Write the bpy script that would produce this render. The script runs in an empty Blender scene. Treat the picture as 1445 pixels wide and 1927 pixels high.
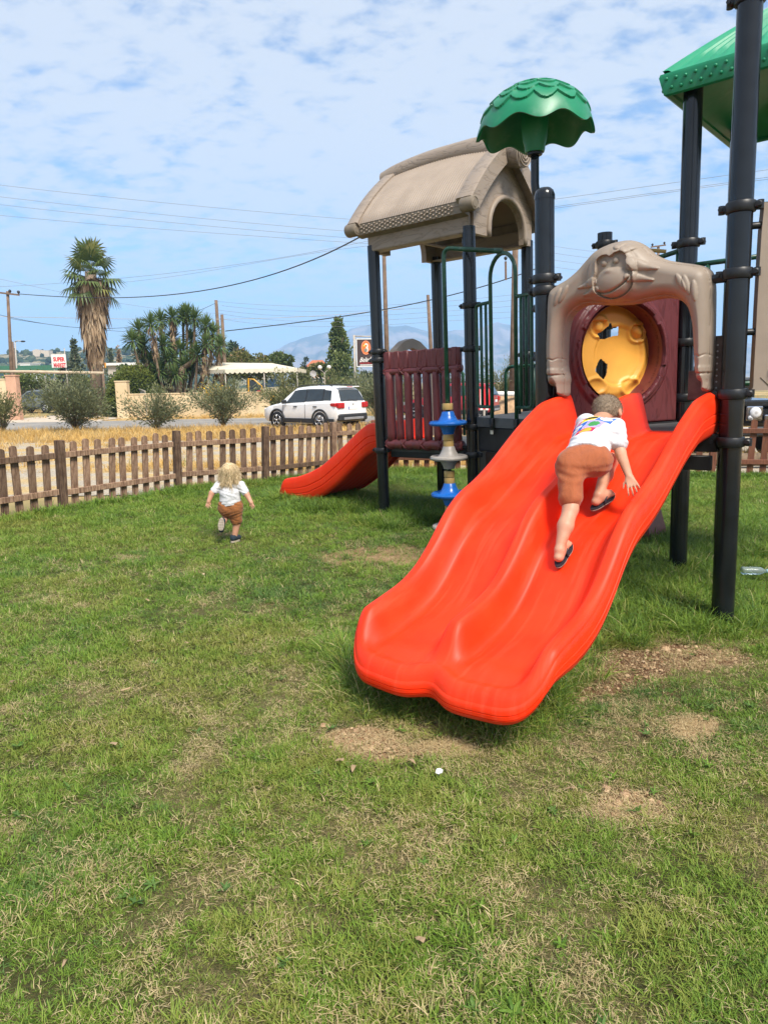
import bpy, bmesh, math, random
import numpy as np
from mathutils import Vector, Matrix, Euler
rng = np.random.default_rng(7)
random.seed(7)
SC = bpy.context.scene
COL = SC.collection
# ------------------------------------------------------------------ camera
F_PX, HOR, ROLL, CAM_H = 1336.0, 720.0, 0.018, 1.7      # on a 1445 x 1927 frame
PITCH = math.atan((963.5 - HOR) / F_PX)
cam = bpy.data.objects.new('camera', bpy.data.cameras.new('camera'))
COL.objects.link(cam)
cam.data.sensor_fit = 'VERTICAL'
cam.data.sensor_height = 36.0
cam.data.lens = 36.0 * F_PX / 1927.0
cam.data.clip_start = 0.05
cam.data.clip_end = 6000
_R0, _U0 = np.array([1, 0, 0.]), np.array([0, math.sin(PITCH), math.cos(PITCH)])
CF = np.array([0, math.cos(PITCH), -math.sin(PITCH)])
CR = math.cos(ROLL) * _R0 - math.sin(ROLL) * _U0
CD = -(math.cos(ROLL) * _U0 + math.sin(ROLL) * _R0)
CC = np.array([0, 0, CAM_H])
m4 = Matrix.Identity(4)
for i in range(3):
    m4[i][0], m4[i][1], m4[i][2], m4[i][3] = CR[i], -CD[i], -CF[i], CC[i]
cam.matrix_world = m4
SC.camera = cam
# ------------------------------------------------------------------ sky, sun, exposure
SUN_DIR = np.array([0.30, -0.56, 0.82]); SUN_DIR /= np.linalg.norm(SUN_DIR)
SUN_EL = math.asin(SUN_DIR[2]); SUN_AZ = math.atan2(SUN_DIR[0], SUN_DIR[1])
wd = bpy.data.worlds.new('World'); SC.world = wd; wd.use_nodes = True
wn, wl = wd.node_tree.nodes, wd.node_tree.links
wn.clear()
def WN(t, **kw):
    n = wn.new(t)
    for k, v in kw.items(): setattr(n, k, v)
    return n
def wmath(op, a, b=None, c=None, clamp=False):
    n = WN('ShaderNodeMath', operation=op, use_clamp=clamp)
    for i, x in enumerate((a, b, c)):
        if x is None: continue
        if isinstance(x, (int, float)): n.inputs[i].default_value = x
        else: wl.new(x, n.inputs[i])
    return n.outputs[0]
sky = WN('ShaderNodeTexSky', sky_type='NISHITA', sun_disc=False)
sky.sun_elevation = SUN_EL; sky.sun_rotation = SUN_AZ
sky.air_density = 1.0; sky.dust_density = 1.2; sky.ozone_density = 2.5
tc = WN('ShaderNodeTexCoord')
sep = WN('ShaderNodeSeparateXYZ'); wl.new(tc.outputs['Generated'], sep.inputs[0])
zz = wmath('ADD', wmath('MAXIMUM', sep.outputs[2], 0.0), 0.22)
cmb = WN('ShaderNodeCombineXYZ')
wl.new(wmath('DIVIDE', sep.outputs[0], zz), cmb.inputs[0])
wl.new(wmath('DIVIDE', sep.outputs[1], zz), cmb.inputs[1])
def wnoise(scale, detail, rough, off, dist=0.0):
    mp = WN('ShaderNodeMapping'); wl.new(cmb.outputs[0], mp.inputs[0])
    mp.inputs['Location'].default_value = off; mp.inputs['Rotation'].default_value = (0, 0, 0.5)
    mp.inputs['Scale'].default_value = (1.0, 1.35, 1)
    n = WN('ShaderNodeTexNoise'); wl.new(mp.outputs[0], n.inputs['Vector'])
    n.inputs['Scale'].default_value = scale; n.inputs['Detail'].default_value = detail
    n.inputs['Roughness'].default_value = rough; n.inputs['Distortion'].default_value = dist
    return n.outputs[0]
big = wnoise(0.8, 3, 0.5, (3.1, 1.7, 0))
dap = wnoise(6.5, 4, 0.5, (0.4, 9.2, 0), 0.25)
fin = wnoise(15.0, 4, 0.55, (7.4, 2.2, 0), 0.2)
dens = wmath('ADD', wmath('ADD', wmath('MULTIPLY', big, 1.0), wmath('MULTIPLY', dap, 1.1)), wmath('MULTIPLY', fin, 1.15))
mr = WN('ShaderNodeMapRange', interpolation_type='SMOOTHSTEP'); wl.new(dens, mr.inputs[0])
mr.inputs[1].default_value = 1.11; mr.inputs[2].default_value = 1.74
cl = wmath('MULTIPLY', mr.outputs[0], 0.90)
# thin the deck towards the horizon, where the air takes over
hz = WN('ShaderNodeMapRange', interpolation_type='SMOOTHSTEP'); wl.new(sep.outputs[2], hz.inputs[0])
hz.inputs[1].default_value = 0.06; hz.inputs[2].default_value = 0.30
hz.inputs[3].default_value = 0.75; hz.inputs[4].default_value = 1.0
cl = wmath('MULTIPLY', cl, hz.outputs[0])
mixc = WN('ShaderNodeMix', data_type='RGBA', blend_type='MIX')
wl.new(cl, mixc.inputs[0]); 
sat = WN('ShaderNodeMix', data_type='RGBA', blend_type='MULTIPLY')
sat.inputs[0].default_value = 1.0
wl.new(sky.outputs[0], sat.inputs[6]); sat.inputs[7].default_value = (0.68, 0.77, 0.85, 1)
wl.new(sat.outputs[2], mixc.inputs[6])
mixc.inputs[7].default_value = (3.45, 3.6, 3.85, 1)
bg = WN('ShaderNodeBackground'); wl.new(mixc.outputs[2], bg.inputs[0]); bg.inputs[1].default_value = 0.10
wo = WN('ShaderNodeOutputWorld'); wl.new(bg.outputs[0], wo.inputs[0])
sl = bpy.data.lights.new('sun', 'SUN'); sl.energy = 2.7; sl.angle = math.radians(18); sl.color = (1.0, 0.93, 0.82)
so = bpy.data.objects.new('sun', sl); COL.objects.link(so)
so.rotation_euler = Vector(SUN_DIR).to_track_quat('Z', 'Y').to_euler(); so.location = (20, -12, 30)
SC.view_settings.view_transform = 'Standard'; SC.view_settings.look = 'None'
SC.view_settings.gamma = 1.0; SC.view_settings.exposure = 1.30
SC.view_settings.use_curve_mapping = False
SC.cycles.max_bounces = 6; SC.cycles.diffuse_bounces = 3; SC.cycles.glossy_bounces = 3
SC.cycles.transmission_bounces = 5; SC.cycles.transparent_max_bounces = 8; SC.cycles.volume_bounces = 2
SC.cycles.use_denoising = True
SC.cycles.caustics_reflective = False; SC.cycles.caustics_refractive = False

# ------------------------------------------------------------------ where a pixel of the survey lies in the place
def ray(x, y, f=None):
    return CF + (x - 722.5) / F_PX * CR + (y - 963.5) / F_PX * CD
def G(x, y, z=0.0):
    d = ray(x, y); return CC + d * ((z - CAM_H) / d[2])
def at(x, y, Y):
    d = ray(x, y); return CC + d * (Y / d[1])
def proj(q):
    w = np.asarray(q, float) - CC; k = w @ CF
    return np.stack([722.5 + F_PX * (w @ CR) / k, 963.5 + F_PX * (w @ CD) / k, k], -1)
# the play structure stands 1.4 degrees out of plumb: its own frame
LEAN = 0.0245
PO = np.array([1.2, 6.0, 0.0])
_ca, _sa = math.cos(-LEAN), math.sin(-LEAN)
PM = np.array([[_ca, 0, _sa], [0, 1, 0], [-_sa, 0, _ca]])
def to_play(q): return (np.asarray(q, float) - PO) @ PM + PO
def to_world(q): return (np.asarray(q, float) - PO) @ PM.T + PO
def pray(x, y): return PM.T @ ray(x, y)
PCC = to_play(CC)
def pG(x, y, z=0.0):
    d = pray(x, y); return PCC + d * ((z - PCC[2]) / d[2])
def pon(x, y, A, n):
    d = pray(x, y); return PCC + d * (((A - PCC) @ n) / (d @ n))
def patY(x, y, Y):
    d = pray(x, y); return PCC + d * ((Y - PCC[1]) / d[1])

# ------------------------------------------------------------------ materials
def srgb(r, g, b):
    f = lambda c: (c / 12.92 if c <= 0.04045 else ((c + 0.055) / 1.055) ** 2.4)
    return (f(r / 255), f(g / 255), f(b / 255))
class NT:
    def __init__(s, name):
        s.m = bpy.data.materials.new(name); s.m.use_nodes = True
        s.n, s.l = s.m.node_tree.nodes, s.m.node_tree.links
        s.b = s.n['Principled BSDF']; s.out = s.n['Material Output']
    def new(s, t, **kw):
        n = s.n.new(t)
        for k, v in kw.items(): setattr(n, k, v)
        return n
    def put(s, x, sock):
        if hasattr(x, 'is_output'): s.l.new(x, sock)
        else:
            if hasattr(sock.default_value, '__len__') and hasattr(x, '__len__') and len(x) == 3 and len(sock.default_value) == 4: x = (*x, 1)
            sock.default_value = x
    def math(s, op, a, b=0.0, clamp=False):
        n = s.new('ShaderNodeMath', operation=op, use_clamp=clamp); s.put(a, n.inputs[0]); s.put(b, n.inputs[1]); return n.outputs[0]
    def mix(s, f, a, b, blend='MIX'):
        n = s.new('ShaderNodeMix', data_type='RGBA', blend_type=blend); s.put(f, n.inputs[0]); s.put(a, n.inputs[6]); s.put(b, n.inputs[7]); return n.outputs[2]
    def coord(s, kind='Object'): return s.new('ShaderNodeTexCoord').outputs[kind]
    def pos(s): return s.new('ShaderNodeNewGeometry').outputs['Position']
    def noise(s, vec, scale, detail=4, rough=0.55, stretch=None, dist=0.0):
        if stretch is not None:
            mp = s.new('ShaderNodeMapping'); s.l.new(vec, mp.inputs[0]); mp.inputs['Scale'].default_value = stretch; vec = mp.outputs[0]
        n = s.new('ShaderNodeTexNoise'); s.l.new(vec, n.inputs['Vector'])
        n.inputs['Scale'].default_value = scale; n.inputs['Detail'].default_value = detail
        n.inputs['Roughness'].default_value = rough; n.inputs['Distortion'].default_value = dist
        return n.outputs[0]
    def ramp(s, f, a, b):
        n = s.new('ShaderNodeMapRange', interpolation_type='SMOOTHSTEP'); s.put(f, n.inputs[0]); n.inputs[1].default_value = a; n.inputs[2].default_value = b; return n.outputs[0]
    def attr(s, name, kind='GEOMETRY'):
        return s.new('ShaderNodeAttribute', attribute_name=name, attribute_type=kind)
    def bump(s, h, strength, dist=0.01):
        n = s.new('ShaderNodeBump'); s.put(h, n.inputs['Height']); n.inputs['Strength'].default_value = strength; n.inputs['Distance'].default_value = dist
        s.l.new(n.outputs[0], s.b.inputs['Normal'])
    def set(s, col=None, rough=None, spec=None, metal=None):
        if col is not None: s.put(col, s.b.inputs['Base Color'])
        if rough is not None: s.put(rough, s.b.inputs['Roughness'])
        if spec is not None: s.put(spec, s.b.inputs['Specular IOR Level'])
        if metal is not None: s.put(metal, s.b.inputs['Metallic'])
        return s.m
def plain(name, col, rough=0.5, var=0.12, scale=6.0, spec=0.5, metal=0.0, bump=0.0, bscale=60.0, grime=None, gr=0.25):
    t = NT(name); c = t.coord('Object')
    n1 = t.noise(c, scale, 5, 0.6)
    lo = tuple(x * (1 - var) for x in col); hi = tuple(min(1, x * (1 + var)) for x in col)
    k = t.mix(t.ramp(n1, 0.3, 0.7), lo, hi)
    if grime is not None:
        g = t.ramp(t.noise(c, scale * 2.3, 6, 0.65), 0.52, 0.78)
        k = t.mix(t.math('MULTIPLY', g, gr), k, grime)
    r = t.math('ADD', t.math('MULTIPLY', t.noise(c, scale * 3, 3), 0.16), rough - 0.08)
    t.set(k, r, spec, metal)
    if bump: t.bump(t.noise(c, bscale, 4, 0.6), bump, 0.004)
    return t.m
def grain(name, col, dark, rough=0.45, stretch=(14, 14, 1.2), bump=0.5, scale=3.0):
    """moulded or real wood grain running along local z"""
    t = NT(name); c = t.coord('Object')
    n = t.noise(c, scale, 4, 0.6, stretch, 0.8)
    w = t.math('FRACT', t.math('MULTIPLY', n, 7.0))
    w = t.ramp(t.math('ABSOLUTE', t.math('SUBTRACT', w, 0.5)), 0.0, 0.16)
    t.set(t.mix(w, dark, col), rough, 0.45)
    t.bump(w, bump, 0.006)
    return t.m
def leafmat(name, c0, c1, c2, rough=0.55, trans=0.25):
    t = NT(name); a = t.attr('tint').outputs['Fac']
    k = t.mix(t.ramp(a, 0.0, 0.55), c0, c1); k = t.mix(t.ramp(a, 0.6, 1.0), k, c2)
    t.set(k, rough, 0.3)
    tr = t.new('ShaderNodeBsdfTranslucent'); t.l.new(k, tr.inputs[0])
    mx = t.new('ShaderNodeMixShader'); mx.inputs[0].default_value = trans
    t.l.new(t.b.outputs[0], mx.inputs[1]); t.l.new(tr.outputs[0], mx.inputs[2]); t.l.new(mx.outputs[0], t.out.inputs[0])
    return t.m

# ------------------------------------------------------------------ objects
def tag(o, label=None, cat=None, group=None, kind=None):
    if label: o['label'] = label
    if cat: o['category'] = cat
    if group: o['group'] = group
    if kind: o['kind'] = kind
    return o
def link(o, parent=None):
    COL.objects.link(o)
    if parent is not None:
        o.parent = parent
        b = parent
        while b.parent is not None: b = b.parent
        if b.get('_o') is not None and parent is b: o.location = [-x for x in b['_o']]
    return o
def empty(name, loc, rz=0.0, shift=False):
    """an Empty at the base of a thing; with shift its parts are given in world coordinates"""
    o = bpy.data.objects.new(name, None); COL.objects.link(o); o.location = loc; o.rotation_euler = (0, 0, rz)
    o.empty_display_size = 0.2
    if shift: o['_o'] = [float(x) for x in loc]
    return o
def mesh(name, v, f, m=None, parent=None, smooth=True, attrs=None, mi=None):
    me = bpy.data.meshes.new(name)
    v = np.asarray(v, np.float32)
    if isinstance(f, np.ndarray):
        k = f.shape[1]; me.vertices.add(len(v)); me.vertices.foreach_set('co', v.ravel())
        me.loops.add(f.size); me.loops.foreach_set('vertex_index', f.astype(np.int32).ravel())
        me.polygons.add(len(f)); me.polygons.foreach_set('loop_start', np.arange(0, f.size, k, dtype=np.int32))
        me.update(calc_edges=True)
    else:
        me.from_pydata(v.tolist(), [], f); me.update()
    for mm in (m if isinstance(m, (list, tuple)) else [m]):
        if mm is not None: me.materials.append(mm)
    if mi is not None: me.polygons.foreach_set('material_index', np.asarray(mi, np.int32))
    me.polygons.foreach_set('use_smooth', np.full(len(me.polygons), bool(smooth)))
    if attrs:
        for k, a in attrs.items():
            at_ = me.attributes.new(k, 'FLOAT', 'POINT'); at_.data.foreach_set('value', np.asarray(a, np.float32))
    me.validate()
    return link(bpy.data.objects.new(name, me), parent)
def rotz(a): c, s = math.cos(a), math.sin(a); return np.array([[c, -s, 0], [s, c, 0], [0, 0, 1.]])
def frame(d):
    d = np.asarray(d, float); d = d / np.linalg.norm(d)
    a = np.array([0, 0, 1.]) if abs(d[2]) < 0.95 else np.array([1., 0, 0])
    x = np.cross(a, d); x /= np.linalg.norm(x); return np.stack([x, np.cross(d, x), d], 1)
class MB:
    def __init__(s): s.v, s.f, s.n = [], [], 0
    def add(s, v, f):
        v = np.asarray(v, float); s.v.append(v); s.f += [tuple(int(i) + s.n for i in q) for q in f]; s.n += len(v); return s
    def box(s, c, h, R=None, ch=0.0):
        """box at c, half sizes h, rotation R, chamfered edges"""
        h = np.asarray(h, float); ch = min(ch, 0.45 * h.min())
        if ch <= 0:
            v = np.array([[x, y, z] for x in (-1, 1) for y in (-1, 1) for z in (-1, 1)]) * h
            f = [(0, 1, 3, 2), (4, 6, 7, 5), (0, 4, 5, 1), (2, 3, 7, 6), (0, 2, 6, 4), (1, 5, 7, 3)]
        else:
            v, idx = [], {}
            for sx in (-1, 1):
                for sy in (-1, 1):
                    for sz in (-1, 1):
                        for a in range(3):
                            q = np.array([sx, sy, sz]) * (h - ch); q[a] = (sx, sy, sz)[a] * h[a]
                            idx[sx, sy, sz, a] = len(v); v.append(q)
            v = np.array(v); f = []
            def orient(q, n):
                p = v[list(q)]; k = np.cross(p[1] - p[0], p[2] - p[0])
                return tuple(q) if k @ n > 0 else tuple(q)[::-1]
            for a in range(3):
                b, c2 = [k for k in range(3) if k != a]
                for sa in (-1, 1):
                    q = []
                    for sb, sc_ in ((-1, -1), (1, -1), (1, 1), (-1, 1)):
                        t = [0, 0, 0]; t[a], t[b], t[c2] = sa, sb, sc_; q.append(idx[(*t, a)])
                    n = np.zeros(3); n[a] = sa; f.append(orient(q, n))
                for sb in (-1, 1):
                    for sc_ in (-1, 1):
                        q = []
                        for sa in (-1, 1):
                            t = [0, 0, 0]; t[a], t[b], t[c2] = sa, sb, sc_
                            q += [idx[(*t, b)], idx[(*t, c2)]] if sa < 0 else [idx[(*t, c2)], idx[(*t, b)]]
                        n = np.zeros(3); n[b], n[c2] = sb, sc_; f.append(orient(q, n))
            for sx in (-1, 1):
                for sy in (-1, 1):
                    for sz in (-1, 1): f.append(orient([idx[sx, sy, sz, a] for a in range(3)], np.array([sx, sy, sz])))
        if R is not None: v = v @ np.asarray(R).T
        return s.add(v + np.asarray(c, float), f)
    def tube(s, pts, r, seg=10, cap=True, closed=False):
        pts = np.asarray(pts, float); n = len(pts); r = np.broadcast_to(np.asarray(r, float), (n,))
        t = np.gradient(pts, axis=0) if n > 2 else np.repeat((pts[1] - pts[0])[None], n, 0)
        if closed: t = np.roll(pts, -1, 0) - np.roll(pts, 1, 0)
        t = t / np.linalg.norm(t, axis=1, keepdims=True)
        x = frame(t[0])[:, 0]; V = []
        a = np.linspace(0, 2 * math.pi, seg, endpoint=False)
        for i in range(n):
            x = x - (x @ t[i]) * t[i]; x /= np.linalg.norm(x); y = np.cross(t[i], x)
            V.append(pts[i] + r[i] * (np.cos(a)[:, None] * x + np.sin(a)[:, None] * y))
        f = []
        for i in range(n if closed else n - 1):
            for j in range(seg):
                k = (j + 1) % seg; i2 = (i + 1) % n; f.append((i * seg + j, i * seg + k, i2 * seg + k, i2 * seg + j))
        if cap and not closed: f += [tuple(range(seg))[::-1], tuple((n - 1) * seg + j for j in range(seg))]
        return s.add(np.concatenate(V), f)
    def lathe(s, prof, c=(0, 0, 0), R=None, seg=24, cap=True):
        """prof: (radius, height) pairs, bottom to top"""
        prof = np.asarray(prof, float); n = len(prof); a = np.linspace(0, 2 * math.pi, seg, endpoint=False)
        V = np.stack([prof[:, 0, None] * np.cos(a), prof[:, 0, None] * np.sin(a), np.repeat(prof[:, 1, None], seg, 1)], -1).reshape(-1, 3)
        f = [(i * seg + j, i * seg + (j + 1) % seg, (i + 1) * seg + (j + 1) % seg, (i + 1) * seg + j) for i in range(n - 1) for j in range(seg)]
        if cap: f += [tuple(range(seg))[::-1], tuple((n - 1) * seg + j for j in range(seg))]
        if R is not None: V = V @ np.asarray(R).T
        return s.add(V + np.asarray(c, float), f)
    def ball(s, c, r, seg=12, rings=8, R=None):
        th = np.linspace(-math.pi / 2, math.pi / 2, rings + 1); r = np.broadcast_to(np.asarray(r, float), (3,))
        a = np.linspace(0, 2 * math.pi, seg, endpoint=False)
        V = np.stack([np.cos(th)[:, None] * np.cos(a), np.cos(th)[:, None] * np.sin(a), np.repeat(np.sin(th)[:, None], seg, 1)], -1).reshape(-1, 3) * r
        f = [(i * seg + j, i * seg + (j + 1) % seg, (i + 1) * seg + (j + 1) % seg, (i + 1) * seg + j) for i in range(rings) for j in range(seg)]
        if R is not None: V = V @ np.asarray(R).T
        return s.add(V + np.asarray(c, float), f)
    def prism(s, poly, A, ux, uy, t):
        """flat polygon (in the plane A + x ux + y uy) given thickness t along ux x uy"""
        poly = np.asarray(poly, float); ux, uy = np.asarray(ux, float), np.asarray(uy, float); n = np.cross(ux, uy)
        k = len(poly); b = A + poly[:, :1] * ux + poly[:, 1:] * uy
        ar = 0.5 * np.sum(poly[:, 0] * np.roll(poly[:, 1], -1) - np.roll(poly[:, 0], -1) * poly[:, 1])
        if ar < 0: b = b[::-1]
        V = np.concatenate([b, b + n * t])
        f = [tuple(range(k))[::-1], tuple(range(k, 2 * k))] + [(i, (i + 1) % k, k + (i + 1) % k, k + i) for i in range(k)]
        return s.add(V, f)
    def grid(s, P, flip=False):
        """P: (n, m, 3) sheet"""
        n, m = P.shape[:2]
        f = [(i * m + j, (i + 1) * m + j, (i + 1) * m + j + 1, i * m + j + 1) for i in range(n - 1) for j in range(m - 1)]
        if flip: f = [q[::-1] for q in f]
        return s.add(P.reshape(-1, 3), f)
    def build(s, name, m, parent=None, smooth=False):
        o = mesh(name, np.concatenate(s.v), s.f, m, parent, smooth)
        if smooth == 'auto': autosmooth(o)
        return o
def autosmooth(o, ang=38):
    me = o.data; bm = bmesh.new(); bm.from_mesh(me); lim = math.radians(ang)
    for e in bm.edges:
        e.smooth = not (len(e.link_faces) == 2 and e.calc_face_angle(0) > lim)
    bm.to_mesh(me); bm.free()
def copy_tree(o, parent=None):
    c = o.copy(); COL.objects.link(c); c.parent = parent
    for ch in o.children: copy_tree(ch, c)
    return c
def smooth(a, b, x):
    t = np.clip((np.asarray(x, float) - a) / (b - a), 0, 1); return t * t * (3 - 2 * t)
def vnoise(x, y, seed=0):
    """value noise, numpy"""
    r = np.random.default_rng(seed).random((64, 64))
    xi, yi = np.floor(x).astype(int), np.floor(y).astype(int); fx, fy = x - xi, y - yi
    fx, fy = fx * fx * (3 - 2 * fx), fy * fy * (3 - 2 * fy)
    g = lambda i, j: r[(xi + i) % 64, (yi + j) % 64]
    return (g(0, 0) * (1 - fx) + g(1, 0) * fx) * (1 - fy) + (g(0, 1) * (1 - fx) + g(1, 1) * fx) * fy
def fbm(x, y, seed=0, o=4):
    s, a, t = 0, 1.0, 0
    for k in range(o): s = s + a * vnoise(x * 2 ** k + 17.3 * k, y * 2 ** k + 5.1 * k, seed + k); t += a; a *= 0.5
    return s / t
# implicit bodies: smooth union of round cones and ellipsoids, meshed by surface nets
class Imp:
    def __init__(s, lo, hi, h):
        s.lo, s.h = np.asarray(lo, float), h
        s.n = np.ceil((np.asarray(hi, float) - s.lo) / h).astype(int) + 1
        s.F = np.full(s.n, 0.5, np.float32)
    def _win(s, lo, hi):
        a = np.clip(np.floor((lo - s.lo) / s.h).astype(int), 0, s.n); b = np.clip(np.ceil((hi - s.lo) / s.h).astype(int) + 1, 0, s.n)
        ax = [s.lo[i] + s.h * np.arange(a[i], b[i]) for i in range(3)]
        return tuple(slice(a[i], b[i]) for i in range(3)), np.meshgrid(*ax, indexing='ij')
    def _put(s, w, d, k, sub=False):
        c = s.F[w]; d = d.astype(np.float32)
        if sub: c = -c
        hh = np.clip(0.5 + 0.5 * (c - d) / k, 0, 1); r = c * (1 - hh) + d * hh - k * hh * (1 - hh)
        s.F[w] = -r if sub else r
    def cone(s, a, b, r1, r2, k=0.02, sub=False):
        a, b = np.asarray(a, float), np.asarray(b, float); m = max(r1, r2) + k + 3 * s.h
        w, (X, Y, Z) = s._win(np.minimum(a, b) - m, np.maximum(a, b) + m)
        if X.size == 0: return s
        ab = b - a; L = max(ab @ ab, 1e-12)
        t = np.clip(((X - a[0]) * ab[0] + (Y - a[1]) * ab[1] + (Z - a[2]) * ab[2]) / L, 0, 1)
        d = np.sqrt((X - a[0] - t * ab[0]) ** 2 + (Y - a[1] - t * ab[1]) ** 2 + (Z - a[2] - t * ab[2]) ** 2) - (r1 + (r2 - r1) * t)
        s._put(w, d, k, sub); return s
    def ell(s, c, r, k=0.02, R=None, sub=False):
        c, r = np.asarray(c, float), np.asarray(r, float); m = r.max() + k + 3 * s.h
        w, (X, Y, Z) = s._win(c - m, c + m)
        if X.size == 0: return s
        q = np.stack([X - c[0], Y - c[1], Z - c[2]], -1)
        if R is not None: q = q @ np.asarray(R)
        k0 = np.linalg.norm(q / r, axis=-1); k1 = np.linalg.norm(q / (r * r), axis=-1) + 1e-9
        s._put(w, k0 * (k0 - 1) / k1, k, sub); return s
    def cut(s, p, n):
        """keep the side where (x-p).n < 0"""
        w, (X, Y, Z) = s._win(s.lo, s.lo + s.h * (s.n - 1)); n = np.asarray(n, float); n = n / np.linalg.norm(n)
        d = (X - p[0]) * n[0] + (Y - p[1]) * n[1] + (Z - p[2]) * n[2]
        s.F = np.maximum(s.F, d.astype(np.float32)); return s
    def field(s, fn):
        w, (X, Y, Z) = s._win(s.lo, s.lo + s.h * (s.n - 1)); s.F = s.F + fn(X, Y, Z).astype(np.float32); return s
    def surf(s, relax=2):
        F = s.F; nx, ny, nz = F.shape; I = F < 0
        cnt = np.zeros((nx - 1, ny - 1, nz - 1), np.int32); acc = np.zeros((nx - 1, ny - 1, nz - 1, 3), np.float32)
        cor = np.array([[i, j, k] for i in (0, 1) for j in (0, 1) for k in (0, 1)])
        V = [F[c[0]:nx - 1 + c[0], c[1]:ny - 1 + c[1], c[2]:nz - 1 + c[2]] for c in cor]
        for a in range(8):
            for b in range(a + 1, 8):
                if np.abs(cor[a] - cor[b]).sum() != 1: continue
                x = (V[a] < 0) != (V[b] < 0); ix = np.nonzero(x)
                t = V[a][ix] / (V[a][ix] - V[b][ix])
                acc[ix] += cor[a] + t[:, None] * (cor[b] - cor[a]); cnt[ix] += 1
        ok = np.nonzero(cnt); idx = -np.ones(cnt.shape, np.int64); idx[ok] = np.arange(len(ok[0]))
        P = (acc[ok] / cnt[ok][:, None] + np.stack(ok, -1)) * s.h + s.lo
        Q = []
        for ax in range(3):
            sl0 = [slice(None)] * 3; sl1 = [slice(None)] * 3; sl0[ax] = slice(0, -1); sl1[ax] = slice(1, None)
            A, B = I[tuple(sl0)], I[tuple(sl1)]; e = np.nonzero(A != B); flip = A[e]
            o1, o2 = [k for k in range(3) if k != ax]; e = np.array(e)
            good = (e[o1] > 0) & (e[o2] > 0) & (e[o1] < s.n[o1] - 1) & (e[o2] < s.n[o2] - 1); e = e[:, good]; flip = flip[good]
            def g(d1, d2):
                q = e.copy(); q[o1] -= d1; q[o2] -= d2; return idx[q[0], q[1], q[2]]
            q = np.stack([g(1, 1), g(0, 1), g(0, 0), g(1, 0)], -1)
            if ax == 1: flip = ~flip
            q[~flip] = q[~flip][:, ::-1]; Q.append(q)
        Q = np.concatenate(Q); Q = Q[(Q >= 0).all(1)]
        for _ in range(relax):
            S = np.zeros_like(P); C = np.zeros(len(P))
            for a, b in ((0, 1), (1, 2), (2, 3), (3, 0)):
                np.add.at(S, Q[:, a], P[Q[:, b]]); np.add.at(C, Q[:, a], 1); np.add.at(S, Q[:, b], P[Q[:, a]]); np.add.at(C, Q[:, b], 1)
            P = 0.5 * P + 0.5 * S / np.maximum(C, 1)[:, None]
        return P, Q
    def build(s, name, m, parent=None, relax=2, attrs=None, fit=None):
        P, Q = s.surf(relax)
        if fit is not None: P = fit(P)
        return mesh(name, P, Q, m, parent, True, attrs(P) if attrs else None)
# ================================================================== the ground
def ellmask(x, y, px, py, wx, wy, seed=0, rough=0.5):
    """soft-edged patch on the ground, centre and half axes surveyed on the photograph"""
    c = G(px, py)[:2]; ax = (G(px + wx, py)[:2] - G(px - wx, py)[:2]) / 2; by = (G(px, py - wy)[:2] - G(px, py + wy)[:2]) / 2
    M = np.linalg.inv(np.stack([ax, by], 1)); dx, dy = x - c[0], y - c[1]
    a = M[0, 0] * dx + M[0, 1] * dy; b = M[1, 0] * dx + M[1, 1] * dy
    r = np.sqrt(a * a + b * b) + rough * (fbm(x * 5, y * 5, seed, 5) - 0.5) * 2.6
    return 1 - smooth(0.55, 1.12, r)
PATCH = [(690, 1392, 120, 40), (830, 1405, 70, 22), (715, 1042, 120, 26), (800, 1050, 50, 15), (1120, 1262, 150, 58), (1330, 1228, 120, 34),
         (1180, 1522, 120, 46), (1300, 1370, 60, 26), (900, 1370, 130, 26), (440, 1005, 40, 8), (240, 1050, 40, 7), (1415, 1120, 50, 14)]
def dirtmask(x, y):
    d = np.zeros_like(x)
    for i, p in enumerate(PATCH):
        w = (1.0, 0.9, 0.6, 0.55, 0.92, 0.7, 0.58, 0.55, 0.9, 0.4, 0.35, 0.6)[i]
        d = np.maximum(d, w * ellmask(x, y, *p, seed=i))
    n = fbm(x * 3.1, y * 3.1, 31)
    return np.clip(np.maximum(d, 0.35 * smooth(0.70, 0.78, n)), 0, 1)
def drymask(x, y):
    n = 0.6 * fbm(x * 2.1, y * 2.1, 11, 4) + 0.4 * fbm(x * 7, y * 7, 12, 3)
    near = smooth(7.5, 3.0, y)                                      # the trodden near half is drier than the watered strip by the fence
    right = smooth(-1.0, 2.0, x)
    return np.clip(smooth(0.50, 0.70, n + 0.03 * near + 0.06 * right - 0.02) * (0.30 + 0.70 * near), 0, 1)
LAWN_FENCE = [G(q, r)[:2] for q, r in ((120, 957), (336, 921), (500, 906), (628, 891))]
FL = LAWN_FENCE[0] - 2.06 * (LAWN_FENCE[1] - LAWN_FENCE[0]) / np.linalg.norm(LAWN_FENCE[1] - LAWN_FENCE[0])
FL2 = FL + 2 * (FL - LAWN_FENCE[0])
FC = np.array([-0.15, 14.05])
POSTS_L = [FL2, (FL2 + FL) / 2, FL, *LAWN_FENCE, FC]
bdir = np.array([6.0, -1.62]); bdir /= np.linalg.norm(bdir)
POSTS_B = [FC + bdir * 2.05 * k for k in range(6)]
BND = np.array([p for p in POSTS_L] + [p for p in POSTS_B[1:]])
def inlawn(x, y):
    """lawn = camera side of the fences"""
    yy = np.interp(x, BND[:, 0], BND[:, 1]); return y < yy + 0.10
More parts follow.
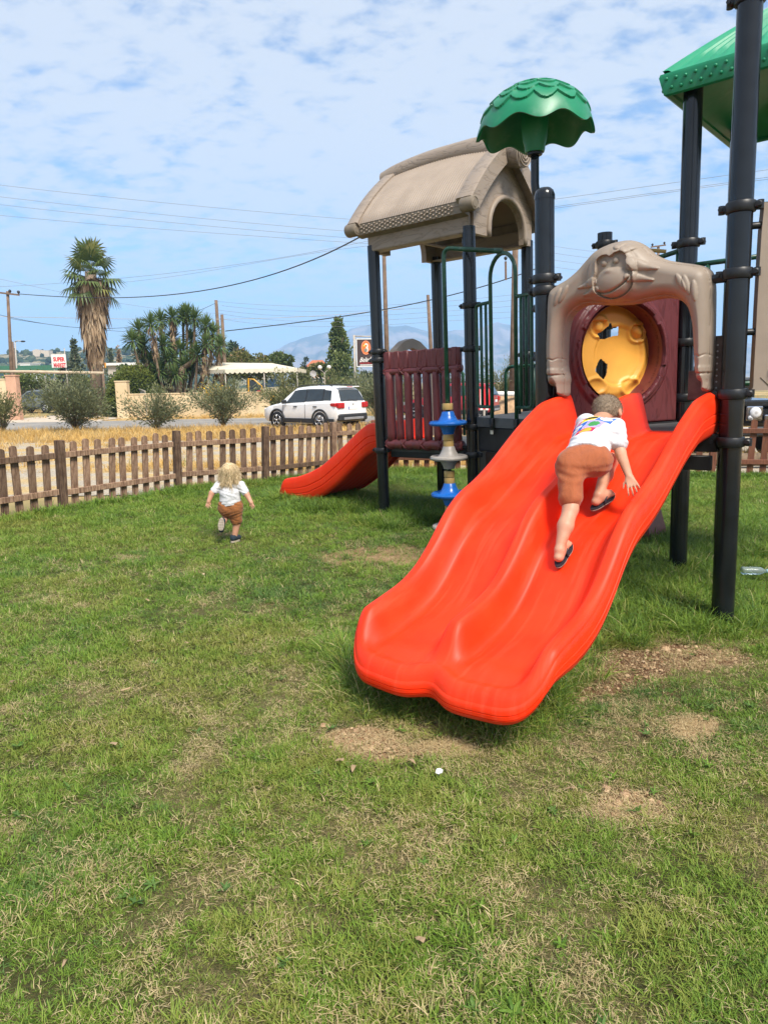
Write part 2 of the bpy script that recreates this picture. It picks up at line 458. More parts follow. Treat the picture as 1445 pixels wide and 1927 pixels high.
def lawn_sheet():
    xs = np.linspace(-11, 10, 330); ys = np.concatenate([np.linspace(-3, 1, 12)[:-1], np.linspace(1, 14.3, 300)])
    X, Y = np.meshgrid(xs, ys, indexing='ij'); yb = np.interp(X, BND[:, 0], BND[:, 1]) + 0.12
    Y = np.minimum(Y, yb)
    Z = 0.012 * (fbm(X * 1.3, Y * 1.3, 5) - 0.5) * 2
    dm = dirtmask(X, Y); Z -= 0.012 * dm
    n, m = X.shape
    idx = np.arange(n * m).reshape(n, m)
    f = np.stack([idx[:-1, :-1], idx[1:, :-1], idx[1:, 1:], idx[:-1, 1:]], -1).reshape(-1, 4)
    V = np.stack([X, Y, Z], -1).reshape(-1, 3)
    a = V[f]; ar = np.linalg.norm(np.cross(a[:, 2] - a[:, 0], a[:, 3] - a[:, 1]), axis=1); f = f[ar > 1e-7]
    t = NT('lawn_soil'); p = t.pos()
    d = t.attr('dirt').outputs['Fac']; dr = t.attr('dry').outputs['Fac']; rd = t.attr('red').outputs['Fac']
    n1 = t.noise(p, 9, 6, 0.65); n2 = t.noise(p, 55, 5, 0.7); n3 = t.noise(p, 160, 4, 0.7)
    soil = t.mix(t.ramp(n1, 0.3, 0.7), (0.38, 0.225, 0.115), (0.62, 0.40, 0.22))
    soil = t.mix(rd, soil, t.mix(t.ramp(n1, 0.3, 0.7), (0.17, 0.080, 0.042), (0.31, 0.155, 0.082)))
    soil = t.mix(t.ramp(n3, 0.5, 0.72), soil, (0.60, 0.44, 0.25))
    soil = t.mix(t.math('MULTIPLY', t.ramp(n2, 0.55, 0.75), 0.5), soil, (0.10, 0.07, 0.045))
    thatch = t.mix(t.ramp(n2, 0.3, 0.7), (0.060, 0.070, 0.020), (0.16, 0.15, 0.05))
    thatch = t.mix(t.math('MULTIPLY', dr, t.ramp(n3, 0.4, 0.65)), thatch, (0.40, 0.31, 0.15))
    t.set(t.mix(t.ramp(t.math('ADD', d, t.math('MULTIPLY', t.math('SUBTRACT', n2, 0.5), 0.5)), 0.25, 0.6), thatch, soil), 0.95, 0.2)
    t.bump(t.math('ADD', n2, n3), 1.0, 0.03)
    red = np.maximum(ellmask(X, Y, 1150, 1260, 260, 110, 3), ellmask(X, Y, 1180, 1500, 160, 80, 6))
    red = np.maximum(red, smooth(1.6, 2.4, X) * (Y < 9))
    o = mesh('lawn', V, f, t.m, None, True, dict(dirt=dm.ravel(), dry=drymask(X, Y).ravel(), red=red.ravel()))
    return tag(o, 'short patchy lawn with worn bare soil around the slides', 'lawn', kind='structure')
lawn_sheet()
def sheet(name, x0, x1, y0, y1, z, m, label, nx=40, ny=20, edge=0.0, seed=0):
    X, Y = np.meshgrid(np.linspace(x0, x1, nx), np.linspace(y0, y1, ny), indexing='ij')
    if edge:
        w = np.zeros_like(Y); w[:, 0] = w[:, -1] = 1
        Y = Y + w * edge * (fbm(X * 0.35, Y, seed) - 0.5) * 2
    V = np.stack([X, Y, np.full_like(X, z)], -1).reshape(-1, 3); i = np.arange(nx * ny).reshape(nx, ny)
    f = np.stack([i[:-1, :-1], i[1:, :-1], i[1:, 1:], i[:-1, 1:]], -1).reshape(-1, 4)
    return tag(mesh(name, V, f, m, None, False), label, name.replace('_', ' '), kind='structure')
t = NT('dry_earth'); p = t.pos(); n1 = t.noise(p, 0.12, 6, 0.6); n2 = t.noise(p, 2.5, 6, 0.65)
t.set(t.mix(t.ramp(n1, 0.35, 0.65), t.mix(n2, (0.36, 0.24, 0.10), (0.58, 0.41, 0.19)), t.mix(n2, (0.12, 0.13, 0.05), (0.24, 0.2, 0.09))), 0.95, 0.2)
sheet('ground', -3000, 3000, -60, 3900, -0.05, t.m, 'dry earth reaching to the hills', 60, 60)
t = NT('gravel'); p = t.pos(); n1 = t.noise(p, 0.5, 5, 0.6, (1, 2.2, 1)); n2 = t.noise(p, 22, 5, 0.7); n3 = t.noise(p, 1.8, 5, 0.6, (1, 3, 1))
g = t.mix(t.ramp(n2, 0.3, 0.7), (0.27, 0.225, 0.165), (0.53, 0.465, 0.37))
g = t.mix(t.ramp(n1, 0.42, 0.62), g, t.mix(t.ramp(n2, 0.35, 0.65), (0.36, 0.24, 0.09), (0.60, 0.43, 0.19)))
t.set(t.mix(t.ramp(n3, 0.58, 0.72), g, (0.44, 0.34, 0.19)), 0.95, 0.2); t.bump(n2, 0.7, 0.03)
sheet('gravel_lot', -46, 40, 11.5, 26.5, -0.034, t.m, 'pale gravel parking strip with dry weeds behind the fence', 60, 20, 0.0, 2)
t = NT('asphalt'); p = t.pos(); n1 = t.noise(p, 0.6, 5, 0.6); n2 = t.noise(p, 30, 4, 0.7)
t.set(t.mix(t.ramp(n1, 0.3, 0.7), t.mix(n2, (0.17, 0.165, 0.16), (0.25, 0.24, 0.23)), t.mix(n2, (0.25, 0.235, 0.21), (0.36, 0.33, 0.29))), 0.9, 0.25)
sheet('road', -90, 60, 29.5, 38.0, -0.030, t.m, 'grey asphalt road in front of the cream wall', 120, 3, 0.5, 4)
t = NT('drive_dust'); n2 = t.noise(t.pos(), 3, 5, 0.7); t.set(t.mix(n2, (0.42, 0.35, 0.27), (0.60, 0.52, 0.42)), 0.95, 0.2)
sheet('driveway', -21.5, -14.9, 37.6, 60, -0.026, t.m, 'pale dusty driveway through the open gate', 12, 20, 0.2, 5)

# ================================================================== hills
def ridge(name, Y, prof, depth, m, label, seed, rough=0.05, n=260, fr=6.0):
    """prof: (px, py) skyline; the slope comes down towards the camera"""
    prof = np.array(prof, float); px = np.linspace(prof[0, 0], prof[-1, 0], n); py = np.interp(px, prof[:, 0], prof[:, 1])
    top = np.array([at(a, b, Y) for a, b in zip(px, py)]); H = top[:, 2].max(); k = 26
    S = np.linspace(0, 1, k); P = np.zeros((n, k, 3))
    for j, s in enumerate(S):
        P[:, j, 0] = top[:, 0] * (1 - (1 - s) * depth / Y * 0.4); P[:, j, 1] = Y - (1 - s) * depth
        z = top[:, 2] * s ** 1.25
        u = top[:, 0] / H * fr * 0.15
        fl = np.abs(fbm(u * 3 + 0.4 * s, np.full(n, s * 2.2), seed, 5) - 0.5) * 2
        P[:, j, 2] = z + H * rough * (fl - 0.35) * math.sin(math.pi * min(1, s * 0.98)) * 2.2
        if s > 0.97: P[:, j, 2] = z + H * rough * 0.25 * (fl - 0.35)
    P[:, 0, 2] = -3
    bk = P[:, -1:, :].copy(); bk[:, :, 1] += depth * 0.8; bk[:, :, 2] = -3
    return tag(MB().grid(np.concatenate([P, bk], 1)).build(name, m, None, True), label, name, kind='structure')
t = NT('far_rock'); p = t.pos(); n1 = t.noise(p, 0.006, 6, 0.6); n2 = t.noise(p, 0.025, 6, 0.6)
t.set(t.mix(t.ramp(n1, 0.40, 0.62), t.mix(n2, (0.09, 0.10, 0.09), (0.16, 0.16, 0.14)), t.mix(n2, (0.24, 0.20, 0.18), (0.36, 0.30, 0.27))), 0.95, 0.1)
ridge('mountains', 3000, [(380, 706), (440, 690), (500, 668), (545, 645), (575, 634), (600, 628), (625, 622), (650, 624), (662, 617), (690, 612), (712, 607), (735, 614), (765, 612), (800, 622), (830, 626), (860, 620), (900, 618), (935, 606), (985, 615), (1040, 625), (1110, 612), (1200, 630), (1300, 622), (1400, 645), (1600, 660)], 1240, t.m,
      'hazy blue mountains on the horizon', 4, 0.10, 420, 9)
t = NT('scrub_hill'); p = t.pos(); n1 = t.noise(p, 0.09, 6, 0.65); n2 = t.noise(p, 0.4, 4, 0.6)
t.set(t.mix(t.ramp(t.math('ADD', t.math('MULTIPLY', n1, 0.7), t.math('MULTIPLY', n2, 0.3)), 0.46, 0.56), (0.030, 0.050, 0.022), (0.28, 0.24, 0.15)), 0.95, 0.1)
ridge('hill', 520, [(-420, 668), (-200, 672), (-60, 668), (0, 667), (40, 663), (66, 660), (95, 659), (130, 661), (160, 657), (200, 656), (235, 655), (262, 659), (300, 664), (340, 672), (420, 690), (520, 704)], 150, t.m,
      'low wooded hill behind the left roadside', 9, 0.07, 240, 5)
# haze: the air of the plain, a closed box round everything
hm = bpy.data.materials.new('haze_air'); hm.use_nodes = True; hn, hl = hm.node_tree.nodes, hm.node_tree.links; hn.clear()
pv = hn.new('ShaderNodeVolumePrincipled'); pv.inputs['Color'].default_value = (0.33, 0.60, 1.0, 1); pv.inputs['Density'].default_value = HAZE if 'HAZE' in globals() else 0.00036
pv.inputs['Anisotropy'].default_value = 0.0
ho = hn.new('ShaderNodeOutputMaterial'); hl.new(pv.outputs[0], ho.inputs['Volume'])
tag(MB().box((0, 1900, 180), (3300, 2200, 190)).build('haze', hm), kind='stuff')
# woods on the hill: a dark mass of round crowns
def crowns(name, pts, m, label):
    b = MB(); ti = []
    for (x, y, z, r) in pts:
        b.ball((x, y, z), (r, r, r * random.uniform(0.7, 1.1)), 7, 5); ti += [random.random()] * 42
    V = np.concatenate(b.v); V = V + rng.normal(0, 0.12, V.shape) * np.repeat([p[3] for p in pts], 42)[:, None]
    o = mesh(name, V, b.f, m, None, False, dict(tint=ti)); return tag(o, label, 'woods', kind='stuff')
M_WOOD = leafmat('wood_leaf', (0.020, 0.036, 0.016), (0.050, 0.075, 0.030), (0.09, 0.11, 0.045), 0.8, 0.05)
hp = []
for k in range(900):
    x = random.uniform(-330, 20); px = 722 + x / 500 * 1336
    if not -250 < px < 470: continue
    s = random.random(); Y = 520 - (1 - s) * 150
    top = at(px, float(np.interp(px, [-420, -60, 66, 160, 235, 340, 420, 520], [668, 668, 660, 657, 655, 672, 690, 704])), 520)[2]
    hp.append((x * (1 - (1 - s) * 0.11), Y, top * s ** 1.25 + 0.5, random.uniform(1.2, 2.6)))
crowns('woods', hp, M_WOOD, 'dark trees scattered over the low hill')

# ================================================================== timber fences
M_OLD = NT('weathered_timber'); t = M_OLD; c = t.coord('Object'); oi = t.new('ShaderNodeObjectInfo')
n1 = t.noise(c, 5, 5, 0.65, (9, 9, 0.9), 0.6); n2 = t.noise(c, 7, 4, 0.6)
base = t.mix(t.ramp(n1, 0.32, 0.62), (0.085, 0.045, 0.027), (0.27, 0.175, 0.115))
base = t.mix(t.math('MULTIPLY', t.ramp(n2, 0.48, 0.7), 0.7), base, (0.10, 0.055, 0.036))
v = t.new('ShaderNodeVectorMath', operation='SCALE'); t.l.new(base, v.inputs[0]); t.l.new(t.math('ADD', t.math('MULTIPLY', oi.outputs['Random'], 0.85), 0.55), v.inputs[3])
t.set(v.outputs[0], 0.85, 0.25); t.bump(n1, 0.6, 0.006); M_OLD = t.m
t = NT('stained_timber'); c = t.coord('Object'); oi = t.new('ShaderNodeObjectInfo')
n1 = t.noise(c, 5, 5, 0.6, (9, 9, 0.9), 0.5)
v = t.new('ShaderNodeVectorMath', operation='SCALE'); t.l.new(t.mix(t.ramp(n1, 0.3, 0.7), (0.125, 0.045, 0.026), (0.22, 0.088, 0.05)), v.inputs[0]); t.l.new(t.math('ADD', t.math('MULTIPLY', oi.outputs['Random'], 0.35), 0.82), v.inputs[3])
t.set(v.outputs[0], 0.7, 0.3); t.bump(n1, 0.4, 0.005); M_STAIN = t.m
def picket_mesh(h, w=0.1, th=0.028):
    r = w / 2; a = np.linspace(0, math.pi, 7)
    poly = [(-r, 0), (r, 0)] + [(r * math.cos(q) * (1 if 0.2 < q < 2.9 else 1), h - r * 0.75 + r * 0.75 * math.sin(q)) for q in a]
    b = MB().prism(poly, np.array([0, th / 2, 0]), (1, 0, 0), (0, 0, 1), th)
    return np.concatenate(b.v), b.f
def fence(name, posts, ms, label, lean, sp=0.2, ph=0.95, pw=0.1, side=-1):
    root = tag(empty(name, (*posts[len(posts) // 2], 0), shift=True), label, 'fence')
    pm = None
    ends = [(0.055, 0.055, 0.5)]
    for i, p in enumerate(posts):
        m = ms[0]
        o = MB().box((0, 0, 0.46), (0.055, 0.055, 0.52), None, 0.008).build('post', m, root)
        d = posts[min(i + 1, len(posts) - 1)] - posts[max(i - 1, 0)]
        o.location = Vector((p[0], p[1], 0)) - root.location; o.rotation_euler = (random.gauss(0, 0.006), lean + random.gauss(0, 0.008), math.atan2(d[1], d[0]))
    proto = {}
    for i in range(len(posts) - 1):
        a, b = posts[i], posts[i + 1]; L = np.linalg.norm(b - a); d = (b - a) / L; nrm = np.array([d[1], -d[0]]) * (-side) * -1
        if nrm @ (-(a + b) / 2) < 0: nrm = -nrm                         # rails sit on the lawn side
        rz = math.atan2(d[1], d[0])
        for z in (0.235, 0.76):
            c = (a + b) / 2 + nrm * 0.012
            o = MB().box((0, 0, 0), (L / 2 - 0.053, 0.02, 0.042), rotz(0), 0.006).build('rail', ms[0], root)
            o.location = Vector((c[0], c[1], z + random.gauss(0, 0.006))) - root.location
            o.rotation_euler = (0, random.gauss(0, 0.004), rz)
        n = max(2, int(round(L / sp)) - 1)
        for k in range(n):
            s = (k + 1) * L / (n + 1); c = a + d * s - nrm * 0.026
            key = (round(ph + random.choice((-0.012, 0, 0.012)), 3))
            if key not in proto: proto[key] = picket_mesh(key, pw)
            if isinstance(proto[key], tuple):
                o = mesh('picket', *proto[key], ms[1], root, False); proto[key] = o.data
            else:
                o = link(bpy.data.objects.new('picket', proto[key]), root)
            o.location = Vector((c[0], c[1], random.gauss(0.0, 0.012))) - root.location
            o.rotation_euler = (random.gauss(0, 0.012), lean + random.gauss(0, 0.026), rz)
    return root
fence('picket_fence', POSTS_L, (M_OLD, M_OLD), 'weathered brown picket fence with round-topped slats on the left of the lawn', 0.032)
fence('picket_fence', POSTS_B, (M_STAIN, M_STAIN), 'red-brown stained picket fence behind the climbing tower', 0.0)
# ================================================================== the climbing tower (its own frame, parts of one bolted thing)
th = math.radians(40)
EU = np.array([math.cos(th), -math.sin(th), 0.]); EV = np.array([math.sin(th), math.cos(th), 0.]); EZ = np.array([0, 0, 1.])
P1 = np.array([.009, 9.044, 0]); P3 = P1 + 1.37 * EU; P2 = P1 + 1.3 * EV; P4 = P3 + 1.3 * EV
P7 = np.array([2.338, 4.72, 0]); P6 = P7 - 1.35 * EU; P8 = P7 - .675 * EU + 1.17 * EV
P5 = np.array([1.60, 6.98, 0]); P9 = np.array([2.34, 7.5, 0])
PLAY = bpy.data.objects.new('play_structure', None); COL.objects.link(PLAY)
tag(PLAY, 'children\'s climbing tower with orange slides, black posts and green and beige roofs on the lawn', 'play structure')
PLAY.location = PO; PLAY.rotation_euler = (0, -LEAN, 0); PLAY['_o'] = [float(x) for x in PO]
M_POST = plain('black_powder_coat', (0.006, 0.008, 0.011), 0.20, 0.3, 9, 0.5, grime=(0.05, 0.05, 0.05), gr=0.07)
M_CLAMP = plain('black_clamp', (0.010, 0.011, 0.013), 0.42, 0.3, 12, 0.45)
M_GREEN_PIPE = plain('green_pipe', (0.008, 0.062, 0.034), 0.38, 0.25, 12, 0.5, grime=(0.25, 0.27, 0.24), gr=0.35)
M_RED = plain('orange_plastic', (0.88, 0.034, 0.002), 0.50, 0.05, 3, 0.3, grime=(0.80, 0.042, 0.012), gr=0.5)
t = NT('worn_orange_plastic'); c = t.coord('Object'); mp = t.new('ShaderNodeMapping'); t.l.new(c, mp.inputs[0]); mp.inputs['Rotation'].default_value = (0, 0, math.radians(40))
n1 = t.noise(mp.outputs[0], 1.0, 5, 0.6, (26, 1.6, 2.0)); n2 = t.noise(c, 4, 5, 0.6); n3 = t.noise(mp.outputs[0], 1.0, 6, 0.7, (70, 5, 6)); n4 = t.noise(c, 38, 5, 0.7)
k = t.mix(t.ramp(n2, .35, .65), (0.86, 0.030, 0.002), (0.88, 0.040, 0.005)); k = t.mix(t.math('MULTIPLY', t.ramp(n1, .50, .68), .35), k, (0.86, 0.085, 0.035)); k = t.mix(t.math('MULTIPLY', t.ramp(n3, .66, .74), .45), k, (0.55, 0.10, 0.06)); k = t.mix(t.math('MULTIPLY', t.ramp(n4, .68, .76), .30), k, (0.45, 0.16, 0.09))
t.set(k, t.math('ADD', t.math('MULTIPLY', n1, .25), t.math('ADD', .33, t.math('MULTIPLY', n2, .1))), .32); t.bump(n3, .05, .004); M_RED = t.m
M_BEIGE = plain('beige_plastic', (0.285, 0.228, 0.180), 0.50, 0.07, 4, 0.4, grime=(0.25, 0.20, 0.16), gr=0.35)
M_BEIGE_D = plain('dirty_beige_plastic', (0.20, 0.165, 0.125), 0.6, 0.15, 9, 0.35)
M_MAROON = grain('maroon_plastic', (0.165, 0.036, 0.038), (0.115, 0.022, 0.024), 0.42, (5, 5, 0.7), 0.55, 2.0)
M_MAROON2 = plain('maroon_roll', (0.160, 0.035, 0.037), 0.42, 0.12, 9, 0.45)
M_YEL = plain('yellow_plastic', (0.80, 0.40, 0.065), 0.42, 0.06, 4, 0.45, grime=(0.50, 0.25, 0.06), gr=0.3)
M_GREEN = plain('green_plastic', (0.006, 0.205, 0.095), 0.40, 0.10, 3, 0.45, grime=(0.14, 0.30, 0.21), gr=0.40)
M_GREEN2 = plain('sunbleached_green_plastic', (0.012, 0.265, 0.135), 0.50, 0.10, 3, 0.5, grime=(0.10, 0.40, 0.25), gr=0.4)
M_DECK = plain('grey_deck', (0.085, 0.088, 0.092), 0.75, 0.25, 5, 0.3, grime=(0.16, 0.15, 0.14), gr=0.5)
M_DARK = plain('black_panel', (0.012, 0.012, 0.013), 0.55, 0.3, 8, 0.4)
M_BROWN = grain('dark_brown_panel', (0.050, 0.026, 0.018), (0.032, 0.016, 0.011), 0.5, (6, 6, 0.8), 0.4)
M_BLUE = plain('blue_plastic', (0.010, 0.135, 0.52), 0.28, 0.06, 5, 0.5)
M_GREY = plain('grey_plastic', (0.36, 0.33, 0.30), 0.42, 0.10, 5, 0.45, grime=(0.22, 0.20, 0.17), gr=0.4)
M_CREAM = plain('cream_ring', (0.52, 0.34, 0.12), 0.45, 0.10, 8, 0.4)
M_PLATE = plain('rusty_plate', (0.085, 0.062, 0.048), 0.65, 0.3, 14, 0.35)
def part(mb, name, m, parent=PLAY, smooth='auto'):
    return mb.build(name, m, parent, smooth)
def sub(mb, name, m, parent, smooth='auto'):
    return mb.build(name, m, parent, smooth)      # parent sits at -PO already, so the child shares its coordinates
RP = 0.0725
def post(P, top, cap=True):
    b = MB(); pr = [(RP, -0.3), (RP, top - 0.05)]
    if cap: pr += [(RP + 0.004, top - 0.05), (RP + 0.004, top - 0.02), (RP * 0.9, top + 0.012), (RP * 0.6, top + 0.03), (RP * 0.15, top + 0.037)]
    else: pr += [(RP, top)]
    o = part(b.lathe(pr, P, None, 28), 'post', M_POST)
    return o
def clamp(o, P, z, d, ear=True, two=True):
    """two-piece clamp collar with bolt lugs"""
    d = np.asarray(d, float); d = d / np.linalg.norm(d); s = np.array([-d[1], d[0], 0]); c = P + EZ * z; R = np.stack([d, s, EZ], 1)
    b = MB().lathe([(RP + .002, -.036), (RP + .014, -.032), (RP + .020, -.018), (RP + .021, .014), (RP + .014, .030), (RP + .002, .034)], c, None, 22)
    for e in ((-1, 1) if two else (1,)):
        q = c + d * e * (RP + 0.028)
        b.box(q, (0.026, 0.030, 0.022), R, 0.010)
        b.tube([q - s * 0.042 + d * e * .012, q + s * 0.042 + d * e * .012], 0.013, 8)
        b.tube([q + d * e * .012 - EZ * 0.026, q + d * e * .012 + EZ * 0.026], 0.020, 10)
    sub(b, 'clamp', M_CLAMP, o)
po = {}
for n, P, h, cap in (('P1', P1, 3.36, 0), ('P2', P2, 3.36, 0), ('P3', P3, 3.36, 0), ('P4', P4, 3.36, 0), ('P5', P5, 3.20, 1), ('P6', P6, 3.06, 1), ('P7', P7, 4.9, 0), ('P8', P8, 4.0, 0), ('P9', P9, 3.11, 0)):
    po[n] = post(P, h, cap)
for n, P, zz, d in (('P1', P1, (2.108, 2.004), EU), ('P1', P1, (0.885,), EU), ('P3', P3, (2.529, 2.06, 1.19, 0.87), EU), ('P2', P2, (2.0, 1.1), EU), ('P4', P4, (2.0, 1.2), EU),
                    ('P6', P6, (2.447, 2.36, 1.38), EU), ('P5', P5, (2.50, 2.36, 1.9), np.array([.437, -.9, 0])), ('P7', P7, (3.90, 2.715, 2.316, 1.56, 1.245), EU), ('P8', P8, (2.735, 1.95, 1.50), EU), ('P9', P9, (3.0, 2.2), EU)):
    for z in zz: clamp(po[n], P, z, d)
# decks --------------------------------------------------------------------------------
def deck(poly, z, t=0.10, m=M_DECK, name='deck'):
    poly = np.array(poly)[:, :2]
    b = MB().prism(poly, np.array([0, 0, z - t]), (1, 0, 0), (0, 1, 0), t)
    return part(b, name, m)
def inset(pts, k=0.0): 
    c = np.mean(pts, 0); return [p + (c - p) / np.linalg.norm(p - c) * k for p in pts]
deck(inset([P1, P3, P4, P2], 0.09), 0.965)
RD = np.array([.437, -.9, 0]); RD /= np.linalg.norm(RD); RN = np.array([-RD[1], RD[0], 0])      # rail direction and its far side
RA = pG(897, 785, 1.30); RA[2] = 0
d1 = deck([RA, RA + RD * 1.12, P5 + RN * .1 + RD * .02, P9 - EU * .08, P4 + np.array([.02, -.08, 0]), P3 + EV * .12 + EU * .02], 1.30, 0.105)
deck([P5 + np.array([.05, -.08, 0]), P6 + EV * .09 + EU * .03, P8 - EU * .09 + EV * .02, P9 - EV * .1], 1.296, 0.10)
deck([P6 + EU * .09 + EV * .03, P7 - EU * .09 + EV * .03, P8 - EV * .10], 1.30, 0.10)
deck(inset([P8, P8 + 1.35 * EU, P8 + 1.35 * (EU + EV), P8 + 1.35 * EV], 0.05), 1.63, 0.07)
# dark panels and beams below the decks
b = MB()
for A, B, z0, z1 in ((RA + RN * .03, RA + RD * 1.1 + RN * .03, 0.93, 1.19),):
    d = B - A; L = np.linalg.norm(d); R = np.stack([d / L, np.array([-d[1], d[0], 0]) / L, EZ], 1)
    b.box((A + B) / 2 + EZ * (z0 + z1) / 2, (L / 2, .02, (z1 - z0) / 2), R, .006)
part(b, 'dark_panel', M_DARK)
b = MB(); A, B = RA + RN * .10 + RD * .05, RA + RD * 1.1 + RN * .10; d = B - A; L = np.linalg.norm(d); R = np.stack([d / L, np.array([-d[1], d[0], 0]) / L, EZ], 1)
b.box((A + B) / 2 + EZ * .55, (L / 2, .03, .37), R, .02); part(b, 'lower_panel', M_BROWN)
b = MB(); A, B = P3 + EV * .12 - EU * .02, P4 - EV * .1 - EU * .02; d = B - A; L = np.linalg.norm(d); R = np.stack([d / L, np.array([-d[1], d[0], 0]) / L, EZ], 1)
b.box((A + B) / 2 + EZ * .45, (L / 2, .03, .45), R, .02); part(b, 'lower_panel', M_BROWN)
b = MB(); b.box((P1 + P3) / 2 + EV * .09 + EZ * .84, (.6, .02, .05), np.stack([EU, EV, EZ], 1), .006); b.box((P3 + P4) / 2 - EU * .06 + EZ * 1.10, (.02, .55, .09), np.stack([EU, EV, EZ], 1), .006)
part(b, 'deck_beam', M_DARK)
b = MB(); b.add(*(lambda q: (q.v[0], q.f))(MB().prism(np.array([(2.30, 7.32), (2.72, 7.10), (3.06, 7.52), (2.62, 7.86)]), np.zeros(3), (1, 0, 0), (0, 1, 0), 0.36)))
V = b.v[0]; c0 = V.mean(0); k = (V[:, 2] > .2); V[k, :2] = c0[:2] + (V[k, :2] - c0[:2]) * 0.72; b.v[0] = V
part(b, 'climbing_step', M_MAROON2)

# slides -------------------------------------------------------------------------------
def slide(top, e_s, e_u, W, S, RIM, D, H, s0, L, notch=0.10, lanes=2, corner=0.20, foot=None, name='double_slide', thick=0.07):
    """moulded chute: sheet over (across u, along s), walls, wave, rounded lip, grooved flanks"""
    S, RIM = np.array(S), np.array(RIM)
    ks = np.linspace(S[0], S[-1], 400); rr = np.interp(ks, S, RIM)
    w = np.exp(-0.5 * (np.arange(-24, 25) / 7.0) ** 2); w /= w.sum()
    pad = np.concatenate([np.full(24, rr[0]), rr, np.full(24, rr[-1])]); rr = np.convolve(pad, w, 'valid')
    rim = lambda s: np.interp(s, ks, rr)
    dk = np.interp(ks, D[0], D[1]); dk = np.convolve(np.concatenate([np.full(24, dk[0]), dk, np.full(24, dk[-1])]), w, 'valid'); dep = lambda s: np.interp(s, ks, dk)
    hgt = lambda s: np.interp(s, H[0], H[1])
    un = np.unique(np.round(np.concatenate([np.linspace(-W, W, 57), W - np.geomspace(.002, .2, 18), -W + np.geomspace(.002, .2, 18), np.linspace(-.16, .16, 21)]), 4))
    t = np.linspace(0, 1, 110); t = 1 - (1 - t) ** 1.25
    cr = np.clip(np.abs(un) - (W - corner), 0, corner)
    send = L - notch * np.exp(-(un / .10) ** 2) * (lanes == 2) - (corner - np.sqrt(np.maximum(corner ** 2 - cr ** 2, 0))) - 0.05 * (np.abs(un) / W) ** 2
    Ss = s0 + t[:, None] * (send - s0)[None]; U = np.repeat(un[None], len(t), 0)
    bed0 = rim(Ss) - dep(Ss)
    side = (1 - smooth(.055, .175, W - np.abs(U))) ** 1.25
    mid = (1 - smooth(.020, .120, np.abs(U))) ** 1.25 if lanes == 2 else 0 * U
    fall = smooth(L - .04, L - .25, Ss); wall = np.maximum(side, mid * smooth(L - .10, L - .30, Ss))                                     # walls die into the lip
    Z = bed0 + dep(Ss) * wall * (fall * 0.9 + 0.1)
    # rounded outer edge
    e = np.stack([un, send], 1)
    dist = np.minimum(W - np.abs(U), np.sqrt(((U[:, :, None] - e[None, None, :, 0]) ** 2 + (Ss[:, :, None] - e[None, None, :, 1]) ** 2).min(2)) if True else 9)
    fd_ = np.sqrt(((U[:, :, None] - e[None, None, :, 0]) ** 2 + (Ss[:, :, None] - e[None, None, :, 1]) ** 2).min(2)); Z = Z + .022 * np.exp(-((fd_ - .045) / .035) ** 2) * (1 - wall * fall) * smooth(L - .5, L - .15, Ss)
    r = 0.035; q = np.clip(r - dist, 0, r); Z = Z - (r - np.sqrt(r * r - q * q))
    Zlip = Z.copy()
    P = top + U[..., None] * e_u + Ss[..., None] * e_s; P[..., 2] = Z
    b = MB(); n, m = U.shape
    b.grid(P, flip=True)
    # flanks all round from the outer edge: left side, front, right side
    loop = [(i, 0) for i in range(n)] + [(n - 1, j) for j in range(1, m)] + [(i, m - 1) for i in range(n - 2, -1, -1)]
    q2 = np.array([[U[i], Ss[i]] for i in loop]); zz = np.array([Z[i] for i in loop])
    tn = np.gradient(q2, axis=0); tn /= np.linalg.norm(tn, axis=1, keepdims=True) + 1e-9
    nr = np.stack([-tn[:, 1], tn[:, 0]], 1) * -1
    if (nr[3] @ np.array([-1, 0])) < 0: nr = -nr
    hh = hgt(q2[:, 1])
    rows = []
    for kf, off in ((0, 0), (.07, .006), (.16, .010), (.36, .010), (.39, .001), (.42, .010), (.60, .008), (.63, -.002), (.66, .006), (.86, -.004), (.96, -.022), (1.0, -.05), (1.0, -.09)):
        o2 = q2 + nr * off
        V = top + o2[:, :1] * e_u + o2[:, 1:] * e_s; V[:, 2] = zz - kf * hh; rows.append(V)
    b.grid(np.stack(rows, 0), flip=False)
    # underside with its stiffening ribs
    uu = np.linspace(-W + .06, W - .06, 41); ss = np.linspace(s0 + .01, L - .10, 50)
    SU, SS = np.meshgrid(uu, ss, indexing='ij')
    SS = np.minimum(SS, np.interp(SU, un, send) - .07)
    zb = np.minimum(rim(SS) - hgt(SS) + .012, rim(SS) - dep(SS) - .03) - .012 * np.abs(np.sin(SU / W * 13))
    Q = top + SU[..., None] * e_u + SS[..., None] * e_s; Q[..., 2] = zb; b.grid(Q)
    # closed end at the deck
    zt = Z[0]; Pb = P[0].copy(); Pb[:, 2] = rim(s0) - hgt(s0); b.grid(np.stack([P[0], Pb], 0))
    o = part(b, name, M_RED, PLAY, 'auto')
    if foot is not None:
        f = MB()
        for uf in foot[0]:
            c = top + uf * e_u + foot[1] * e_s; f.box(np.array([c[0], c[1], foot[2] / 2]), (.05, .08, foot[2] / 2 + .02), np.stack([e_u, e_s, EZ], 1), .02)
        sub(f, 'foot', M_RED, o)
    return lambda u, s: (top + u * e_u + s * e_s) * np.array([1, 1, 0]) + EZ * (rim(s) - dep(s))
TOP1 = (P6 + P7) / 2
